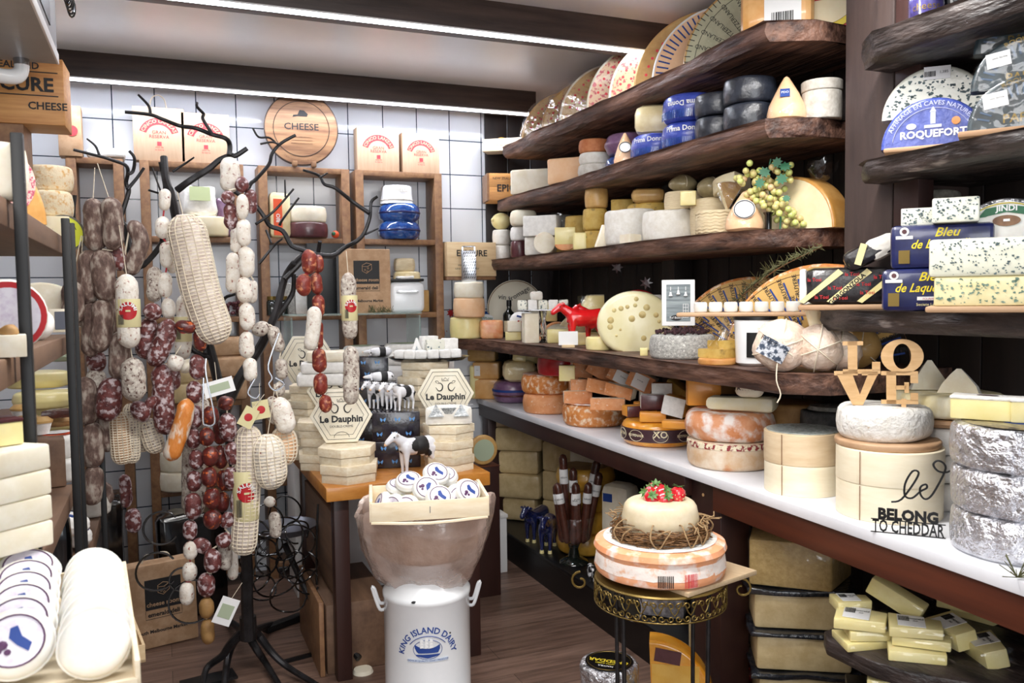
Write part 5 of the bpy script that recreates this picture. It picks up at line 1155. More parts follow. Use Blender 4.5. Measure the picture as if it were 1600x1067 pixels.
def cow(px,X,z,L,az_,body,coat,lab,hoof=None,graze=False,rot=None,pt=None,name='cow_figurine',coatname='painted_patches'):
 p=col(px,z,X=X)if not isinstance(px,V)else px
 parts=[('cow_body',cowg(graze).scl(L,L,L),body)]
 if coat:parts.append((coatname,(pt or patches(seed=px if not isinstance(px,V)else 2)).scl(L,L,L),coat))
 parts.append(('eye',eyes(.5 if graze else .74).scl(L,L,L),'ink'))
 if hoof:
  for x,y in((.25,.09),(.25,-.09),(-.345,.095),(-.345,-.095)):parts.append(('hoof',lathe([(0,0),(.05,0),(.042,.07),(0,.07)],10).mv(x,y,0).scl(L,L,L),hoof))
 T(name,lab,'figurine',p,az_,parts,rot=(rot[0],rot[1],az_)if rot else None)
def legs_white(g):return g
cow(838,1.87,ZP,.235,215,'cow_white','navy_gloss','dark blue and white cow figurine with yellow hooves, the farther one on the plinth','butter',pt=patches(.006,3,-.9).copy(),coatname='blue_glaze')
cow(856,1.845,ZP,.235,235,'cow_white','navy_gloss','dark blue and white cow figurine with yellow hooves, the nearer one beside the goblet','butter',pt=patches(.006,5,-.9).copy(),coatname='blue_glaze')
cow(924,1.83,ZP,.095,250,'cow_white','ink','tiny white cow figurine with black spots on the plinth edge')
# things beside and below the wrought stand
for i,(z,lab)in enumerate(((ZP+.0,'lower silver wrapped package under the counter behind the wrought stand'),(ZP+.11,'upper silver wrapped package under the counter behind the wrought stand'))):block(1040,1.92,z,.185,.108,'silver_wrap',lab,d=.14,off=-10,bev=.02,rag=.005)
block(1100,1.86,ZP-.12,.11,.24,'waxed','cloudy plastic wrapped pale cheese against the counter post',d=.10,off=-4,bev=.03,rag=.004)
block(978,1.93,ZP,.14,.10,'waxed','pale wrapped block carrying the pinkish sausage bundle',d=.10,off=-10)
for i,(dz,m,lab)in enumerate(((.10,'peach','lowest pale pink sausage of the bundle behind the stand leg'),(.145,'cream','second sausage up in the pale bundle behind the stand leg'),(.19,'tan','third sausage up in the pale bundle behind the stand leg'),(.235,'cream','topmost sausage of the pale bundle behind the stand leg'))):
 p=col(976,ZP+dz,X=1.90);T('sausage',lab,'sausage',p,face(p,5),[('casing',sausg([(-.06,0,.022),(0,-.012,.022),(.06,0,.024)],.0235,12),m)])
# wedge of yellow waxed cheese standing on the floor, foil drum with a black lid
p=V((1.545,2.33,0));T('storage_crate','dark crate on the floor carrying the yellow waxed half wheel','crate',p,-30,[('crate_body',box(.30,.20,.135,.004),'black')])
p=V((1.55,2.33,.136));T('half_round_cheese','yellow waxed half wheel with dark picture label standing near the counter post','cheese',p,-34,[('rind|cut_face',sector(.205,.09,-2,92,.012,16).rot('X',90).mv(-.07,.045,.01),['xo_orange','xo_orange']),('cut_panel',box(.155,.002,.14,.0).mv(.008,-.047,.0),'cheddar_pale'),('picture_label',box(.085,.002,.045).rot('Y',8).mv(-.02,-.0475,.145),'maroon')])
p=V((1.345,2.40,0))
T('round_cheese','foil-wrapped round on the floor, under the one with the black lid','cheese',p,0,[('foil',wheelg(.098,.15,.012,0,40,.003),'foil')])
T('round_cheese','foil-wrapped round with black lid reading CHEDDAR in yellow beneath the wrought stand','cheese',p+V((0,0,.151)),face(p,165),[('foil',wheelg(.098,.125,.012,0,48,.004),'foil'),('lid_label',lathe([(0,.127),(.08,.127),(.08,.129),(0,.129)],40),'black_gloss',[('lettering',txt('CHEDDAR',.020,bold=.03).rot('X',-90).mv(0,-.002,.131).join(txt('CLOTH AGED',.009,bold=.02).rot('X',-90).mv(0,.024,.131)),'yellow'),('lettering',txt('MAFFRA',.010,bold=.02).rot('X',-90).mv(0,.042,.131),'white'),('ring_line',tube([(.072*cos(a*pi/20),.072*sin(a*pi/20),.1295)for a in range(41)],.0008,4),'gold')])])
# ---------------------------------------------------------------- wrought-iron stand with the big washed round
sp0=V((1.335,2.075,0));ZS=.672
parts=[('top_plate',lathe([(0,ZS-.008),(.188,ZS-.008),(.192,ZS-.004),(.188,ZS),(0,ZS)],40),'gold')]
for a in(20,110,200,290):parts.append(('leg',tube([(.17*cos(R(a)),.17*sin(R(a)),ZS-.01),(.165*cos(R(a)),.165*sin(R(a)),.3),(.18*cos(R(a)),.18*sin(R(a)),0)],.0065,8,2),'iron'))
def spiral(cx,cz,r,a0,turns,n=16,d=1):return[(cx+r*(1-.75*t/n)*cos(a0+d*turns*2*pi*t/n),cz+r*(1-.75*t/n)*sin(a0+d*turns*2*pi*t/n))for t in range(n+1)]
fil=[]
rr=.192;step=2*pi/26
for i in range(26):
 g=G();c=i*step*rr
 for s in(-1,1):
  for(cz,up)in((ZS-.024,1),(ZS-.058,-1)):
   pts=spiral(c+s*.011,cz,.0105,0 if s>0 else pi,1.1,10,s*up)
   g.join(tube([(rr*cos(x/rr),rr*sin(x/rr),z)for x,z in pts],.0021,5))
 pts=[(c-.02,ZS-.012),(c,ZS-.05),(c+.02,ZS-.012)];g.join(tube([(rr*cos(x/rr),rr*sin(x/rr),z)for x,z in pts],.002,5,3))
 fil.append(('scrollwork',g,'gold'))
parts+=fil
parts.append(('ring',tube([(rr*cos(a*pi/24),rr*sin(a*pi/24),ZS-.072)for a in range(49)],.0022,5),'gold'))
ca=R(face(sp0));ex=V((cos(ca),sin(ca),0))
for s in(-1,1):
 pts=spiral(s*.235,ZS-.03,.03,pi/2 if s>0 else pi/2,1.0,14,-s);parts.append(('side_scroll',tube([ex*x+V((0,0,z))for x,z in pts],.0035,6),'gold'))
T('plant_stand','round wrought metal stand with gold scrollwork rim and thin dark legs carrying the washed cheese','stand',sp0,0,parts)
p=sp0+V((.0,.0,ZS+.0005));T('plywood_square','square pale plywood board between the scrollwork stand and the washed cheese','board',p,0,[('board',box(.30,.30,.014,.002).mv(.0,.0,0),'ply_pale')],rot=(0,0,-76)).location=p+V((.075,-.012,0))
zt=ZS+.0155;wr=.192
def barc(r,h):
 g=[('printed_mark',barcode(.04,.034,4).rot('Z',0).mv(.015,0,h*.12),'ink'),('printed_mark',barcode(.038,.038,9).mv(.088,0,h*.10),'red_print')]
 for t in g:t[1].v=[V(((r+.002)*sin(v.x/r),-(r+.002)*cos(v.x/r)+v.y*.1,v.z))for v in t[1].v]
 return g+[('top_crust',lathe([(0,h-.004),(r*.80,h-.003),(r*.86,h+.002),(r*.80,h+.004),(0,h-.001)],44).jit(.001,30,1),'bloom')]
gw=lathe([(0,0),(wr-.02,0),(wr-.004,.008),(wr,.022),(wr-.006,.045),(wr-.008,.06),(wr+.001,.078),(wr-.004,.092),(wr-.024,.1),(0,.098)],56).jit(.002,12,3)
p=sp0+V((0,0,zt));T('round_cheese','big coral-orange washed round with white bloom under the twig nest','cheese',p,face(p),[('rind',gw,'coral'),('bloom_band',lathe([(wr-.012,.024),(wr-.0005,.028),(wr-.0035,.045),(wr-.0055,.06),(wr-.012,.068)],72).jit(.0035,34,5),'band_bloom')]+barc(wr,.1))
zt+=.103;pn=sp0+V((.003,.0,zt));rd=random.Random(12);g=G()
for i in range(270):
 a=rd.uniform(0,2*pi);L=rd.uniform(.5,1.5);rad=rd.uniform(.112,.142);hz=rd.uniform(.004,.042)*(1 if rad<.125 else .8);ti=rd.uniform(-.012,.012)
 g.join(tube([((rad+.01*sin(j*1.7+i))*cos(a+L*j/5),(rad+.01*sin(j*1.7+i))*sin(a+L*j/5),max(.003,hz+ti*(j-2)/2))for j in range(6)],rd.uniform(.0011,.002),4))
tw=[]
for i in range(9):
 a=rd.uniform(0,2*pi)if i>3 else R(-100+i*55);c=V((.125*cos(a),.125*sin(a),.03));q=V((cos(a),sin(a),0));s_=V((-sin(a),cos(a),0))
 tw.append(('twine',tube([c-q*.03+V((0,0,.02)),c+V((0,0,.03)),c+q*.03+V((0,0,.0)),c+q*.02-V((0,0,.028))+s_*.02,c+s_*.04+q*.02,c+s_*.05+V((0,0,.02)),c+s_*.02+q*.035+V((0,0,.015))],.0022,5,4),'jute'))
for i in range(14):
 a=rd.uniform(2.2,3.6)if i<7 else rd.uniform(-.6,.3);c=V((.14*cos(a),.14*sin(a),.045));tw.append(('frayed_twine',tube([c,c+V((rd.uniform(-.02,.02),rd.uniform(-.02,.02),.01)),c+V((rd.uniform(-.04,.04),rd.uniform(-.03,.03),rd.uniform(0,.03)))],.002,4,3),'jute'))
T('twig_nest','ring nest of brown twigs tied with jute twine on the big washed round','nest',pn,face(pn),[('twigs',g,'twig')]+tw)
T('round_cheese','ivory round cheese with smooth rind sitting in the twig nest','cheese',pn+V((0,0,.001)),0,[('rind',wheelg(.108,.108,.03,.004,48,.002),'pecorino')])
zt+=.109
def berry():
 return lathe([(0,0),(.006,.001),(.013,.008),(.0165,.018),(.015,.027),(.008,.033),(0,.034)],14).mv(0,0,-.034)
B0=None
rd=random.Random(6)
for i,(x,y,z,rx,rz,lab)in enumerate(((-.045,-.01,.02,70,-60,'leftmost strawberry lying on the ivory cheese'),(-.022,-.035,.018,55,10,'front left strawberry with big green leaves on the ivory cheese'),(-.012,.008,.042,20,-10,'topmost strawberry in the middle of the pile'),(.018,-.02,.032,50,40,'strawberry in the centre leaning right on the pile'),
 (.022,-.038,.018,60,30,'front right strawberry with leaves towards the camera'),(.052,-.005,.038,14,160,'rightmost strawberry standing with its leaves up'),(-.028,.0,.03,60,-30,'small strawberry behind the leftmost one'))):
 bd=berry();sd=G()
 for k_ in range(40):a=k_*2.4;t=.15+.7*k_/40;r_=.0166*sin(pi*min(1,t*.9+.08));sd.join(box(.0012,.0012,.002,c=True).mv(r_*cos(a),r_*sin(a),-.034+.034*t))
 lf=G()
 for k_ in range(7):a=k_*2*pi/7;lf.join(prism([(0,-.003),(.009,-.0045),(.018,0),(.009,.0045),(0,.003)],.0008).rot('Y',rd.uniform(-35,10)).rot('Z',math.degrees(a)))
 q=pn+V((x,y,.109+z));q=pn+(Mx.Rotation(R(face(pn)),4,'Z')@V((x,y,.109+z)))
 [q_.scl(1.45,1.45,1.4)for q_ in(bd,sd)]
 T('strawberry',lab,'strawberry',q,rz,[('fruit',bd,'strawb'),('seeds',sd,'butter'),('leaves',lf.mv(0,0,.001),'berryleaf')],rot=(rx,0,rz+face(pn)))
p=atX(992,960,1.22);T('s_hook','silver S-shaped hook hanging on the leg of the wrought stand','hook',p,face(p),[('hook',tube([(-.035,0,.02),(-.03,0,.0),(-.01,0,-.018),(.012,0,-.01),(.02,0,.02),(.012,0,.05),(.004,0,.08)],.003,6,4),'steel')])
# ---------------------------------------------------------------- lower right, below the counter
z0=0
p=col(1255,0,X=1.97);T('storage_crate','dark crate on the floor under the black foam trays at lower right','crate',p,-38,[('crate_body',box(.36,.28,.12,.004),'black')]);z0=.122
for i,lab in enumerate(('lowest black foil tray of cream cheese under the counter at lower right','middle black foil tray of cream cheese under the counter at lower right','top black foil tray of cream cheese, under the big wrapped hard cheese')):
 p=col(1250-3*i,z0,X=1.96);a=-32
 rimg=box(.35,.26,.018,.006,3).jit(.012,26,i+1).mv(0,0,.116)
 T('cheese_tray',lab,'cheese',p,a,[('cheese',prism([(-.15,-.11),(.15,-.11),(.15,.11),(-.15,.11)],.118,.012).jit(.004,16,i),'waxed'),('foil_rim',rimg,'black_foil')]);z0+=.137
p=col(1243,z0,X=1.97);g=prism([(-.17,-.10),(.08,-.16),(.19,.02),(.10,.12),(-.12,.13)],.155,.01)
T('hard_cheese_piece','large golden grainy hard cheese piece in clear plastic on top of the black trays','cheese',p,-30,[('paste',g,'parm'),('plastic_wrap',prism([(-.18,-.11),(.085,-.17),(.20,.02),(.11,.13),(-.125,.14)],.165,.012).jit(.006,20,2).mv(0,0,-.003),'plastic_thin')])
for i,lab in enumerate(('lowest reddish-brown salami of the pile between post and trays','second reddish-brown salami up between post and trays','third reddish-brown salami up between post and trays','topmost reddish-brown salami between post and trays')):
 p=col(1168,.0+.062*i,X=1.88);T('salami',lab,'salami',p,-52,[('casing',sausg([(-.12,0,.031),(0,0,.031),(.12,0,.031)],.0305,14).jit(.003,18,i),'chorizo')])
for i,zz_ in enumerate((.25,.36)):block(1172,1.98,zz_,.13,.105,'waxed',['lower pale block peeking out beside the counter post above the salami','upper pale block peeking out beside the counter post above the salami'][i],d=.1,off=-20,bev=.02)
p=atZ(1170,1062,.09);p=V((p.x,p.y,0));T('round_cheese','nut-studded brown and yellow round at the bottom edge beside the counter post','cheese',V((1.60,1.98,0)),0,[('rind',wheelg(.125,.155,.01,0,40),'mosaic')])
p=V((1.60,1.80,0));p=col(1243,0,X=1.68)
T('cheese_pack','blue rolled pack with white lettering standing at the bottom edge of the photo','pack',p,face(p,-8),[('wrapper',box(.155,.10,.195,.04,3).jit(.003,20,4),'navy'),('lettering',txt('BEEMSTER',.030,bold=.03).mv(0,-.052,.14),'white')])
p=col(1294,.0,X=1.70);T('jar','small black-lidded jar with pale round label beside the blue pack','jar',p,face(p),[('glass_body',lathe([(0,0),(.022,0),(.022,.235),(0,.235)],20),'dark_glass'),('lid',lathe([(0,.236),(.023,.236),(.023,.265),(0,.265)],20),'black'),('label',plate(.034,.05,.001,cyl=.0225,z0=.18),'sage')])
p=col(1215,.56,X=2.15)
# timber slab shelf with the labelled wedges
ZB=.53
P=[atZ(1287,985,ZB),atZ(1292,1000,ZB),atZ(1360,1032,ZB),atZ(1420,1050,ZB),atZ(1500,1064,ZB),atZ(1610,1085,ZB)]
poly=[(q.x,q.y)for q in P]+[(2.2,P[-1].y-.02),(2.2,P[0].y+.10)]
T('slab_shelf','low rough timber slab carrying the pile of labelled butter-yellow wedges','shelf',(0,0,0),0,[('slab',prism(poly[::-1]if 0 else poly,.045,.006).jit(.004,10,2).mv(0,0,ZB-.045),'slab_dark'),('support',box(.04,.3,ZB-.05).mv(2.18,1.5,0),'board')])
def bw(px,py,z,w,d,h,rz,lab,st=2,tx=0,ty=0,shape='tri',m='butter'):
 p=atZ(px,py,z);a=face(p,rz)
 g=prism([(-w/2,-d*.5),(w/2,-d*.32),(w/2,d*.32),(-w/2,d*.5)]if shape=='tri' else[(-w/2,-d/2),(w/2,-d/2),(w/2,d/2),(-w/2,d/2)],h,.004).jit(.0015,20,px)
 parts=[('paste',g,m),('plastic_wrap',box(w*1.05,d*1.04,h*1.06,.01,3).mv(0,0,-h*.03).jit(.004,30,px),'plastic_thin')]
 if st:parts.append(('sticker',box(w*.52,d*.72,.001).mv(-w*.08,0,h+.0015),'white',[('barcode',barcode(w*.2,d*.3,px).rot('X',-90).mv(-w*.22,-d*.05,h+.0035),'ink'),('lettering',txt('emerald',.009,bold=.02).rot('X',-90).mv(0,d*.10,h+.0035).join(txt('deli',.006,bold=.02).rot('X',-90).mv(0,-d*.03,h+.0035)),'ink')]))
 T('cheese_wedge',lab,'cheese',p,a,parts,rot=(tx,ty,a))
bw(1345,1006,ZB,.12,.11,.022,24,'butter-yellow wedge flat on the slab at the left, lowest of the left pile',0)
bw(1358,992,ZB+.024,.125,.11,.028,14,'second wedge up in the left pile on the slab, with barcode sticker',2)
bw(1345,976,ZB+.054,.13,.12,.030,-4,'pale-fronted wedge topping the left pile, sticker reading emerald',2)
bw(1330,950,ZB+.07,.10,.08,.03,20,'small wedge with barcode behind the left pile',2)
bw(1432,1028,ZB,.14,.09,.028,4,'chipped yellow wedge flat on the slab edge in front',0)
bw(1440,1006,ZB+.03,.14,.09,.026,-2,'yellow wedge second from the bottom in the middle pile',0)
bw(1430,988,ZB+.058,.13,.11,.028,4,'yellow wedge with a big label on top of the middle pile',2)
bw(1395,945,ZB+.088,.15,.055,.05,-16,'long tilted yellow wedge resting at the top of the heap',0,0,24,'box')
bw(1492,1000,ZB+.02,.13,.09,.05,-58,'tall yellow wedge leaning with barcode label, right of the middle pile',2,14,0)
bw(1545,1030,ZB,.12,.09,.05,-66,'yellow wedge with pale label at right end of the slab',2,14,0)
bw(1530,965,ZB+.0,.12,.1,.06,-30,'plain wrapped yellow wedge low at the back right of the heap',0);bw(1500,950,ZB+.07,.10,.08,.04,-20,'plain wrapped yellow wedge upper back right of the heap',0)
bw(1400,1085,.42,.14,.1,.05,0,'yellow wedge under the slab at the bottom edge of the photo',0)
p=atZ(1400,1085,.42);T('storage_crate','dark crate below the slab carrying one yellow wedge','crate',(p.x,p.y,0),-40,[('crate_body',box(.24,.2,.42,.004),'black')])
# ================================================================ the table in the middle
ZT=.78
T('table','sturdy wooden table with honey-coloured top in front of the tiled wall','table',(.895,3.65,0),0,[
 ('tabletop',box(.67,.95,.055,.005).mv(0,0,ZT-.055),'table_wood'),('side_panel',box(.03,.8,.34,.004).mv(-.27,.02,.30),'rack_wood'),('side_panel',box(.03,.8,.34,.004).mv(.27,.02,.30),'rack_wood'),
 ('leg',box(.06,.06,ZT-.055,.004).mv(-.27,-.40,0),'apron_dark'),('leg',box(.06,.06,ZT-.055,.004).mv(.27,-.40,0),'apron_dark'),('leg',box(.06,.06,ZT-.055,.004).mv(-.27,.40,0),'apron_dark'),('leg',box(.06,.06,ZT-.055,.004).mv(.27,.40,0),'apron_dark'),
 ('iron_brace',tube([(-.42,.1,.42),(-.33,-.12,.2),(-.20,-.36,.05)],.014,8,3),'iron',[('foot',lathe([(0,0),(.042,0),(.036,.014),(0,.02)],20).mv(-.19,-.38,0),'rind_plate')])])
T('wooden_crate','dark wooden crate standing under the table at its left end','crate',(.70,3.55,.0),0,[('crate_body',box(.26,.5,.28,.004),'rack_wood'),('board',box(.02,.52,.30,.003).mv(-.15,0,0),'frame_wood')])
def hexpts(r,sq=1):return[(r*cos(R(60*i)),r*sin(R(60*i))*sq)for i in range(6)]
HR=.125
def hexbox(r=HR,h=.07,m='hex_wood'):
 return[('box_base',prism(hexpts(r*.955),h*.47,.001),m),('box_lid',prism(hexpts(r),h*.5,.001).mv(0,0,h*.5),m)]
proto_hex=T('hexagonal_cheese_box','hexagonal pale wooden cheese box','box',(0,0,0),0,hexbox())
used=[0]
def hexat(x,y,z,rz,lab,s=1,grp='hexagonal wooden boxes stacked on the table',rot=None):
 if not used[0]:
  used[0]=1;proto_hex.location=(x,y,z);proto_hex.rotation_euler=(0,0,R(rz));proto_hex['label']=lab;proto_hex['group']=grp;return proto_hex
 return dup(proto_hex,(x,y,z),rz,lab,grp,scale=s)
def stackhex(x,y,n,rz,where,z=ZT,s=1,jog=.008):
 rd=random.Random(int(x*1000+y*77));h=.07*s
 for i in range(n):
  pos='lowest' if i==0 else 'topmost' if i==n-1 else['second','third','fourth','fifth','sixth'][i-1]+' up'
  hexat(x+rd.uniform(-jog,jog),y+rd.uniform(-jog,jog),z+i*(h+.0005),rz+rd.uniform(-6,6),'hexagonal box, %s in the stack %s'%(pos,where),s)
 return z+n*(h+.0005)
def atT(px,py):return atZ(px,py,ZT)
p=col(543,ZT,Y=3.31);zfs=stackhex(p.x,3.31,2,8,'at the front left table corner',s=.96)
p=col(508,ZT,Y=3.62);zs1=stackhex(p.x,3.60,3,20,'behind the front left one',s=.96)
p=col(490,ZT,Y=3.88);zs2=stackhex(p.x,3.86,5,14,'third from the front along the left table edge',s=.94)
p=col(462,ZT,Y=4.05);stackhex(p.x+.02,4.06,5,0,'farthest back at the left table edge',s=.80)
p=col(700,ZT,Y=3.33);zr1=stackhex(p.x,3.33,3,22,'at the front right table corner',s=.90)
p=col(664,ZT,Y=3.80);zr2=stackhex(p.x,3.78,6,6,'under the black oval tray',s=1.0)
def hexline(r,w,y):
 q=hexpts(r);return tube([(a,y,b)for a,b in q]+[(q[0][0],y,q[0][1])],w,4)
def display(x,y,z,rz,lean,lab,r=.135,full=True):
 y_=-.0125;t=[('letter'+'ing',txt('Le Dauphin',.026,bold=.035).mv(0,y_,-.026).join(txt('DOUBLE-CREME',.009).mv(0,y_,-.048)),'ink'),('outline',hexline(r*.88,.0009,y_).join(hexline(r*.72,.0007,y_)),'ink')]
 art=G()
 for s in(-1,1):art.join(tube([(s*.042,y_,.028),(s*.03,y_,.012),(s*.016,y_,.016),(s*.012,y_,.034),(s*.022,y_,.046),(s*.034,y_,.044)],[.0008,.002,.003,.0026,.002,.0008],5,3)).join(tube([(s*.036,y_,.046),(s*.044,y_,.054),(s*.034,y_,.056),(s*.028,y_,.048)],.0009,4,3))
 art.join(tube([(-.014,y_,.056),(-.016,y_,.068),(-.008,y_,.06),(0,y_,.07),(.008,y_,.06),(.016,y_,.068),(.014,y_,.056),(-.014,y_,.056)],.001,4))
 t.append(('fish_print',art,'ink'));t.append(('base_arch',tube([(.03*cos(R(a)),y_,-.088+.022*sin(R(a)))for a in range(0,181,12)],.0008,4),'ink'))
 g=prism(hexpts(r),.022,.002).rot('X',90).mv(0,.011,0)
 parts=[('lid',g,'hex_print')]+t
 for q in parts:q[1].mv(0,0,r*.866)
 T('cheese_box_lid',lab,'box',(x,y,z),rz,parts,rot=(lean,0,rz))
p=col(535,zfs,Y=3.36);display(p.x,3.37,zfs+.002,-12,-12,'hexagonal lid lettered Le Dauphin standing at the front left of the table',.125)
p=col(529,zs1,Y=3.66);display(p.x,3.72,zs1+.0,-10,-12,'hexagonal lid half hidden behind the front lettered one',.125)
p=col(483,zs2,Y=4.00);display(p.x+.0,4.02,zs2-.02,-8,-10,'hexagonal lid lettered Le Dauphin at back left, behind the hanging red sausages',.135)
p=col(698,zr1,Y=3.45);display(p.x,3.46,zr1+.0,-18,-10,'hexagonal lid lettered Le Dauphin standing on the right side of the table',.125)
# plastic tray of triangular cheeses on the front right stack
p=col(700,zr1,Y=3.33)
def tri(r):return[(r*cos(R(90+120*i)),r*sin(R(90+120*i)))for i in range(3)]
tp=[]
for i,(x,s)in enumerate(((-.052,1),(0,-1),(.052,1))):
 g=prism(tri(.038),.004,.002).rot('X',62+0).scl(1,1,s).mv(x,-.035,.052 if s>0 else .058)
 tp.append(('foil_triangle',g,'trifoil'))
T('cheese_tray','clear plastic tray of grey printed triangular cheeses on the right-hand hexagonal stack','cheese',(p.x,3.32,zr1+.001),-18,[('tray',prism([(-.115,-.07),(.115,-.07),(.10,.08),(-.10,.08)],.012,.004),'plastic_thin'),('lid',prism([(-.115,-.062),(.115,-.062),(.065,.05),(-.065,.05)],.09,.012).jit(.002,30,1),'plastic_thin'),('cheese_filling',prism([(-.10,-.055),(.10,-.055),(.06,.04),(-.06,.04)],.075,.012),'chalk')]+[(a,b.mv(0,-.022,0),c)for a,b,c in tp])
# black boxes with blue butterflies
def bfly(w,d,h,rows,cols):
 out=[]
 for i in range(rows):
  for j in range(cols):
   x=(-.5+(j+.5+.25*(i%2))/(cols+.3))*w;z=(i+.5)/rows*h;g=G()
   for s in(-1,1):g.join(prism([(0,0),(s*.011,.010),(s*.012,.001),(s*.007,-.009)],.001).rot('X',90).mv(x,-d/2-.001,z))
   out.append(('butterfly_print',g,'sky',[('gold_lettering',txt('papillon',.0035).mv(x,-d/2-.002,z-.017),'gold')]))
 return out
def bbox(px,Y,z,w,d,h,lab,rows,cols,rz=-14,top=None):
 p=col(px,z,Y=Y);ex=bfly(w,d,h,rows,cols)
 T('cheese_carton',lab,'box',p,rz,[('carton',box(w,d,h,.004),'blackbox')]+ex);return z+h
zb1=bbox(620,3.50,ZT,.20,.16,.115,'lower black carton with blue butterflies at the front of the table',2,3)
zb2=bbox(619,3.50,zb1+.001,.20,.16,.122,'upper black carton with blue butterflies under the standing cows',2,3)
bbox(586,3.74,ZT,.20,.16,.18,'black carton low behind the butterfly cartons',1,2);zb3=bbox(588,3.74,ZT+.181,.19,.16,.165,'black carton with blue butterflies under the middle lying cow',3,3)
bbox(580,3.98,ZT,.18,.14,.28,'black carton at the back standing on the table',2,2);zb4=bbox(583,3.98,ZT+.281,.15,.14,.16,'black carton with blue butterflies under the rear lying cow',3,2)
# the black-and-white toy cows
PT=patches(.006,9,.12);PT2=patches(.006,4,.05)
def blanket():return tube([(-.28,0,.57),(-.2,0,.565),(0,0,.56),(.08,0,.56)],[.1,.186,.19,.12],14,2)
def tcow(px,Y,z,L,az_,lab,rot=None,lying=False,sd=2):
 p=col(px,z,Y=Y);parts=[('cow_body',cowg().scl(L,L,L),'cow_white'),('black_patches',patches(.008,sd,.40).scl(L,L,L),'ink'),('eye',eyes().scl(L,L,L),'ink'),('saddle_patch',blanket().scl(L,L,L),'ink')]
 parts.append(('muzzle',ball(.034,10).mv(.655,0,.615).scl(L,L,L),'peach'))
 T('toy_cow',lab,'toy',p,az_,parts,rot=rot)
e=200
for i,(px,Y,lab)in enumerate(((590,3.60,'leftmost of the standing black-and-white toy cows on the butterfly cartons'),(603,3.555,'second from the left of the standing toy cows on the butterfly cartons'),(617,3.51,'third from the left of the standing toy cows on the butterfly cartons'),(630,3.465,'rightmost standing toy cow with a big black saddle patch on the cartons'))):
 tcow(px,Y,zb2+.001,.14,e+12,lab,sd=i+3)
tcow(588,3.72,zb3+.012,.125,190,'toy cow lying on its side on the middle butterfly carton',rot=(-80,0,184),sd=7)
tcow(586,3.96,zb4+.012,.125,190,'toy cow lying on its side on the rearmost butterfly carton',rot=(-80,0,184),sd=8)
tcow(650,3.28,ZT,.205,192,'large toy cow with black rump behind the crate of round cheeses',sd=2)
# black oval tray on the hexagonal stack with white cheeses
p=col(672,zr2,Y=3.76);a=face(p)
T('oval_tray','black oval tray of white cheeses raised on a hexagonal stack','tray',(p.x,3.78,zr2),a,[('tray_body',lathe([(0,0),(.14,0),(.172,.014),(.176,.014),(.15,-.004),(0,-.004)],44).scl(1.08,.8,1).mv(0,0,.004),'black_gloss')])
M3=Mx.Rotation(R(a),4,'Z')
cu_=[(-.13,-.03,'white wrapped piece at left end of the black oval tray'),(-.085,-.06,'second white wrapped piece from the left on the black oval tray'),(-.035,-.075,'third white wrapped piece from the left on the black oval tray'),(.02,-.08,'white wrapped piece in the middle of the black oval tray'),(.075,-.07,'white wrapped piece right of the middle on the black oval tray'),(.125,-.045,'white wrapped piece at right end of the black oval tray')]
for i,(x,y,lab)in enumerate(cu_):q=V((p.x,3.78,zr2+.012))+(M3@V((x,y,0)));T('wrapped_cheese',lab,'cheese',q,a+(i*37)%30-15,[('paper',box(.055,.05,.042,.010,2).jit(.004,30,i),'paper_white')])
for i,(x,y,w,h,m,lab)in enumerate(((-.055,.01,.06,.085,'paper_white','white pointed triangular packet standing on the black oval tray'),(.03,.0,.085,.085,'blue_vein','block of white blue-speckled cheese standing on the black oval tray'),(.10,.02,.07,.09,'paper_white','white wrapped block standing at the right on the black oval tray'),(.0,.06,.08,.10,'paper_white','white wrapped block at the back of the black oval tray'))):
 q=V((p.x,3.78,zr2+.012))+(M3@V((x,y,0)))
 if i==0:T('cheese_packet',lab,'cheese',q,a,[('paper',prism([(-.038,0),(.038,0),(.004,.095),(-.004,.095)],.045,.004).rot('X',90).mv(0,.02,0),'paper_white'),('print',prism([(-.02,.012),(.02,.012),(0,.06)],.001).rot('X',90).mv(0,-.027,0),'trifoil')])
 else:T('cheese_block',lab,'cheese',q,a+8*i,[('paste',box(w,.05,h,.004,2).jit(.002,30,i),m)])
# white papers and plates of soft cheese on the left stacks
for i,(px,Y,dz,w,h,lab)in enumerate(((490,3.80,0,.20,.055,'white wrapped square cheese lowest of the pale pile at back left of the table'),(496,3.80,.056,.20,.05,'white wrapped square cheese, second in the pale pile at back left of the table'),(500,3.80,.107,.17,.045,'cream cut square cheese topping the pale pile at back left of the table'))):
 p=col(px,zs2,Y=Y);T('soft_cheese',lab,'cheese',(p.x+.03,Y,zs2+dz),-10,[('paper',box(w,.14,h,.012,2).jit(.005,18,i),'paper_white' if i<2 else 'ivory')])
p=col(531,zs1,Y=3.55);T('soft_cheese','cut bloomy cheese on crumpled paper beside the front lettered lid','cheese',(p.x,3.58,zs1+.06),-14,[('paste',box(.10,.05,.05,.008,2).jit(.003,30,3),'bloom'),('paper',box(.14,.09,.008,.003,3).jit(.008,30,4).mv(0,0,-.009),'paper_white'),('support',box(.10,.06,.055).mv(0,.02,-.062),'hex_wood')])
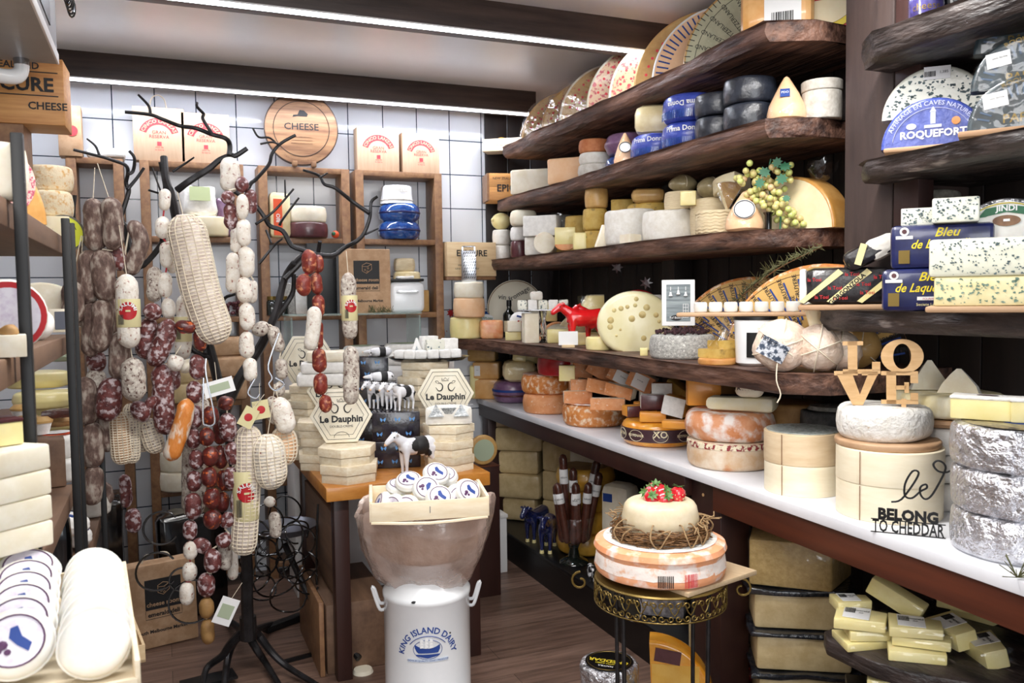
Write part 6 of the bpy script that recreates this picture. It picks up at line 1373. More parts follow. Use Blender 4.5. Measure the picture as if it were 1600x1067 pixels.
# glass-topped case behind the table with grey round boxes
q0=atY(450,493,4.28);q1=atY(655,493,4.28);zg=q0.z
T('glass_case','glass-topped display case with pale greenish edge behind the table','case',((q0.x+q1.x)/2,4.36,0),0,[('glass_top',box(q1.x-q0.x,.26,.010,.002).mv(0,0,zg-.005),'edge_glass'),('glass_side',box(.008,.25,.26).mv((q1.x-q0.x)/2-.01,0,zg-.27),'edge_glass'),('glass_side',box(.008,.25,.26).mv(-(q1.x-q0.x)/2+.01,0,zg-.27),'edge_glass'),('base',box(q1.x-q0.x,.26,zg-.272,.004),'white')])
for i,(px,Y,w,h,dz,lab)in enumerate(((545,4.33,.22,.055,0,'round white paper-topped cheese left under the glass shelf'),(566,4.33,.20,.05,.056,'round greenish-print cheese on the left one under the glass shelf'),(625,4.33,.24,.06,0,'round white paper-topped cheese right under the glass shelf'),(632,4.33,.22,.05,.061,'round grey-print cheese on the right one under the glass shelf'))):
 p=col(px,1.3,Y=Y);T('round_cheese',lab,'cheese',(p.x,Y,zg-.272+dz),0,[('paper',wheelg(w/2,h,.02,0,30,.004),'paper_white'),('printed_top',lathe([(0,h+.002),(w*.36,h+.001),(0,h+.003)],28),'sage')])
p=col(604,1.3,Y=4.34);T('cheese_bag','small crumpled white plastic bag between the round cheeses under the glass shelf','bag',(p.x,4.30,zg-.272),0,[('bag_body',ball(.045,18,1.2).jit(.01,22,3),'paper_white')])
for i,(x,w,h)in enumerate(((.70,.05,.12),(.76,.05,.13),(.82,.05,.11))):T('grey_packet',['leftmost grey packet under the glass shelf','middle grey packet under the glass shelf','rightmost of three grey packets under the glass shelf'][i],'packet',(x-.08,4.42,zg-.271),10,[('packet_body',box(w,.03,h,.004),'stone')])
for i,(px,dz)in enumerate(((655,0),(690,0))):p=col(px,ZT,Y=3.98);T('cheese_carton',['white carton behind the hexagonal stack with the oval tray','white carton at the right end behind the oval tray'][i],'box',(p.x,3.98,ZT),-8,[('carton',box(.12,.12,.44+.03*i,.004),'paper_white')])
# ---------------------------------------------------------------- milk can, bag and crate of little round cheeses
mc=V((.765,2.56,0));fa=face(mc)
can=[(0,0),(.138,0),(.142,.01),(.142,.03),(.138,.036),(.138,.548),(.141,.552),(.141,.566),(.136,.572),(.115,.60),(.085,.625),(.08,.66),(0,.66)]
def earh(s):return tube([(s*.137,0,.50),(s*.150,-.01,.505),(s*.162,-.015,.54),(s*.172,-.02,.58),(s*.165,-.02,.575),(s*.152,-.012,.53),(s*.14,0,.52)],.0055,8,3)
def sheet(fn0,fn1,x0,x1,n=14):
 g=G();g.add([(x0+(x1-x0)*i/n,-.0006,f(x0+(x1-x0)*i/n))for i in range(n+1)for f in(fn0,fn1)],[(2*i,2*i+2,2*i+3,2*i+1)for i in range(n)]);return g
def ship():
 g=G();R_=.1392
 hull=sheet(lambda x:max(.0,(abs(x)-.032)*2),lambda x:.014+8*x*x,-.040,.038);sea=sheet(lambda x:-.016+abs(x)*.2,lambda x:-.004,-.036,.036)
 g.join(hull).join(sea)
 for x in(-.016,.0,.014):g.join(box(.0012,.001,.030).mv(x,0,.014))
 w_=G()
 for x,s in((-.018,1),(-.003,1.15),(.011,1)):
  for k in range(3):w_.join(prism([(-.006,0),(.006,.001),(.004,.009*s),(-.004,.009*s)],.001).rot('X',90).mv(x,-.001,.016+k*.0092*s))
 out=[]
 for q in(g,w_):q.v=[V(((R_-v.y)*sin(v.x/R_),-(R_-v.y)*cos(v.x/R_),v.z))for v in q.v];out.append(q)
 return out
sh=ship();arcw=txt('KING ISLAND DAIRY',.019,arc=.078,bold=.02,wide=.92);arcw.v=[V((v.x,0,v.z))for v in arcw.v]
def cylw(g,R_=.1392):g.v=[V(((R_-v.y)*sin(v.x/R_),-(R_-v.y)*cos(v.x/R_),v.z))for v in g.v];return g
arcl=tube([(.073*sin(R(a)),0,.073*cos(R(a))-.078)for a in range(-50,51,10)],.0012,4)
ovl=tube([(.045*cos(a*pi/16),0,.030*sin(a*pi/16))for a in range(33)],.0008,4)
rib=G().join(sheet(lambda x:0,lambda x:.009,-.055,.055)).join(prism([(-.066,-.001),(-.05,.001),(-.05,.01),(-.066,.008),(-.06,.004)],.0008).rot('X',90)).join(prism([(.066,-.001),(.05,.001),(.05,.01),(.066,.008),(.06,.004)],.0008).rot('X',90))
cz=.415
T('milk_can','tall white enamel milk can printed with blue King Island Dairy lettering and a ship','can',mc,fa,[('can_body',lathe(can,56),'enamel'),('ear_handle',earh(1),'enamel'),('ear_handle',earh(-1),'enamel'),
 ('lettering',cylw(arcw.mv(0,0,cz+.055)),'blue_print'),('arch_line',cylw(arcl.mv(0,0,cz+.05)),'blue_print'),('oval_line',cylw(ovl.mv(0,0,cz+.003)),'blue_print'),('ship_print',sh[0].mv(0,0,cz-.008),'blue_print',[('sails',sh[1].mv(0,0,cz-.008),'white')]),
 ('ribbon',cylw(rib.mv(0,0,cz-.036)),'ribbon_pale',[('lettering',cylw(txt('PREMIUM QUALITY DAIRY PRODUCE',.0055).mv(0,-.0012,cz-.034)),'blue_print')]),
 ('paint_chip',lathe([(0,0),(.006,0),(0,.001)],8).scl(1.3,.7,1).rot('X',75).mv(-.04,-.1355,.567),'ink'),('paint_chip',lathe([(0,0),(.003,0),(0,.001)],7).rot('X',90).mv(.07,-.1205,.46),'ink')])
# wide basket covered by a brown translucent bag
k=.00195
bp=V((mc.x+.0,mc.y,0));ex=V((cos(R(fa)),sin(R(fa)),0))
prof=[(.085,.565),(.125,.60),(.165,.64),(.188,.70),(.20,.77),(.203,.825),(.198,.838),(.188,.83),(.18,.77),(.0,.765)]
bagm=lathe([(r*1.0,z)for r,z in prof],64)
bagm.v=[V((v.x*(1.03+.05*sin(v.z*9))*(1+.035*sin(7*atan2(v.y,v.x))+.02*sin(17*atan2(v.y,v.x)+v.z*20)),v.y*.82*(1+.03*sin(9*atan2(v.y,v.x))),v.z+.018*sin(3*atan2(v.y,v.x)+1)))+NZ.noise_vector(V((v.x*7,v.y*7,v.z*3)))*.022+NZ.noise_vector(v*26)*.010 for v in bagm.v]
T('basket','wide brown basket standing on the milk can inside a translucent brown bag','basket',bp,fa,[('basket_body',lathe([(0,.662),(.12,.664),(.165,.70),(.182,.79),(.175,.80),(.16,.71),(0,.68)],40).scl(1.02,.74,1),'kraft_dark')])
T('plastic_bag','crumpled translucent brownish plastic bag draped round the basket on the milk can','bag',bp,fa,[('bag_film',bagm,'bagfilm')])
q0=atD(573,795,2.45)
cz0=.842;cc=V((.745,2.41,cz0));ca=face(cc,4)
cc=col(668,cz0,Y=2.47);cw,cd,ch=.345,.23,.062
ends=[]
for s in(-1,1):ends.append(('end_board',box(.010,cd,ch,.001).mv(s*cw/2,0,0),'pale_wood'))
T('wooden_crate','low pale wooden crate of small round white cheeses above the milk can','crate',cc,ca,[('side_board',box(cw,.007,ch*.92,.001).mv(0,-cd/2,0),'pale_wood'),('side_board',box(cw,.007,ch*.92,.001).mv(0,cd/2,0),'pale_wood'),('bottom',box(cw,cd,.005),'pale_wood'),('bottom_batten',tube([(-cw/2,-cd/2,-.002),(0,-cd/2-.006,-.01),(cw/2,-cd/2,-.002)],.005,6,3),'pale_wood')]+ends+[('staple',box(.002,.001,.02).mv(0,-cd/2-.005,.02),'steel')])
def rcheese(r=.042,h=.03):
 rim=tube([(r*.74*cos(a*pi/14),r*.74*sin(a*pi/14),h+.0012)for a in range(29)],.0011,4)
 f=G().join(prism([(-.004,.016),(.004,.018),(.008,.004),(.018,-.006),(.014,-.016),(.002,-.006),(-.006,.004)],.0006).mv(0,0,h+.0012))
 fl=ball(.006,8,.2).mv(-.013,-.004,h+.001).join(ball(.004,8,.2).mv(-.008,-.013,h+.001)).join(ball(.0045,8,.2).mv(-.018,-.010,h+.001))
 return[('rind',wheelg(r,h,.012,.002,28,.001),'fresh'),('label',lathe([(0,h),(r*.76,h),(r*.74,h+.0009),(0,h+.0011)],26),'lab_pale',[('ring_print',rim,'plum'),('figure_print',f,'blue_print'),('flower_print',fl,'plum')])]
RC=[(-.125,-.03,.035,66,0,-80,'rolled on edge at the left end of the crate'),(-.095,-.05,.032,70,0,-40,'on edge, second from the left end of the crate'),(-.062,-.065,.03,62,0,-25,'on edge near the front, third from the left'),
 (-.085,.045,.062,18,0,20,'lying back left with its label up'),(-.055,.02,.085,28,-8,10,'lying on top at the left with its label up'),(-.005,-.02,.075,48,30,-20,'tilted steeply left of the crate middle'),
 (.03,-.055,.052,50,0,10,'showing its label at the front of the crate middle'),(.028,.03,.105,42,0,15,'topmost in the pile with its label facing out'),(.06,.07,.085,30,0,0,'at the back right, mostly hidden'),
 (.085,-.03,.05,74,0,20,'standing between the front one and the right-hand one'),(.115,-.03,.062,58,0,25,'showing its full label at the right end'),(.13,.05,.045,20,0,0,'lying at the back right corner of the crate'),(.02,.06,.05,10,0,0,'lying deep in the crate under the topmost')]
M3=Mx.Rotation(R(ca),4,'Z');rc0=None
for(x,y,z,rx,ry,rz,lab)in RC:
 q=cc+(M3@V((x,y,z-.012)))
 if not rc0:rc0=T('small_round_cheese','purple-labelled small white cheese, '+lab,'cheese',q,0,rcheese(),'small round cheeses in the crate',rot=(rx,ry,ca+rz))
 else:dup(rc0,q,None,'purple-labelled small white cheese, '+lab,'small round cheeses in the crate',rot=(rx,ry,ca+rz))
T('cheese_carton','white carton low on the floor right of the milk can behind the bag','box',(1.60,4.25,0),0,[('carton',box(.20,.2,.30,.004),'white'),('lid',box(.21,.21,.02,.003).mv(0,0,.30),'paper_white')])
p=col(752,.88,Y=3.9);T('wooden_stand','tall dark wooden stand behind the brown plastic bag','box',(p.x,3.9,0),0,[('carton',box(.14,.12,.655,.004),'apron_dark'),('top_board',box(.145,.125,.004).mv(0,0,.655),'apron')]);T('round_cheese','yellowish round cheese with a pale blue label hanging at the right table edge','cheese',(p.x,3.9,.66),0,[('rind',wheelg(.075,.03,.008).rot('X',90).mv(0,0,.075),'tan'),('label',lathe([(0,0),(.055,0),(0,.001)],24).rot('X',90).mv(0,-.032,.075),'sage')])
# ================================================================ wooden shelf frames against the tiled wall
def yx(px,z=1.8,Y=4.6):return col(px,z,Y=Y).x
FR=[(108,197,'leftmost wooden shelf frame on the tiled wall, half behind the rack'),(222,383,'wooden shelf frame behind the big netted salami'),(406,547,'wooden shelf frame under the round CHEESE board'),(556,690,'wooden shelf frame holding the blue crocks')]
FX=[]
for i,(a,b,lab)in enumerate(FR):
 x0,x1=yx(a),yx(b);FX.append((x0,x1));w=x1-x0;xc_=(x0+x1)/2;zt=2.20;parts=[]
 for s in(-1,1):parts.append(('upright',box(.045,.17,zt,.003).mv(s*(w/2-.0225),0,0),'frame_wood'))
 for z in(zt-.03,1.795,1.385,.95,.5,.06):parts.append(('shelf_board',box(w-.09,.17,.03,.003).mv(0,0,z),'frame_wood'))
 T('shelving_unit',lab,'shelf',(xc_,YB-.09,0),0,parts)
S1,S2,S3,S4=1.826,1.416,.981,.531;YF=4.62
def cinco(px,Y,w,h,lab,rz=0,handle=False):
 p=col(px,2.202,Y=Y);y=-.046
 band=G();n=18;r0_,r1_=w*.26,w*.40
 band.add([(r*sin(R(-72+144*i/n)),y,r*cos(R(-72+144*i/n)))for i in range(n+1)for r in(r0_,r1_)],[(2*i,2*i+1,2*i+3,2*i+2)for i in range(n)]);band.mv(0,0,h*.44)
 L=txt('CINCO LANZAS',w*.072,arc=r0_*1.16,bold=.02).mv(0,y-.001,h*.44+r0_*1.16)
 low=txt('GRAN',w*.07).mv(0,y,h*.50).join(txt('RESERVA',w*.07).mv(0,y,h*.42));seal=txt('vino de',.009).mv(0,y,h*.24).join(txt('la tierra',.009).mv(0,y,h*.19)).join(box(.02,.0006,.02).mv(0,y,h*.28))
 parts=[('panel',box(w,.09,h,.002),'pine_pale'),('red_arch',band,'red_print',[('lettering',L,'pine_pale')]),('small_lettering',low,'red_print'),('seal',seal,'red_print')]
 if handle:parts.append(('rope_handle',tube([(-.04,0,h),(-.03,0,h+.05),(0,0,h+.07),(.03,0,h+.05),(.04,0,h)],.003,6,4),'string'))
 T('wine_box',lab,'box',(p.x,Y,2.202),rz,parts)
cinco(250,4.64,.238,.265,'pale wooden wine box with red CINCO LANZAS arch and rope handle, leftmost',0,True)
cinco(322,4.64,.232,.25,'pale wooden wine box with red CINCO LANZAS arch, left of the round CHEESE board')
cinco(589,4.64,.235,.235,'pale wooden wine box with red CINCO LANZAS arch, right of the round CHEESE board')
cinco(655,4.64,.215,.220,'pale wooden wine box with red CINCO LANZAS arch, rightmost at the timber boarding')
p=col(112,2.202,Y=4.62);T('wine_box','brownish wooden box with a red roundel at the far left on the shelf frames','box',(p.x,4.62,2.202),0,[('panel',box(.10,.10,.24,.002),'kraft'),('red_roundel',lathe([(0,0),(.025,0),(.025,.001)],20).rot('X',90).mv(.01,-.052,.12),'red_print')])
p=col(165,2.202,Y=4.64);T('paper_bundle','crumpled white paper lying on the leftmost shelf frame','paper',(p.x,4.64,2.202),0,[('paper',box(.17,.12,.045,.015,3).jit(.012,20,3),'paper_white')])
# round CHEESE board on two pegs
p=col(470,2.5,Y=4.60);r=.190;y=-.014
hat=G().join(prism([(-.045,0),(-.02,.006),(.03,.004),(.035,.018),(.015,.036),(-.008,.038),(-.018,.014),(-.04,.012)],.001).rot('X',90)).mv(0,y,.06)
ln=G()
for z_ in(-.045,-.062,-.078):ln.join(box(.11,.0006,.004).mv(0,y,z_))
T('cheese_board','large round wooden board lettered CHEESE standing on the shelf frame pegs','board',(p.x,4.60,2.202+r+.012),face(p,0)+4,[('disc',lathe(wprof(r,.025,.004),56).rot('X',90).mv(0,.0125,0),'board_round'),('dark_rim',lathe([(r-.002,-.0135),(r+.003,-.012),(r+.003,.012),(r-.002,.0135)],56).rot('X',90),'beam'),
 ('ring_line',tube([(.145*cos(a*pi/28),y,.145*sin(a*pi/28))for a in range(57)],.0016,4),'ink'),('lettering',txt('CHEESE',.034,bold=.01,wide=1.1).mv(0,y,-.005),'ink'),('hat_print',hat,'ink'),('small_print',ln,'frame_wood'),('rim_lettering',txt('FROMAGE DE LA MAISON',.014,arc=.16).mv(0,y,.16).join(txt('PRODUIT ARTISANAL',.014,arc=.16).mv(0,y,.16).rot('Y',180)),'frame_wood')])
for s,lab in((-.045,'left wooden peg under the round CHEESE board'),(.055,'right wooden peg under the round CHEESE board')):T('peg',lab,'peg',(p.x+s,4.565,2.2005),0,[('peg_body',box(.025,.03,.028,.004),'frame_wood')])
def crock(px,z,w,h,m,lab,word=None):
 p=col(px,z,Y=YF);r=w/2
 pr=[(0,0),(r*.78,0),(r*.95,h*.18),(r,h*.5),(r*.95,h*.82),(r*.8,h),(0,h)]if not word else[(0,0),(r*1.02,0),(r,h*.1),(r*.98,h*.2),(r*.97,h*.3),(r*.94,h*.5),(r*.92,h*.9),(r*.86,h),(0,h)]
 parts=[('glaze',lathe(pr,36),m)]
 if word:parts.append(('lettering',txt(word,.018,cyl=r*.96,bold=.02).mv(0,-.001,h*.62),'chalk_grey'));parts.append(('groove',lathe([(r*1.0,h*.16),(r*1.02,h*.2),(r*1.0,h*.24)],32),'chalk_grey'))
 else:parts.append(('band',lathe([(r*.995,h*.44),(r*1.015,h*.5),(r*.995,h*.56)],36),'navy'))
 T('crock',lab,'crock',(p.x,YF,z),0,parts);return z+h
z=crock(624,S1,.236,.098,'blue_gloss','lower glossy blue rounded crock on the right-hand shelf frame');z=crock(624,z,.234,.098,'blue_gloss','upper glossy blue rounded crock under the white one');crock(620,z,.185,.10,'enamel','white ribbed crock marked CHEESE topping the blue crocks','CHEESE')
z=drum(481,0,0,.1,.1,'maroon','x')if 0 else None
def shelfdrum(px,z,w,h,m,lab,Y=YF,**k):
 p=col(px,z,Y=Y);T('round_cheese',lab,'cheese',(p.x,Y,z),0,[('rind',wheelg(w/2,h,.012,.003,32,.001),m)]);return z+h
z=shelfdrum(481,S1,.21,.082,'maroon','dark maroon waxed round on the shelf frame under the CHEESE board');shelfdrum(480,z,.20,.085,'ivory','ivory round cheese lying on the dark maroon one')
p=col(437,S1,Y=YF);T('cheese_packet','tall orange and cream cheese packet at the left end of the CHEESE frame','cheese',(p.x,4.6,S1),8,[('wrapper',box(.105,.08,.235,.02,2).jit(.004,18,2),'cream_wrap'),('orange_label',box(.045,.003,.19).mv(-.02,-.042,.01),'orange_lab',[('lettering',txt('BIO',.02,bold=.02).rot('Y',-90).mv(-.01,-.0445,.10),'white')])])
p=col(524,S1,Y=4.58);T('wax_fruit','small red, green and orange glazed ball at the right end of the CHEESE frame','ornament',(p.x,4.58,S1),0,[('ball',ball(.021,16),'orange_lab'),('green_spot',ball(.012,10).mv(-.01,-.012,.012),'green')])
p=col(312,S1,Y=YF);z=shelfdrum(323,S1,.22,.10,'cream','cream waxed round on the shelf frame behind the netted salami')
T('cheese_packet','white plastic cheese packet with green label on the cream waxed round','cheese',(p.x,YF,z),5,[('wrapper',box(.17,.10,.16,.03,2).jit(.012,16,5),'paper_white'),('label',box(.10,.002,.07).mv(0,-.058,.08),'lab_green')])
p=col(352,S1,Y=YF);T('gift_bag','crumpled pink foil bag next to the white cheese packet','bag',(p.x,YF,S1),0,[('bag_body',box(.08,.06,.20,.02,3).jit(.016,16,7),'purple_wax')])
p=col(318,S2,Y=YF);T('cheese_packet','blue-topped pale packet on the middle board behind the netted salami','cheese',(p.x,YF,S2),0,[('wrapper',box(.12,.08,.15,.01),'blue_gloss')])
p=col(352,S2,Y=4.58);g=G();rd=random.Random(3)
for i in range(60):g.join(ball(rd.uniform(.008,.012),8).mv(rd.uniform(-.07,.07),rd.uniform(-.03,.03),rd.uniform(0,.06)))
T('red_berries','heap of dark red berries in a jar tray behind the netted salami','berries',(p.x,4.58,S2),0,[('berries',g,'maroon')],kind='stuff')
zl=S3
for i,(w,h,lab)in enumerate(((.26,.12,'lowest kraft-wrapped block behind the sausage tree'),(.27,.11,'second kraft-wrapped block behind the sausage tree'),(.25,.10,'third kraft-wrapped block behind the sausage tree'))):
 p=col(345,zl,Y=YF);T('wrapped_block',lab,'cheese',(p.x,YF,zl),4*i-3,[('paper',box(w,.14,h,.02,2).jit(.005,14,i),'kraft')]);zl+=h
p=col(285,S3,Y=YF);zz=S3
for i,lab in enumerate(('lower beige cheese wheel low behind the orange sausage','upper beige cheese wheel behind the orange sausage')):zz=shelfdrum(285,zz,.19,.10,'waxed',lab)
zz=S4
for i,lab in enumerate(('lower whitish round far down behind the hanging sausages','upper whitish round far down behind the hanging sausages')):zz=shelfdrum(284,zz,.22,.10,'ivory',lab)
p=col(460,S4,Y=YF);T('cheese_block','brown wrapped block on the low shelf board behind the wire racks','cheese',(p.x,YF,S4),0,[('paste',box(.16,.12,.10,.015,2).jit(.004,20,1),'tan')])
p=col(335,S4,Y=YF);T('wrapped_block','large brown wrapped block on the low board behind the tree','cheese',(p.x,YF,S4),0,[('paper',box(.2,.12,.2,.02,2).jit(.004,20,1),'kraft')])
# second board of the right-hand frames: pot, cheeses, paper bag
z=shelfdrum(636,S2+.13,.15,.10,'cream_wrap','yellow-bottomed round cheese behind the white enamel pot');shelfdrum(632,z,.115,.075,'basket','beige banded drum on the yellow-bottomed round')
p=col(660,S2,Y=4.64);T('cheese_block','tan block peeking out right of the white enamel pot','cheese',(p.x+.01,4.66,S2),0,[('paste',box(.06,.06,.125,.006),'tan')])
T('cheese_block','low cream block hidden behind the white enamel pot','cheese',(col(634,S2,Y=4.66).x,4.665,S2),0,[('paste',box(.16,.08,.129,.006),'cream')])
zp=zg+.001;p=col(635,zp,Y=4.36)
T('enamel_pot','white square enamel pot with a black rim on the glass shelf','pot',(p.x,4.38,zp),-6,[('pot_body',box(.19,.15,.165,.03,1,3),'enamel'),('rim',box(.185,.145,.014,.006).mv(0,0,.166),'black'),('handle',tube([(-.05,-.075,.115),(-.045,-.092,.11),(.045,-.092,.11),(.05,-.075,.115)],.007,8,3),'enamel'),('folded_cloth',box(.09,.05,.014,.004,2).jit(.006,30,2).mv(0,0,.18),'paper_white')])
def kbag(x,y,z,rz,w,h,d,lab,rot=None,handle=True,dark=True,sc=1):
 yy=-d/2-.0015
 wedge_=tube([(-.022,yy-.003,.02),(-.022,yy-.003,.05),(.0,yy-.003,.062),(.026,yy-.003,.055),(.026,yy-.003,.028),(.0,yy-.003,.008),(-.022,yy-.003,.02),(-.022,yy-.003,.044),(.004,yy-.003,.042),(.026,yy-.003,.055)],.0014,4).scl(sc,1,sc).mv(0,0,h*.60)
 for q_ in((-.008,.026),(.008,.034),(.004,.018)):wedge_.join(tube([(q_[0]*sc+.004*cos(a*pi/6),yy-.003,h*.6+q_[1]*sc+.004*sin(a*pi/6))for a in range(13)],.001,4))
 parts=[('bag_body',box(w,d,h,.004,3).jit(.003,9,x),'kraft'),('side_fold',box(.012,d*1.01,h).mv(-w/2-.004,0,0),'black'),('black_panel',box(w*.50,.001,h*.36).mv(.01,yy,h*.46),'ink',[('wedge_drawing',wedge_.mv(.01,-.000,0),'kraft'),('lettering',txt('cheese room',w*.062,bold=.02).mv(.01,yy-.002,h*.50),'kraft')]),
 ('outline_box',tube([(-.25*w+.01,yy,h*.45),(-.25*w+.01,yy,h*.35),(.25*w+.01,yy,h*.35),(.25*w+.01,yy,h*.45)],.001,4),'ink'),('lettering',txt('emerald deli',w*.062,bold=.03).mv(.01,yy,h*.375).join(txt('South Melbourne Market',w*.048,bold=.03).mv(0,yy,h*.18)),'ink')]
 if handle:parts.append(('handle',tube([(-w*.2,0,h),(-w*.15,0,h+.03),(0,0,h+.035),(w*.15,0,h+.03),(w*.2,0,h)],.0035,6,4),'string'))
 T('paper_bag',lab,'bag',(x,y,z),rz,parts,rot=rot)
p=col(570,zp,Y=4.36);kbag(p.x,4.36,zp,-8,.265,.335,.09,'kraft paper bag with black cheese room panel hanging by the glass shelf',handle=False)
p=col(513,zp,Y=4.42);T('black_bag','black paper bag behind the kraft bag on the glass shelf','bag',(p.x,4.46,zp),-4,[('bag_body',box(.20,.06,.37,.004),'black')])
p=col(594,zp,Y=4.28);g=G();rd=random.Random(9)
for i in range(90):x=rd.uniform(-.06,.06);g.join(tube([(x,rd.uniform(-.02,.02),.008),(x+rd.uniform(-.02,.02),rd.uniform(-.03,.02),rd.uniform(.0,.045))],.0012,3))
T('herb_sprig','small green-brown herb sprig lying by the enamel pot','sprig',(p.x,4.27,zp),0,[('needles',g,'needle')])
for i,(px,w,h,m,lab)in enumerate(((475,.09,.19,'paper_white','white paper bag of cheese on the CHEESE frame second board'),(451,.07,.17,'stone','greyish packet on the CHEESE frame second board'))):
 p=col(px,S2,Y=4.60);T('cheese_packet',lab,'cheese',(p.x,4.62,S2),0,[('wrapper',box(w,.06,h,.008,2).jit(.004,20,i),m)])
for i,px in enumerate((424,436)):p=col(px,S2,Y=4.60);T('jar',['small jar with gold lid at the left end of the second board','small jar with gold lid, second from the left on the second board'][i],'jar',(p.x+.02*i,4.58,S2),0,[('glass_body',lathe([(0,0),(.028,0),(.028,.07),(.02,.08),(0,.08)],18),'dark_glass'),('lid',lathe([(0,.081),(.024,.081),(.024,.1),(0,.1)],18),'gold')])
# ---------------------------------------------------------------- on the floor behind the tree
kbag(-.045,3.93,0,14,.30,.36,.10,'kraft paper bag with black cheese room panel standing on the floor',rot=(-3,0,14))
for i,(x,y,w,h)in enumerate(((.10,4.25,.3,.5),(-.32,4.2,.26,.62))):T('black_bag',['black carrier bag slumped on the floor behind the kraft bag','tall black carrier bag on the floor behind the left rack'][i],'bag',(x,y,0),10,[('bag_body',box(w,.16,h,.03,3).jit(.02,9,i),'black_gloss')])
# ================================================================ the iron tree stand with its hanging sausages
YT=3.40
def br(pts,r0_,r1_,Y=YT):
 n=len(pts);return tube([atY(x,y,Y+.02*sin(i*1.7+x))for i,(x,y)in enumerate(pts)],[r0_+(r1_-r0_)*i/(n-1)for i in range(n)],8,4)
base=V((atY(388,990,YT).x,YT,0));cz_=atY(388,990,YT).z
limbs=[([(388,1000),(386,930),(385,870),(372,760),(352,650),(332,560),(300,450),(277,350),(268,307),(259,280),(256,245)],.024,.013),([(350,645),(374,592),(405,545),(420,515),(432,485),(445,435),(459,411)],.022,.012),([(425,503),(445,478),(458,455),(459,428)],.013,.009),
 ([(277,297),(299,281),(326,264),(343,250),(360,243),(369,243),(386,232)],.014,.009),([(358,243),(359,226),(352,216),(331,210),(305,200),(282,197),(253,186),(234,179),(195,175)],.010,.006),([(235,178),(232,165),(216,148)],.006,.004),([(331,208),(317,186),(318,178),(308,167),(308,161)],.007,.005),
 ([(275,345),(240,398),(211,415),(191,345),(191,333),(201,300),(198,290),(197,284),(200,270),(196,258),(175,250),(155,244),(115,234)],.011,.005),([(200,272),(208,267),(210,247),(202,236)],.007,.005),([(199,296),(214,278),(225,262)],.007,.005),([(155,242),(149,228),(136,217)],.005,.003),([(177,340),(194,350),(200,364),(205,400),(211,415)],.009,.007),
 ([(117,305),(115,340),(129,360),(160,400),(211,415)],.007,.008),([(103,365),(130,370)],.006,.006),([(240,398),(250,385),(252,372)],.007,.005),([(445,436),(479,397),(456,384),(442,361),(422,353),(413,339),(400,322),(385,310),(391,288),(400,280),(420,257),(425,240),(439,224),(462,211)],.011,.006),
 ([(407,225),(425,222),(436,226)],.004,.004),([(395,200),(404,214),(420,215),(430,222)],.004,.004),([(459,411),(479,397),(518,400),(538,387),(557,377),(569,364),(578,339),(580,316),(590,307)],.012,.006),([(571,366),(591,357)],.005,.003),([(577,333),(552,316),(524,294),(507,288),(498,274),(474,266)],.009,.005),([(500,278),(512,270)],.004,.003),
 ([(497,395),(500,377)],.009,.008),([(400,350),(428,330),(459,295)],.006,.004),([(446,308),(445,281)],.004,.003),([(437,352),(442,342),(467,309)],.006,.004),([(405,412),(428,384),(441,373)],.006,.004),([(416,360),(424,380)],.005,.004),([(273,520),(290,530),(303,548),(330,560)],.009,.010),([(331,512),(319,528),(321,553)],.008,.008),([(346,478),(352,465),(366,460)],.007,.006),([(349,283),(368,300),(385,312)],.008,.008),
 ([(249,253),(256,290),(252,300),(238,262)],.004,.003),([(232,297),(252,303)],.004,.004),([(270,268),(290,255),(303,246)],.005,.003)]
tp=[('trunk' if i==0 else 'branch',br(*l).mv(-base.x,-base.y,0),'iron')for i,l in enumerate(limbs)]
tp.append(('collar',lathe([(0,cz_-.02),(.034,cz_-.02),(.032,cz_+.07),(0,cz_+.07)],16),'iron'))
for pts in([(367,1000),(356,1028),(350,1080)],[(359,1008),(347,1025),(322,1046),(316,1085)],[(390,994),(402,1016),(414,1034),(442,1080)],[(405,994),(427,1022),(451,1043),(495,1070)],[(380,985),(365,975),(352,965)],[(395,985),(410,980),(425,975)]):
 n=len(pts);P_=[V((base.x,base.y,cz_+.03))]+[atZ(x,y,max(.02,cz_*(1-(i+1)/(n-.2))))for i,(x,y)in enumerate(pts)]
 tp.append(('root',tube([q-base for q in P_],[.02]+[.017-.002*i for i in range(n)],8,4),'iron'))
T('sausage_tree','black wrought-iron tree stand with gnarled branches hung with salami','stand',base,0,tp)
def netg(pts,r,n=14,rings=26,w=.0021):
 """string netting round a long salami"""
 p=smoothpath(pts,6);m=len(p);g=G();L=[0]
 for i in range(1,m):L.append(L[-1]+(p[i]-p[i-1]).length)
 def at_(t):
  d=t*L[-1];i=min(max(j for j in range(m)if L[j]<=d+1e-9),m-2);u=(d-L[i])/max(L[i+1]-L[i],1e-9);e=min(d,L[-1]-d)
  return p[i].lerp(p[i+1],u),(p[i+1]-p[i]).normalized(),r*sqrt(max(.02,1-max(0,1-e/(r*1.15))**2))*1.015+.0006
 def fr(d):a=d.cross(V((0,1,0))).normalized();return a,d.cross(a)
 for j in range(n):
  P_=[]
  for i in range(rings+1):c,d,q=at_(.02+.96*i/rings);a,b=fr(d);th=2*pi*j/n;P_.append(c+(a*cos(th)+b*sin(th))*q)
  g.join(tube(P_,w,3))
 for i in range(rings+1):
  c,d,q=at_(.02+.96*i/rings);a,b=fr(d);g.join(tube([c+(a*cos(2*pi*j/12)+b*sin(2*pi*j/12))*q for j in range(13)],w,3))
 return g
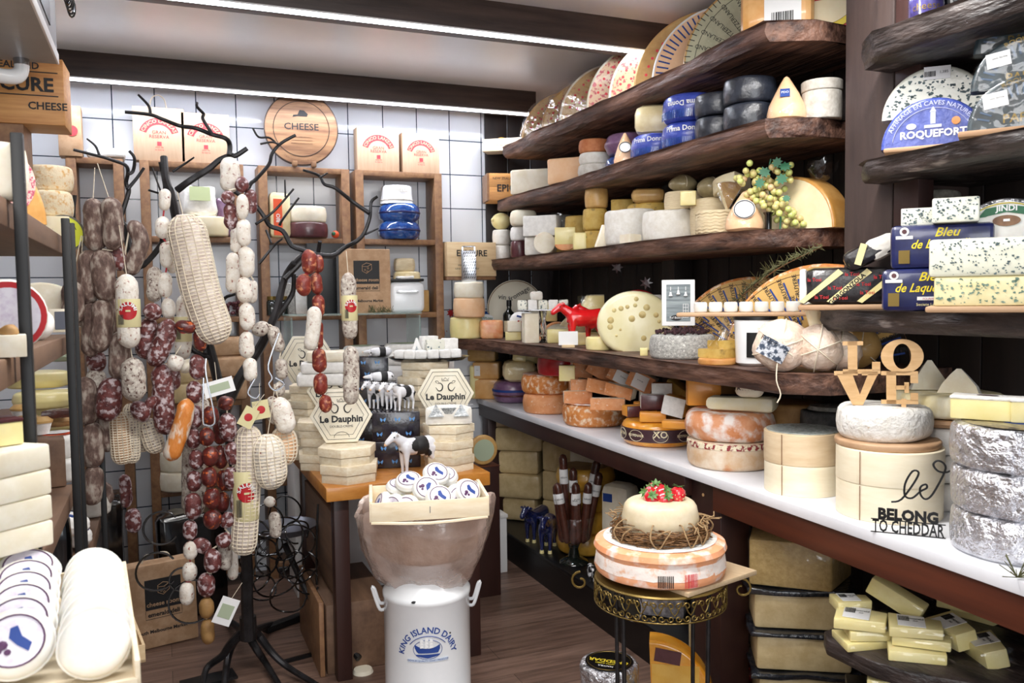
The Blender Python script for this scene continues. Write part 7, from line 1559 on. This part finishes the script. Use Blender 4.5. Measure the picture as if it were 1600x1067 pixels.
def hang(label,Y,links,m,name='sausage_string',net=0,lab=None,string='string',group=None,tie=None):
 """links: (x0, y0, x1, y1, width px[, mat]) seen at depth Y; one thing"""
 q0=atY(links[0][0],links[0][1],Y);parts=[];nm='link' if len(links)>1 else 'casing';prev=None
 for i,l in enumerate(links):
  pts=[atY(l[k_],l[k_+1],Y)-q0 for k_ in range(0,len(l)-(2 if isinstance(l[-1],str)else 1),2)]
  w=l[-2]if isinstance(l[-1],str)else l[-1];mm=l[-1]if isinstance(l[-1],str)else m;r=w*mp(q0)/2*1.1
  e_=(pts[-1]-pts[0])*(.07 if len(links)>1 else .02);pts[0]=pts[0]-e_;pts[-1]=pts[-1]+e_
  if len(pts)==2:pts.insert(1,pts[0].lerp(pts[1],.5)+V((r*.12*(-1)**i,0,0)))
  parts.append((nm,sausg(pts,r,12).jit(r*.1,34,i+links[0][0]),mm))
  if net:parts.append(('netting',netg(pts,r,14,net),'string'))
  if prev is not None:parts.append(('tie',tube([prev,pts[0]],.003,5),string))
  prev=pts[-1]
  if lab and i==0:
   a,b=pts[0].lerp(pts[-1],.34),pts[0].lerp(pts[-1],.72);h=abs(a.z-b.z);t=G();R_=r*1.03;c=a.lerp(b,.5)
   band=lathe([(R_,0),(R_+.0006,.001),(R_+.0006,h-.001),(R_,h)],24).mv(c.x,c.y,b.z)
   rd_=cylw(lathe([(min(R_*.8,h*.42)*k_/6,0)for k_ in range(7)],20).rot('X',90),R_+.001).mv(c.x,c.y,b.z+h*.58).rot('Z',0)
   parts.append(('paper_label',band,'lab_cream',[('red_roundel',rd_,'red'),('bear_print',cylw(box(R_*.4,.001,R_*.16),R_+.003).mv(c.x,c.y,b.z+h*.55),'lab_cream'),('lettering',cylw(txt('SALUMI',R_*.32,bold=.03,arc=R_*.5),R_+.003).mv(c.x,c.y,b.z+h*.58+R_*.48),'white'),('barcode',cylw(barcode(R_*.5,h*.35,3),R_+.002).mv(c.x-R_*.55,c.y+R_*.1,b.z+h*.1),'ink')]))
 if tie:
  for(x,y)in tie:parts.append(('hanging_string',tube([V((0,0,-.004)),atY(x,y,Y+.02)-q0],.0014,4),string))
 T(name,label,'sausage',q0,0,parts,group)
H=hang
H('string of three big grey-brown salami at far left of the tree, left row',3.12,[(145,315,148,388,29),(139,395,139,470,27),(141,478,141,552,27)],'saus_grey',tie=[(148,262)])
H('string of three big grey-brown salami beside the left row, bright middle link',3.10,[(172,313,176,386,29),(160,395,168,467,33),(160,472,154,545,31)],'saus_grey',tie=[(152,255)])
H('stubby grey salami hanging farthest left beside the black rack post',3.08,[(112,440,112,506,31)],'saus_grey','salami',tie=[(127,368)])
H('narrow grey salami right beside the stubby farthest-left one',3.14,[(126,440,128,508,22)],'saus_grey','salami',tie=[(129,369)])
H('string of grey mouldy salami low at far left, ending above the lower shelf',3.16,[(132,594,136,660,29),(145,664,147,727,32),(145,731,142,786,28)],'saus_grey')
H('string of dark salami in the lower left cluster, second from the left',3.2,[(146,548,150,580,26,'saus_red'),(150,580,156,640,29,'saus_pale'),(162,648,168,702,29)],'saus_grey')
H('string of smooth dark brown salami in the middle of the left cluster',3.1,[(186,522,184,588,29),(177,594,168,654,33,'saus_red')],'saus_grey')
H('dark salami piece half hidden behind the middle of the left cluster',3.3,[(176,460,184,530,28)],'saus_grey','salami');H('small grey salami low behind the lower left string',3.3,[(160,755,168,788,20)],'saus_grey','salami')
H('curved horseshoe salami with white mould hanging over a branch hook',3.15,[(181,352,179,385,190,418,22,'saus_red'),(204,350,220,375,213,400,200,424,24)],'saus_grey','salami',tie=[(194,350)])
H('white salami with a cream label and red roundel on the left side of the tree',3.04,[(198,430,199,485,203,541,31)],'saus_white','salami',lab=1,tie=[(186,352)])
H('speckled white salami directly below the one with the red roundel on the left',3.04,[(207,560,208,590,212,626,32)],'saus_pale','salami',tie=[(204,543)])
H('short grey salami with white mould hanging from the middle left hook',3.22,[(241,418,240,471,22)],'saus_pale','salami');H('dark red salami piece low in the left cluster under the speckled white one',3.12,[(211,630,226,656,25),(222,648,242,622,15)],'saus_red')
H('tan netted salami hanging low in the left cluster',3.18,[(186,645,188,680,192,724,27)],'kraft','salami',net=20);H('white ribbed thin salami beside the tan netted one',3.2,[(204,632,206,722,20)],'saus_pale','salami',net=22)
H('grey ribbed salami low behind the left cluster',3.26,[(217,650,222,705,24)],'saus_pale','salami',net=12);H('pale ribbed salami with loose strings low right of the left cluster',3.2,[(229,655,236,680,246,706,26)],'saus_pale','salami',net=12)
H('small dark salami hanging low over the dark bags',3.4,[(193,742,198,792,16)],'saus_red','salami');H('small dark salami hanging lowest at left, above the crate',3.42,[(206,795,208,832,21)],'saus_red','salami')
H('string of small white links tied with red string beside the big netted salami',3.2,[(257,297,256,327,16),(255,340,255,371,19),(259,380,260,416,19),(259,428,259,463,19),(261,468,263,496,19)],'saus_white',string='red_string')
H('second string of white links mostly hidden behind the big netted salami',3.3,[(268,350,268,385,17),(270,395,269,425,17)],'saus_white',string='red_string')
H('huge white netted salami hanging diagonally near the top of the tree',3.12,[(287,338,300,395,316,463,341,533,52)],'net_meat','netted_salami',net=38,tie=[(277,300)])
T('knitted_net_end','bunched white net end of the huge diagonal salami with a tie','net',atY(285,328,3.12),0,[('net_bunch',ball(.05,16,.9).jit(.012,26,3).mv(0,0,-.03),'paper_white')])if 0 else None
H('round red-and-white mottled sausage on the hook above the dark curved pair',3.12,[(236,474,236,500,26)],'saus_red','salami');H('dark red curved salami with orange flecks, left one of the middle pair',3.16,[(238,498,226,530,231,560,27)],'saus_red','salami');H('dark red curved salami with white bloom, right one of the middle pair',3.12,[(263,500,258,530,236,570,27)],'saus_red','salami')
H('small chorizo lying across the hook under the huge netted salami',3.1,[(274,508,307,513,18)],'chorizo','salami');H('short chorizo hanging right of the small crosswise one',3.12,[(309,515,314,548,18)],'chorizo','salami')
H('long dark red salami bound with white string in the centre left',3.14,[(253,570,255,620,258,677,29)],'saus_red','salami');H('second dark red salami behind the string-bound one',3.24,[(268,570,268,610,22)],'saus_red','salami')
H('white oval sausage hanging at centre left from a string',3.1,[(262,571,286,562,27)],'saus_white','salami',tie=[(283,540)]);H('white oval sausage behind the other white one at centre left',3.2,[(284,566,300,580,27)],'ivory','salami')
H('long orange and white dried sausage hanging left of the chorizo strings',3.06,[(293,625,284,665,265,718,25)],'saus_orange','salami');H('long grey-green salami behind the left chorizo string',3.2,[(312,620,304,700,303,806,33)],'saus_pale','salami')
H('leftmost string of dark chorizo links in the middle of the tree',3.10,[(306,557,309,591,22),(304,597,306,628,21),(303,635,304,667,21),(303,671,303,699,20),(305,704,306,732,21),(304,737,305,766,20),(299,772,302,809,22),(298,814,299,842,20)],'saus_red')
H('middle string of shiny dark chorizo links in the middle of the tree',3.07,[(327,636,328,664,23),(324,670,325,695,22),(327,699,328,727,22),(328,731,329,760,22),(328,765,331,793,24),(332,797,336,824,26)],'chorizo')
H('right string of white-bloomed chorizo links in the middle of the tree',3.09,[(346,622,354,640,26,'chorizo'),(355,648,360,687,24),(360,692,365,724,23),(363,731,367,764,25),(369,768,372,799,22),(362,802,352,824,22),(357,835,340,852,23),(328,858,303,846,21)],'saus_red')
H('chorizo string half hidden between the middle and right strings',3.15,[(342,660,344,692,20),(345,698,346,730,20),(347,736,349,765,20),(349,770,348,798,20)],'chorizo')
H('string of pale mouldy links ending lowest left of the bunch',3.08,[(296,848,297,873,19),(297,880,298,906,21),(290,912,292,943,20)],'saus_white',string='red_string')
H('string of links ending in two brown ones, lowest hanging on the tree',3.05,[(330,860,331,893,24,'saus_red'),(323,897,325,930,24,'saus_red'),(321,935,322,964,20),(324,969,327,1004,19)],'brown_rind')
H('single pale salami end hanging beside the lowest string',3.14,[(350,845,352,890,18)],'saus_pale','salami');H('small white sausage end behind the pale netted salami',3.2,[(362,860,364,905,15)],'saus_white','salami')
H('long cream netted salami with label hanging right of the chorizo strings',3.08,[(388,668,387,760,380,864,34)],'net_meat','netted_salami',net=34,lab=1);H('white oval netted cured ham, larger one at right of the tree',3.05,[(418,680,420,715,426,762,45)],'saus_white','netted_salami',net=16,tie=[(430,600)]);H('peach-coloured netted cured meat behind the white oval one',3.14,[(440,668,444,700,440,726,36)],'peach','netted_salami',net=12)
H('thick white mouldy salami above the oval netted hams',3.08,[(435,622,442,648,452,676,29)],'saus_white','salami',tie=[(428,600)]);H('grey salami half hidden left of the thick white one',3.12,[(424,620,428,662,17)],'saus_pale','salami')
H('string of pale speckled links hanging from the thick right limb',3.3,[(396,519,419,508,21),(426,512,438,547,19),(437,562,441,590,18),(436,598,438,618,18)],'saus_pale')
H('tiny white sausage above the wire rack',3.2,[(419,776,421,792,17)],'saus_white','salami');H('speckled sausage hanging in front of the grey oval dish',3.22,[(427,800,431,840,17)],'saus_pale','salami')
H('white salami hanging from the upper fork, topmost on the tree',3.24,[(358,246,358,300,27)],'saus_white','salami');H('ring of dark red links looped over the upper hook',3.18,[(368,288,388,290,25),(357,299,358,318,20),(359,320,360,356,19),(392,298,394,332,17)],'saus_red')
H('long string of plump white links tied with red string in the upper middle',3.14,[(378,306,378,340,17),(381,345,382,382,20),(383,388,385,431,22),(382,435,385,471,23),(384,476,386,514,22),(386,520,387,557,21),(389,561,391,594,20)],'saus_white',string='red_string')
H('single white salami hanging just left of the long white link string',3.24,[(363,396,363,457,19)],'saus_white','salami');H('two white links behind the long white link string',3.26,[(368,358,367,392,15),(396,440,394,472,15)],'saus_white')
H('string of dark red sausages hanging before the black bag',3.22,[(482,392,482,426,21),(476,430,476,461,21)],'saus_bright',string='red_string');H('long string of dark red sausages ending before the lettered lid',3.28,[(496,400,497,425,15),(494,428,497,458,17),(496,462,497,494,18),(500,505,500,541,10),(497,546,499,580,20),(501,585,503,615,20),(507,619,508,643,19)],'saus_bright',string='red_string')
H('white salami hanging between the red sausages',3.2,[(492,480,484,546,21)],'saus_white','salami');H('white-capped salami with cream label and red roundel before the kraft bag',3.2,[(544,428,545,470,548,528,22)],'saus_pale','salami',lab=1,tie=[(541,392)]);H('long speckled salami hanging below the labelled one by the kraft bag',3.2,[(548,542,548,630,23)],'saus_pale','salami')
H('white-topped salami with dark red label behind the crosswise chorizo',3.3,[(288,462,288,500,285,560,22)],'saus_white','salami',lab=1)
for(px,py,Y,w,h,ry,m,lab)in((342,605,3.0,.10,.052,-14,'white','white printed tag hanging on the hook above the chorizo strings'),(388,652,3.02,.05,.07,30,'lab_cream','cream tag with red roundel tilted above the cream netted salami'),(408,640,3.03,.055,.065,-8,'lab_cream','cream tag with red roundel above the white oval ham'),(353,955,3.0,.062,.095,26,'white','white printed tag hanging low beside the lowest sausage')):
 q=atY(px,py,Y);T('price_tag',lab,'tag',q,0,[('card',box(w,.0015,h,c=True),m),('print',box(w*.7,.001,h*.5,c=True).mv(0,-.0015,.0),'sage')if m=='white' else('red_roundel',lathe([(0,0),(.014,0),(0,.001)],18).rot('X',90).mv(0,-.001,0),'red'),('string',tube([(0,0,h/2),(.01,0,h/2+.06)],.001,4),'string')],rot=(0,ry,0))
for(pts,lab)in(([(318,590),(317,655),(322,664),(332,664),(335,650),(322,585),(322,560)],'large steel hook hanging in front of the chorizo strings'),([(398,592),(388,610),(390,618),(400,622),(405,616)],'small steel hook under the long white link string'),([(436,520),(419,570),(425,590),(420,600),(430,610),(444,600),(430,590)],'bent steel hooks on the right limb')):
 q=atY(pts[0][0],pts[0][1],3.0);T('steel_hook',lab,'hook',q,0,[('hook',tube([atY(x,y,3.0)-q for x,y in pts],.0034,6,4),'steel')])
# black wire bottle rack, dish and plates on the floor by the tree
q=V((.62,3.60,0));wires=[]
rd=random.Random(21)
for i in range(16):
 px,py,r=[(415,815,26),(440,840,34),(462,850,30),(405,870,30),(430,900,34),(455,880,22),(480,910,18),(420,850,20),(395,840,26),(445,800,24),(410,920,20),(470,885,26),(450,930,28),(400,900,22),(430,870,30),(465,830,18)][i]
 c=atY(px,py,3.5+rd.uniform(-.08,.1));k=mp(c)*r;a0=rd.uniform(0,6);wires.append(('wire_loop',tube([(c+V((k*cos(a0+t*.45),.02*sin(t),k*sin(a0+t*.45))))-V((c.x,c.y,0))+V((c.x,c.y,0))-q for t in range(13)],.0038,6,2),'black_gloss'))
wires+=[('foot',box(.16,.02,.012).rot('Z',12).mv(-.13,-.10,.0),'black'),('foot',box(.16,.02,.012).rot('Z',-20).mv(.08,-.12,.0),'black'),('upright',tube([(0,0,0),(-.04,-.03,.3),(-.02,0,.62)],.005,6,3),'black_gloss')]
T('wire_rack','tangled black wire bottle rack with curled loops on the floor by the tree','rack',q,0,wires)
q=atY(447,830,3.72);T('oval_dish','grey oval metal dish on top of the wire rack','dish',q,-6,[('dish',lathe([(0,0),(.10,0),(.135,.03),(.138,.03),(.10,-.004),(0,-.004)],36),'greymetal')])
q=atY(245,890,3.3);lp=[]
for(px,py,r)in((252,825,26),(245,893,30),(300,940,34),(284,905,18)):c=atY(px,py,3.42);k=mp(c)*r;lp.append(('wire_loop',tube([c+V((k*cos(.6+t*.42),0,k*sin(.6+t*.42)))-q for t in range(13)],.004,6,2),'black_gloss'))
lp.append(('metal_plate',box(.20,.09,.01).rot('Z',10).mv(.17,.1,-q.z+.02),'black'))
T('wire_rack','black wire holder with open curls standing before the kraft bag on the floor','rack',q,0,lp)
q=atZ(443,968,.03);T('metal_bracket','flat black metal bracket lying on the floor right of the tree trunk','bracket',(q.x,q.y,0),28,[('plate',box(.20,.045,.03,.003),'black')])
# ================================================================ the black rack on the left
XR,XB=-.20,-.66
rk=[]
for y,h in((1.55,1.77),(2.27,1.70),(2.40,1.70),(3.20,1.06)):rk.append(('post',box(.018,.018,h,.002).mv(XR,y,0),'black_frame'))
for z,y0,y1 in((1.665,.9,2.5),(1.415,.9,2.5),(1.03,.9,2.42),(.74,1.9,3.28),(.36,1.9,3.28)):
 rk.append(('shelf_board',box(XR-XB-.01,y1-y0,.045,.003).mv((XR+XB)/2-.012,(y0+y1)/2,z-.045),'rack_wood'))
rk.append(('shelf_board',box(.34,1.86,.03,.003).mv(-.495,3.36,1.0),'rack_wood'))
T('shelf_rack','black metal rack with rough wooden boards along the left side','rack',(0,0,0),0,rk)
def LR(px,X,z,lab,parts,rz=0,name='round_cheese',cat='cheese',rot=None,at=None):
 p=at or col(px,z,X=X);T(name,lab,cat,p,face(p,rz),parts,rot=rot);return p
A1,A2,A3,A4=1.666,1.416,1.031,.741
def wl(w,h,m,b=.015):return[('rind',wheelg(w/2,h,b,.003,32,.002),m)]
q=atD(38,155,2.6)
T('wooden_crate','honey-coloured wooden crate lettered EPICURE CHEESE at the top of the left rack','crate',(q.x-.045,q.y,q.z-.09),-2,[('crate_board',box(.33,.16,.20,.002),'box_wood'),('lettering',txt('EPICURE',.040,bold=.03).mv(.03,-.082,.10),'ink'),('lettering',txt('NEW ZEALAND',.02,bold=.02).mv(.0,-.082,.165).join(txt('CHEESE',.022,bold=.02).mv(.12,-.082,.045)),'ink'),('rule',box(.3,.001,.003).mv(0,-.081,.155).join(box(.3,.001,.003).mv(0,-.081,.085)),'ink'),('stand',box(.20,.14,q.z-.09-A1-.001).mv(-.05,0,-(q.z-.09-A1-.001)),'frame_wood')])
z=A1
for i,lab in enumerate(('lower bloomy orange-white round at the end of the left rack top','upper bloomy orange-white round at the end of the left rack top')):LR(79,-.33,z+.12+i*.09,lab,wl(.14,.088,'bloom_o'));
LR(79,-.33,z,'pale block under the bloomy rounds on the left rack top',[('paste',box(.12,.12,.118,.004),'cream')],name='cheese_block')
upp=lambda r,t,a0,a1:sector(r,t,a0,a1,.008,20).rot('X',90).mv(0,t/2,0)
LR(-48,-.27,A1,'large yellow cheese quarter printed with a pink lace roundel on the left rack top',[('rind|cut_face',upp(.19,.07,0,100),['honey_rind','butter']),('pink_print',lathe([(0,0),(.075,0),(0,.001)],30).rot('X',90).mv(.095,-.0365,.085),'print_pink2'),('plastic_wrap',upp(.198,.08,0,100).jit(.006,26,1),'plastic_thin')],6,'cheese_quarter',at=V((-.405,2.02,A1)))
LR(101,-.285,A1,'round black-rimmed yellow tin lid lettered ALBALA on the left rack top',[('rim',lathe([(0,0),(.060,0),(.062,.025),(0,.025)],36).rot('X',90).mv(0,.012,.062),'dark_rind'),('label',lathe([(0,0),(.055,0),(0,.002)],32).rot('X',90).mv(0,-.014,.062),'lime',[('lettering',txt('ALBALA',.014,bold=.01).mv(0,-.0175,.075),'ink')])],8)
LR(2,-.23,A1,'white bloomy round at the left edge of the rack top',wl(.075,.09,'ivory'))
# second board
LR(66,-.36,A2,'big pale half wheel standing at the end of the second rack board',[('rind|cut_face',upp(.15,.08,0,180),['ivory','emmental'])],0,'half_round_cheese')
LR(12,-.24,A2+.0,'round cheese with a red and white pictured label at the left edge of the rack',[('rind',lathe(wprof(.062,.04,.008),30).rot('X',90).mv(0,.02,.062),'chalk'),('red_ring',lathe([(0,0),(.058,0),(0,.001)],30).rot('X',90).mv(0,-.022,.062),'red'),('label',lathe([(0,0),(.048,0),(0,.001)],30).rot('X',90).mv(0,-.0235,.062),'lab_pale')],10)
LR(62,-.25,A2,'white paper-wrapped ball with gold print on the second rack board',[('paper',ball(.032,18,1.1).jit(.002,30,1),'paper_white'),('gold_print',box(.018,.001,.016).mv(-.006,-.033,.022),'gold')],name='ball_cheese')
LR(88,-.27,A2,'pale box with barcode label at the end of the second rack board',[('carton',box(.05,.05,.065,.002),'ivory'),('label',box(.03,.001,.05).mv(.008,-.026,.008),'greymetal')],10,'small_carton','box')
LR(16,-.215,A2-.055+.056,'cream open carton with brown crumbs on the second rack board',[('carton',box(.045,.04,.034,.001),'ivory'),('crumbs',ball(.016,10,.6).jit(.004,50,1).mv(0,0,.03),'brown_rind')],0,'small_carton','box')
# third board
z=A3+.0
for i,(px,X,dz,w,h,m,lab)in enumerate(((82,-.38,.0,.17,.10,'butter','yellow-green drum low at the back of the third rack board'),(72,-.38,.101,.20,.055,'butter','pale yellow-green round, second from the top at the back of the third rack board'),(60,-.42,.160,.21,.055,'butter','yellow-green wrapped round at the back of the third rack board'),(95,-.40,.216,.12,.04,'sage','greenish round topping the pile on the third rack board'),(100,-.37,.0,.10,.12,'bloom','bloomy white round by the post on the third rack board'),(92,-.265,.132,.11,.03,'brown_rind','brown-rinded round under the brown wedge on the third rack board'))):
 LR(px,X,z+dz,lab,wl(w,h,m))
LR(88,-.262,z+.163,'small chocolate-brown wedge lying on the brown-rinded round',[('paste',prism([(-.04,-.02),(.04,-.02),(.03,.02),(-.01,.02)],.022,.004),'choco')],10,'cheese_wedge')
mf=None
for i,(px,X,lab)in enumerate(((0,-.30,'leftmost golden muffin in white paper on the rack'),(22,-.31,'second golden muffin from the left on the rack'),(44,-.33,'third golden muffin from the left on the rack'),(62,-.30,'golden muffin nearest the rack post'),(36,-.38,'golden muffin at the back of the row'))):
 zz=z+.125;p=col(px,zz,X=X)
 if not mf:mf=T('muffin',lab,'muffin',p,0,[('crumb',lathe([(0,.03),(.032,.03),(.033,.036),(.022,.046),(0,.048)],20).jit(.001,40,1),'tan'),('paper_cup',lathe([(0,0),(.022,0),(.031,.034),(.028,.034),(0,.03)],40),'paper_white')],'golden muffins on the rack')
 else:dup(mf,p,0,lab,'golden muffins on the rack')
q=col(30,z+.10,X=-.34);T('serving_tray','low wooden tray under the golden muffins','tray',(q.x,q.y,z+.001),face(q),[('tray_body',box(.20,.12,.122,.003),'rack_wood')])
LR(90,-.262,A3+.061,'upper white paper-wrapped round with orange ring label on the rack',[('paper',wheelg(.055,.06,.015,0,30,.005),'paper_white'),('orange_ring',lathe([(0,.061),(.042,.062),(0,.064)],30),'orange_lab'),('label',lathe([(0,.0645),(.034,.065),(0,.066)],30),'white')]);
LR(90,-.262,A3,'lower white paper-wrapped round under the orange-ringed one',[('paper',wheelg(.055,.06,.015,0,30,.005),'paper_white')]);LR(84,-.27,A4,'dark wrapped block on the fourth rack board',[('wrapper',box(.10,.10,.054,.01),'black_gloss')],name='cheese_block')
# white slabs at the left edge, in front
q=V((-.235,1.30,0));zz=1.131
for i,lab in enumerate(('lowest white foam-pale cheese slab of the stack at the left edge','second white cheese slab up in the stack at the left edge','third white cheese slab up in the stack at the left edge','topmost white cheese slab under the cut pink-edged piece')):
 p=col(-4-i*2,zz,X=-.235);T('cheese_slab',lab,'cheese',p,face(p,28+3*i),[('paste',box(.12,.09,.038,.004,1).jit(.001,20,i),'ivory')]);zz+=.0385
p=col(-6,zz,X=-.235);T('cheese_wedge','cut yellow piece with a dark red edge on the white slabs at the left edge','cheese',p,face(p,20),[('paste',box(.06,.05,.035,.003),'butter'),('red_edge',box(.061,.051,.006,.002).mv(0,0,.035),'maroon')])
for i,(px,z_,lab)in enumerate(((108,.36,'lower white round with blue ring label low behind the rack post'),(112,.36,'x'))):
 if i:continue
z=.361
for i,lab in enumerate(('lowest brown packed block low on the rack','cream block on the lowest rack board')):LR(80,-.30,z+i*.15,lab,[('wrapper',box(.14,.12,.149,.01),'black_gloss' if i==0 else 'ivory')],name='cheese_block')
for i,lab in enumerate(('lower white round with blue ring leaning behind the rack post','upper white round with blue ring leaning behind the rack post')):
 q=col(113-5*i,A4+.045+.057*i,X=-.27);T('round_cheese',lab,'cheese',q,face(q),[('paper',wheelg(.055,.055,.02,.003,30,.003).mv(0,0,-.03),'paper_white'),('blue_ring',lathe([(.028,.026),(.042,.024),(.042,.027),(.028,.029)],28),'blue_gloss')],rot=(0,18,face(q)))
q=atX(92,870,-.25);T('black_package','tall shiny black package at the rack post','package',(q.x,q.y,q.z-.10),face(q),[('wrapper',box(.06,.06,.20,.012,3).jit(.004,20,3),'black_gloss')])
q=atD(22,905,1.42);T('red_package','dark red waxed block low at the left edge','cheese',(q.x-.02,q.y,q.z-.04),face(q),[('wax',box(.09,.06,.08,.006),'maroon_red')])
LR(0,-.245,1.0315,'green-dotted paper wrapped block at the left edge of the rack',[('paper',box(.10,.08,.098,.006),'dotgreen')],8,'cheese_block')
LR(142,-.25,A4,'pinkish-white rind round at the end of the fourth rack board',wl(.13,.08,'chalk'))
q=atZ(173,935,.42);T('wooden_crate','small pale wooden crate with foil parcels jutting from the lowest rack board','crate',(-.17,3.0,.361),8,[('crate_body',crate(.14,.34,.055,.008),'pine'),('foil_parcel',ball(.05,16,1).jit(.012,24,2).mv(0,0,.012),'silver_wrap'),('foil_parcel',ball(.045,16,1).jit(.012,24,5).mv(0,.1,.012),'chorizo')])
# ---------------------------------------------------------------- crate of white rounds, near lower left
zc=1.03;cx_,cy_,ang=-.142,1.29,4
T('wooden_crate','pale wooden crate of white rounds nearest the camera at lower left','crate',(cx_,cy_,zc),ang,[('bottom',box(.175,.42,.008).mv(0,-.03,0),'pale_wood'),('side_board',box(.006,.42,.05,.001).mv(.088,-.03,0),'pale_wood'),('side_board',box(.006,.42,.05,.001).mv(-.088,-.03,0),'pale_wood'),('end_board',box(.175,.006,.045,.001).mv(0,.18,0),'pale_wood'),('end_board',box(.175,.006,.03,.001).mv(0,-.24,0),'pale_wood')])
T('side_table','plain stand carrying the crate of white rounds nearest the camera','table',(cx_+.005,cy_,0),0,[('tabletop',box(.15,.34,.03,.003).mv(0,0,zc-.0305),'rack_wood')]+[('leg',box(.025,.025,zc-.031).mv(x,y,0),'rack_wood')for x in(-.055,.055)for y in(-.15,.15)])
c0=None;o3=Mx.Rotation(R(ang),4,'Z')
for i in range(6):
 lab='plum-labelled white round in the near crate, '+['front one facing the camera','second from the front','third from the front','fourth from the front','fifth from the front','rearmost in the labelled row'][i]
 p=V((cx_,cy_,zc))+(o3@V((-.044,-.115+.048*i,.045+.003*i)))
 if not c0:c0=T('white_round_cheese',lab,'cheese',p,0,rcheese(.043,.026),'white rounds in the near crate',rot=(52,0,ang+4))
 else:dup(c0,p,None,lab,'white rounds in the near crate',rot=(42-3*i,4,ang+4))
d0=None
for i in range(9):
 p=V((cx_,cy_,zc))+(o3@V((.043,-.15+.037*i,.043+.002*(i%2))))
 lab='plain white round in the right row of the near crate, '+['front one','second from the front','third from the front','fourth from the front','fifth from the front','sixth from the front','third from the back','second from the back','rearmost'][i]
 if not d0:d0=T('white_round_cheese',lab,'cheese',p,0,[('rind',wheelg(.040,.024,.011,.002,30,.003),'fresh')],'plain rounds in the near crate',rot=(64,0,ang))
 else:dup(d0,p,None,lab,'plain rounds in the near crate',rot=(58+5*(i%2),3*(i%3)-3,ang+5*(i%3)))
# grey cooling unit near the ceiling
T('cooling_unit','grey metal cooling unit box near the ceiling at upper left','cooler',(-.597,1.9,2.2),0,[('housing',box(.69,1.86,.44,.004),'unit_grey'),('side_seam',box(.003,.9,.30).mv(.3465,.3,.06),'black'),('edge_trim',box(.006,1.86,.03,.001).mv(.346,0,0),'white')])
q=atZ(33,92,2.2);T('drain_pipe','white plastic pipe elbow under the grey cooling unit','pipe',q,0,[('pipe',tube([(0,0,0),(0,0,-.03),(-.012,-.01,-.052),(-.04,-.03,-.06),(-.09,-.06,-.06)],[.02,.02,.022,.021,.021],16,3),'enamel'),('steel_stub',lathe([(.021,-.018),(.021,0),(.0,0)],16),'steel')])
q=atX(105,12,-.235);T('wire_basket','black wire basket rim showing at the top edge over the cooling unit','basket',q,0,[('wire',tube([(.01*cos(t)*(1+.0)+.012,-.28+.3*t/60,.03*sin(t)+.0)for t in range(60)],.003,5,2),'black_gloss')])
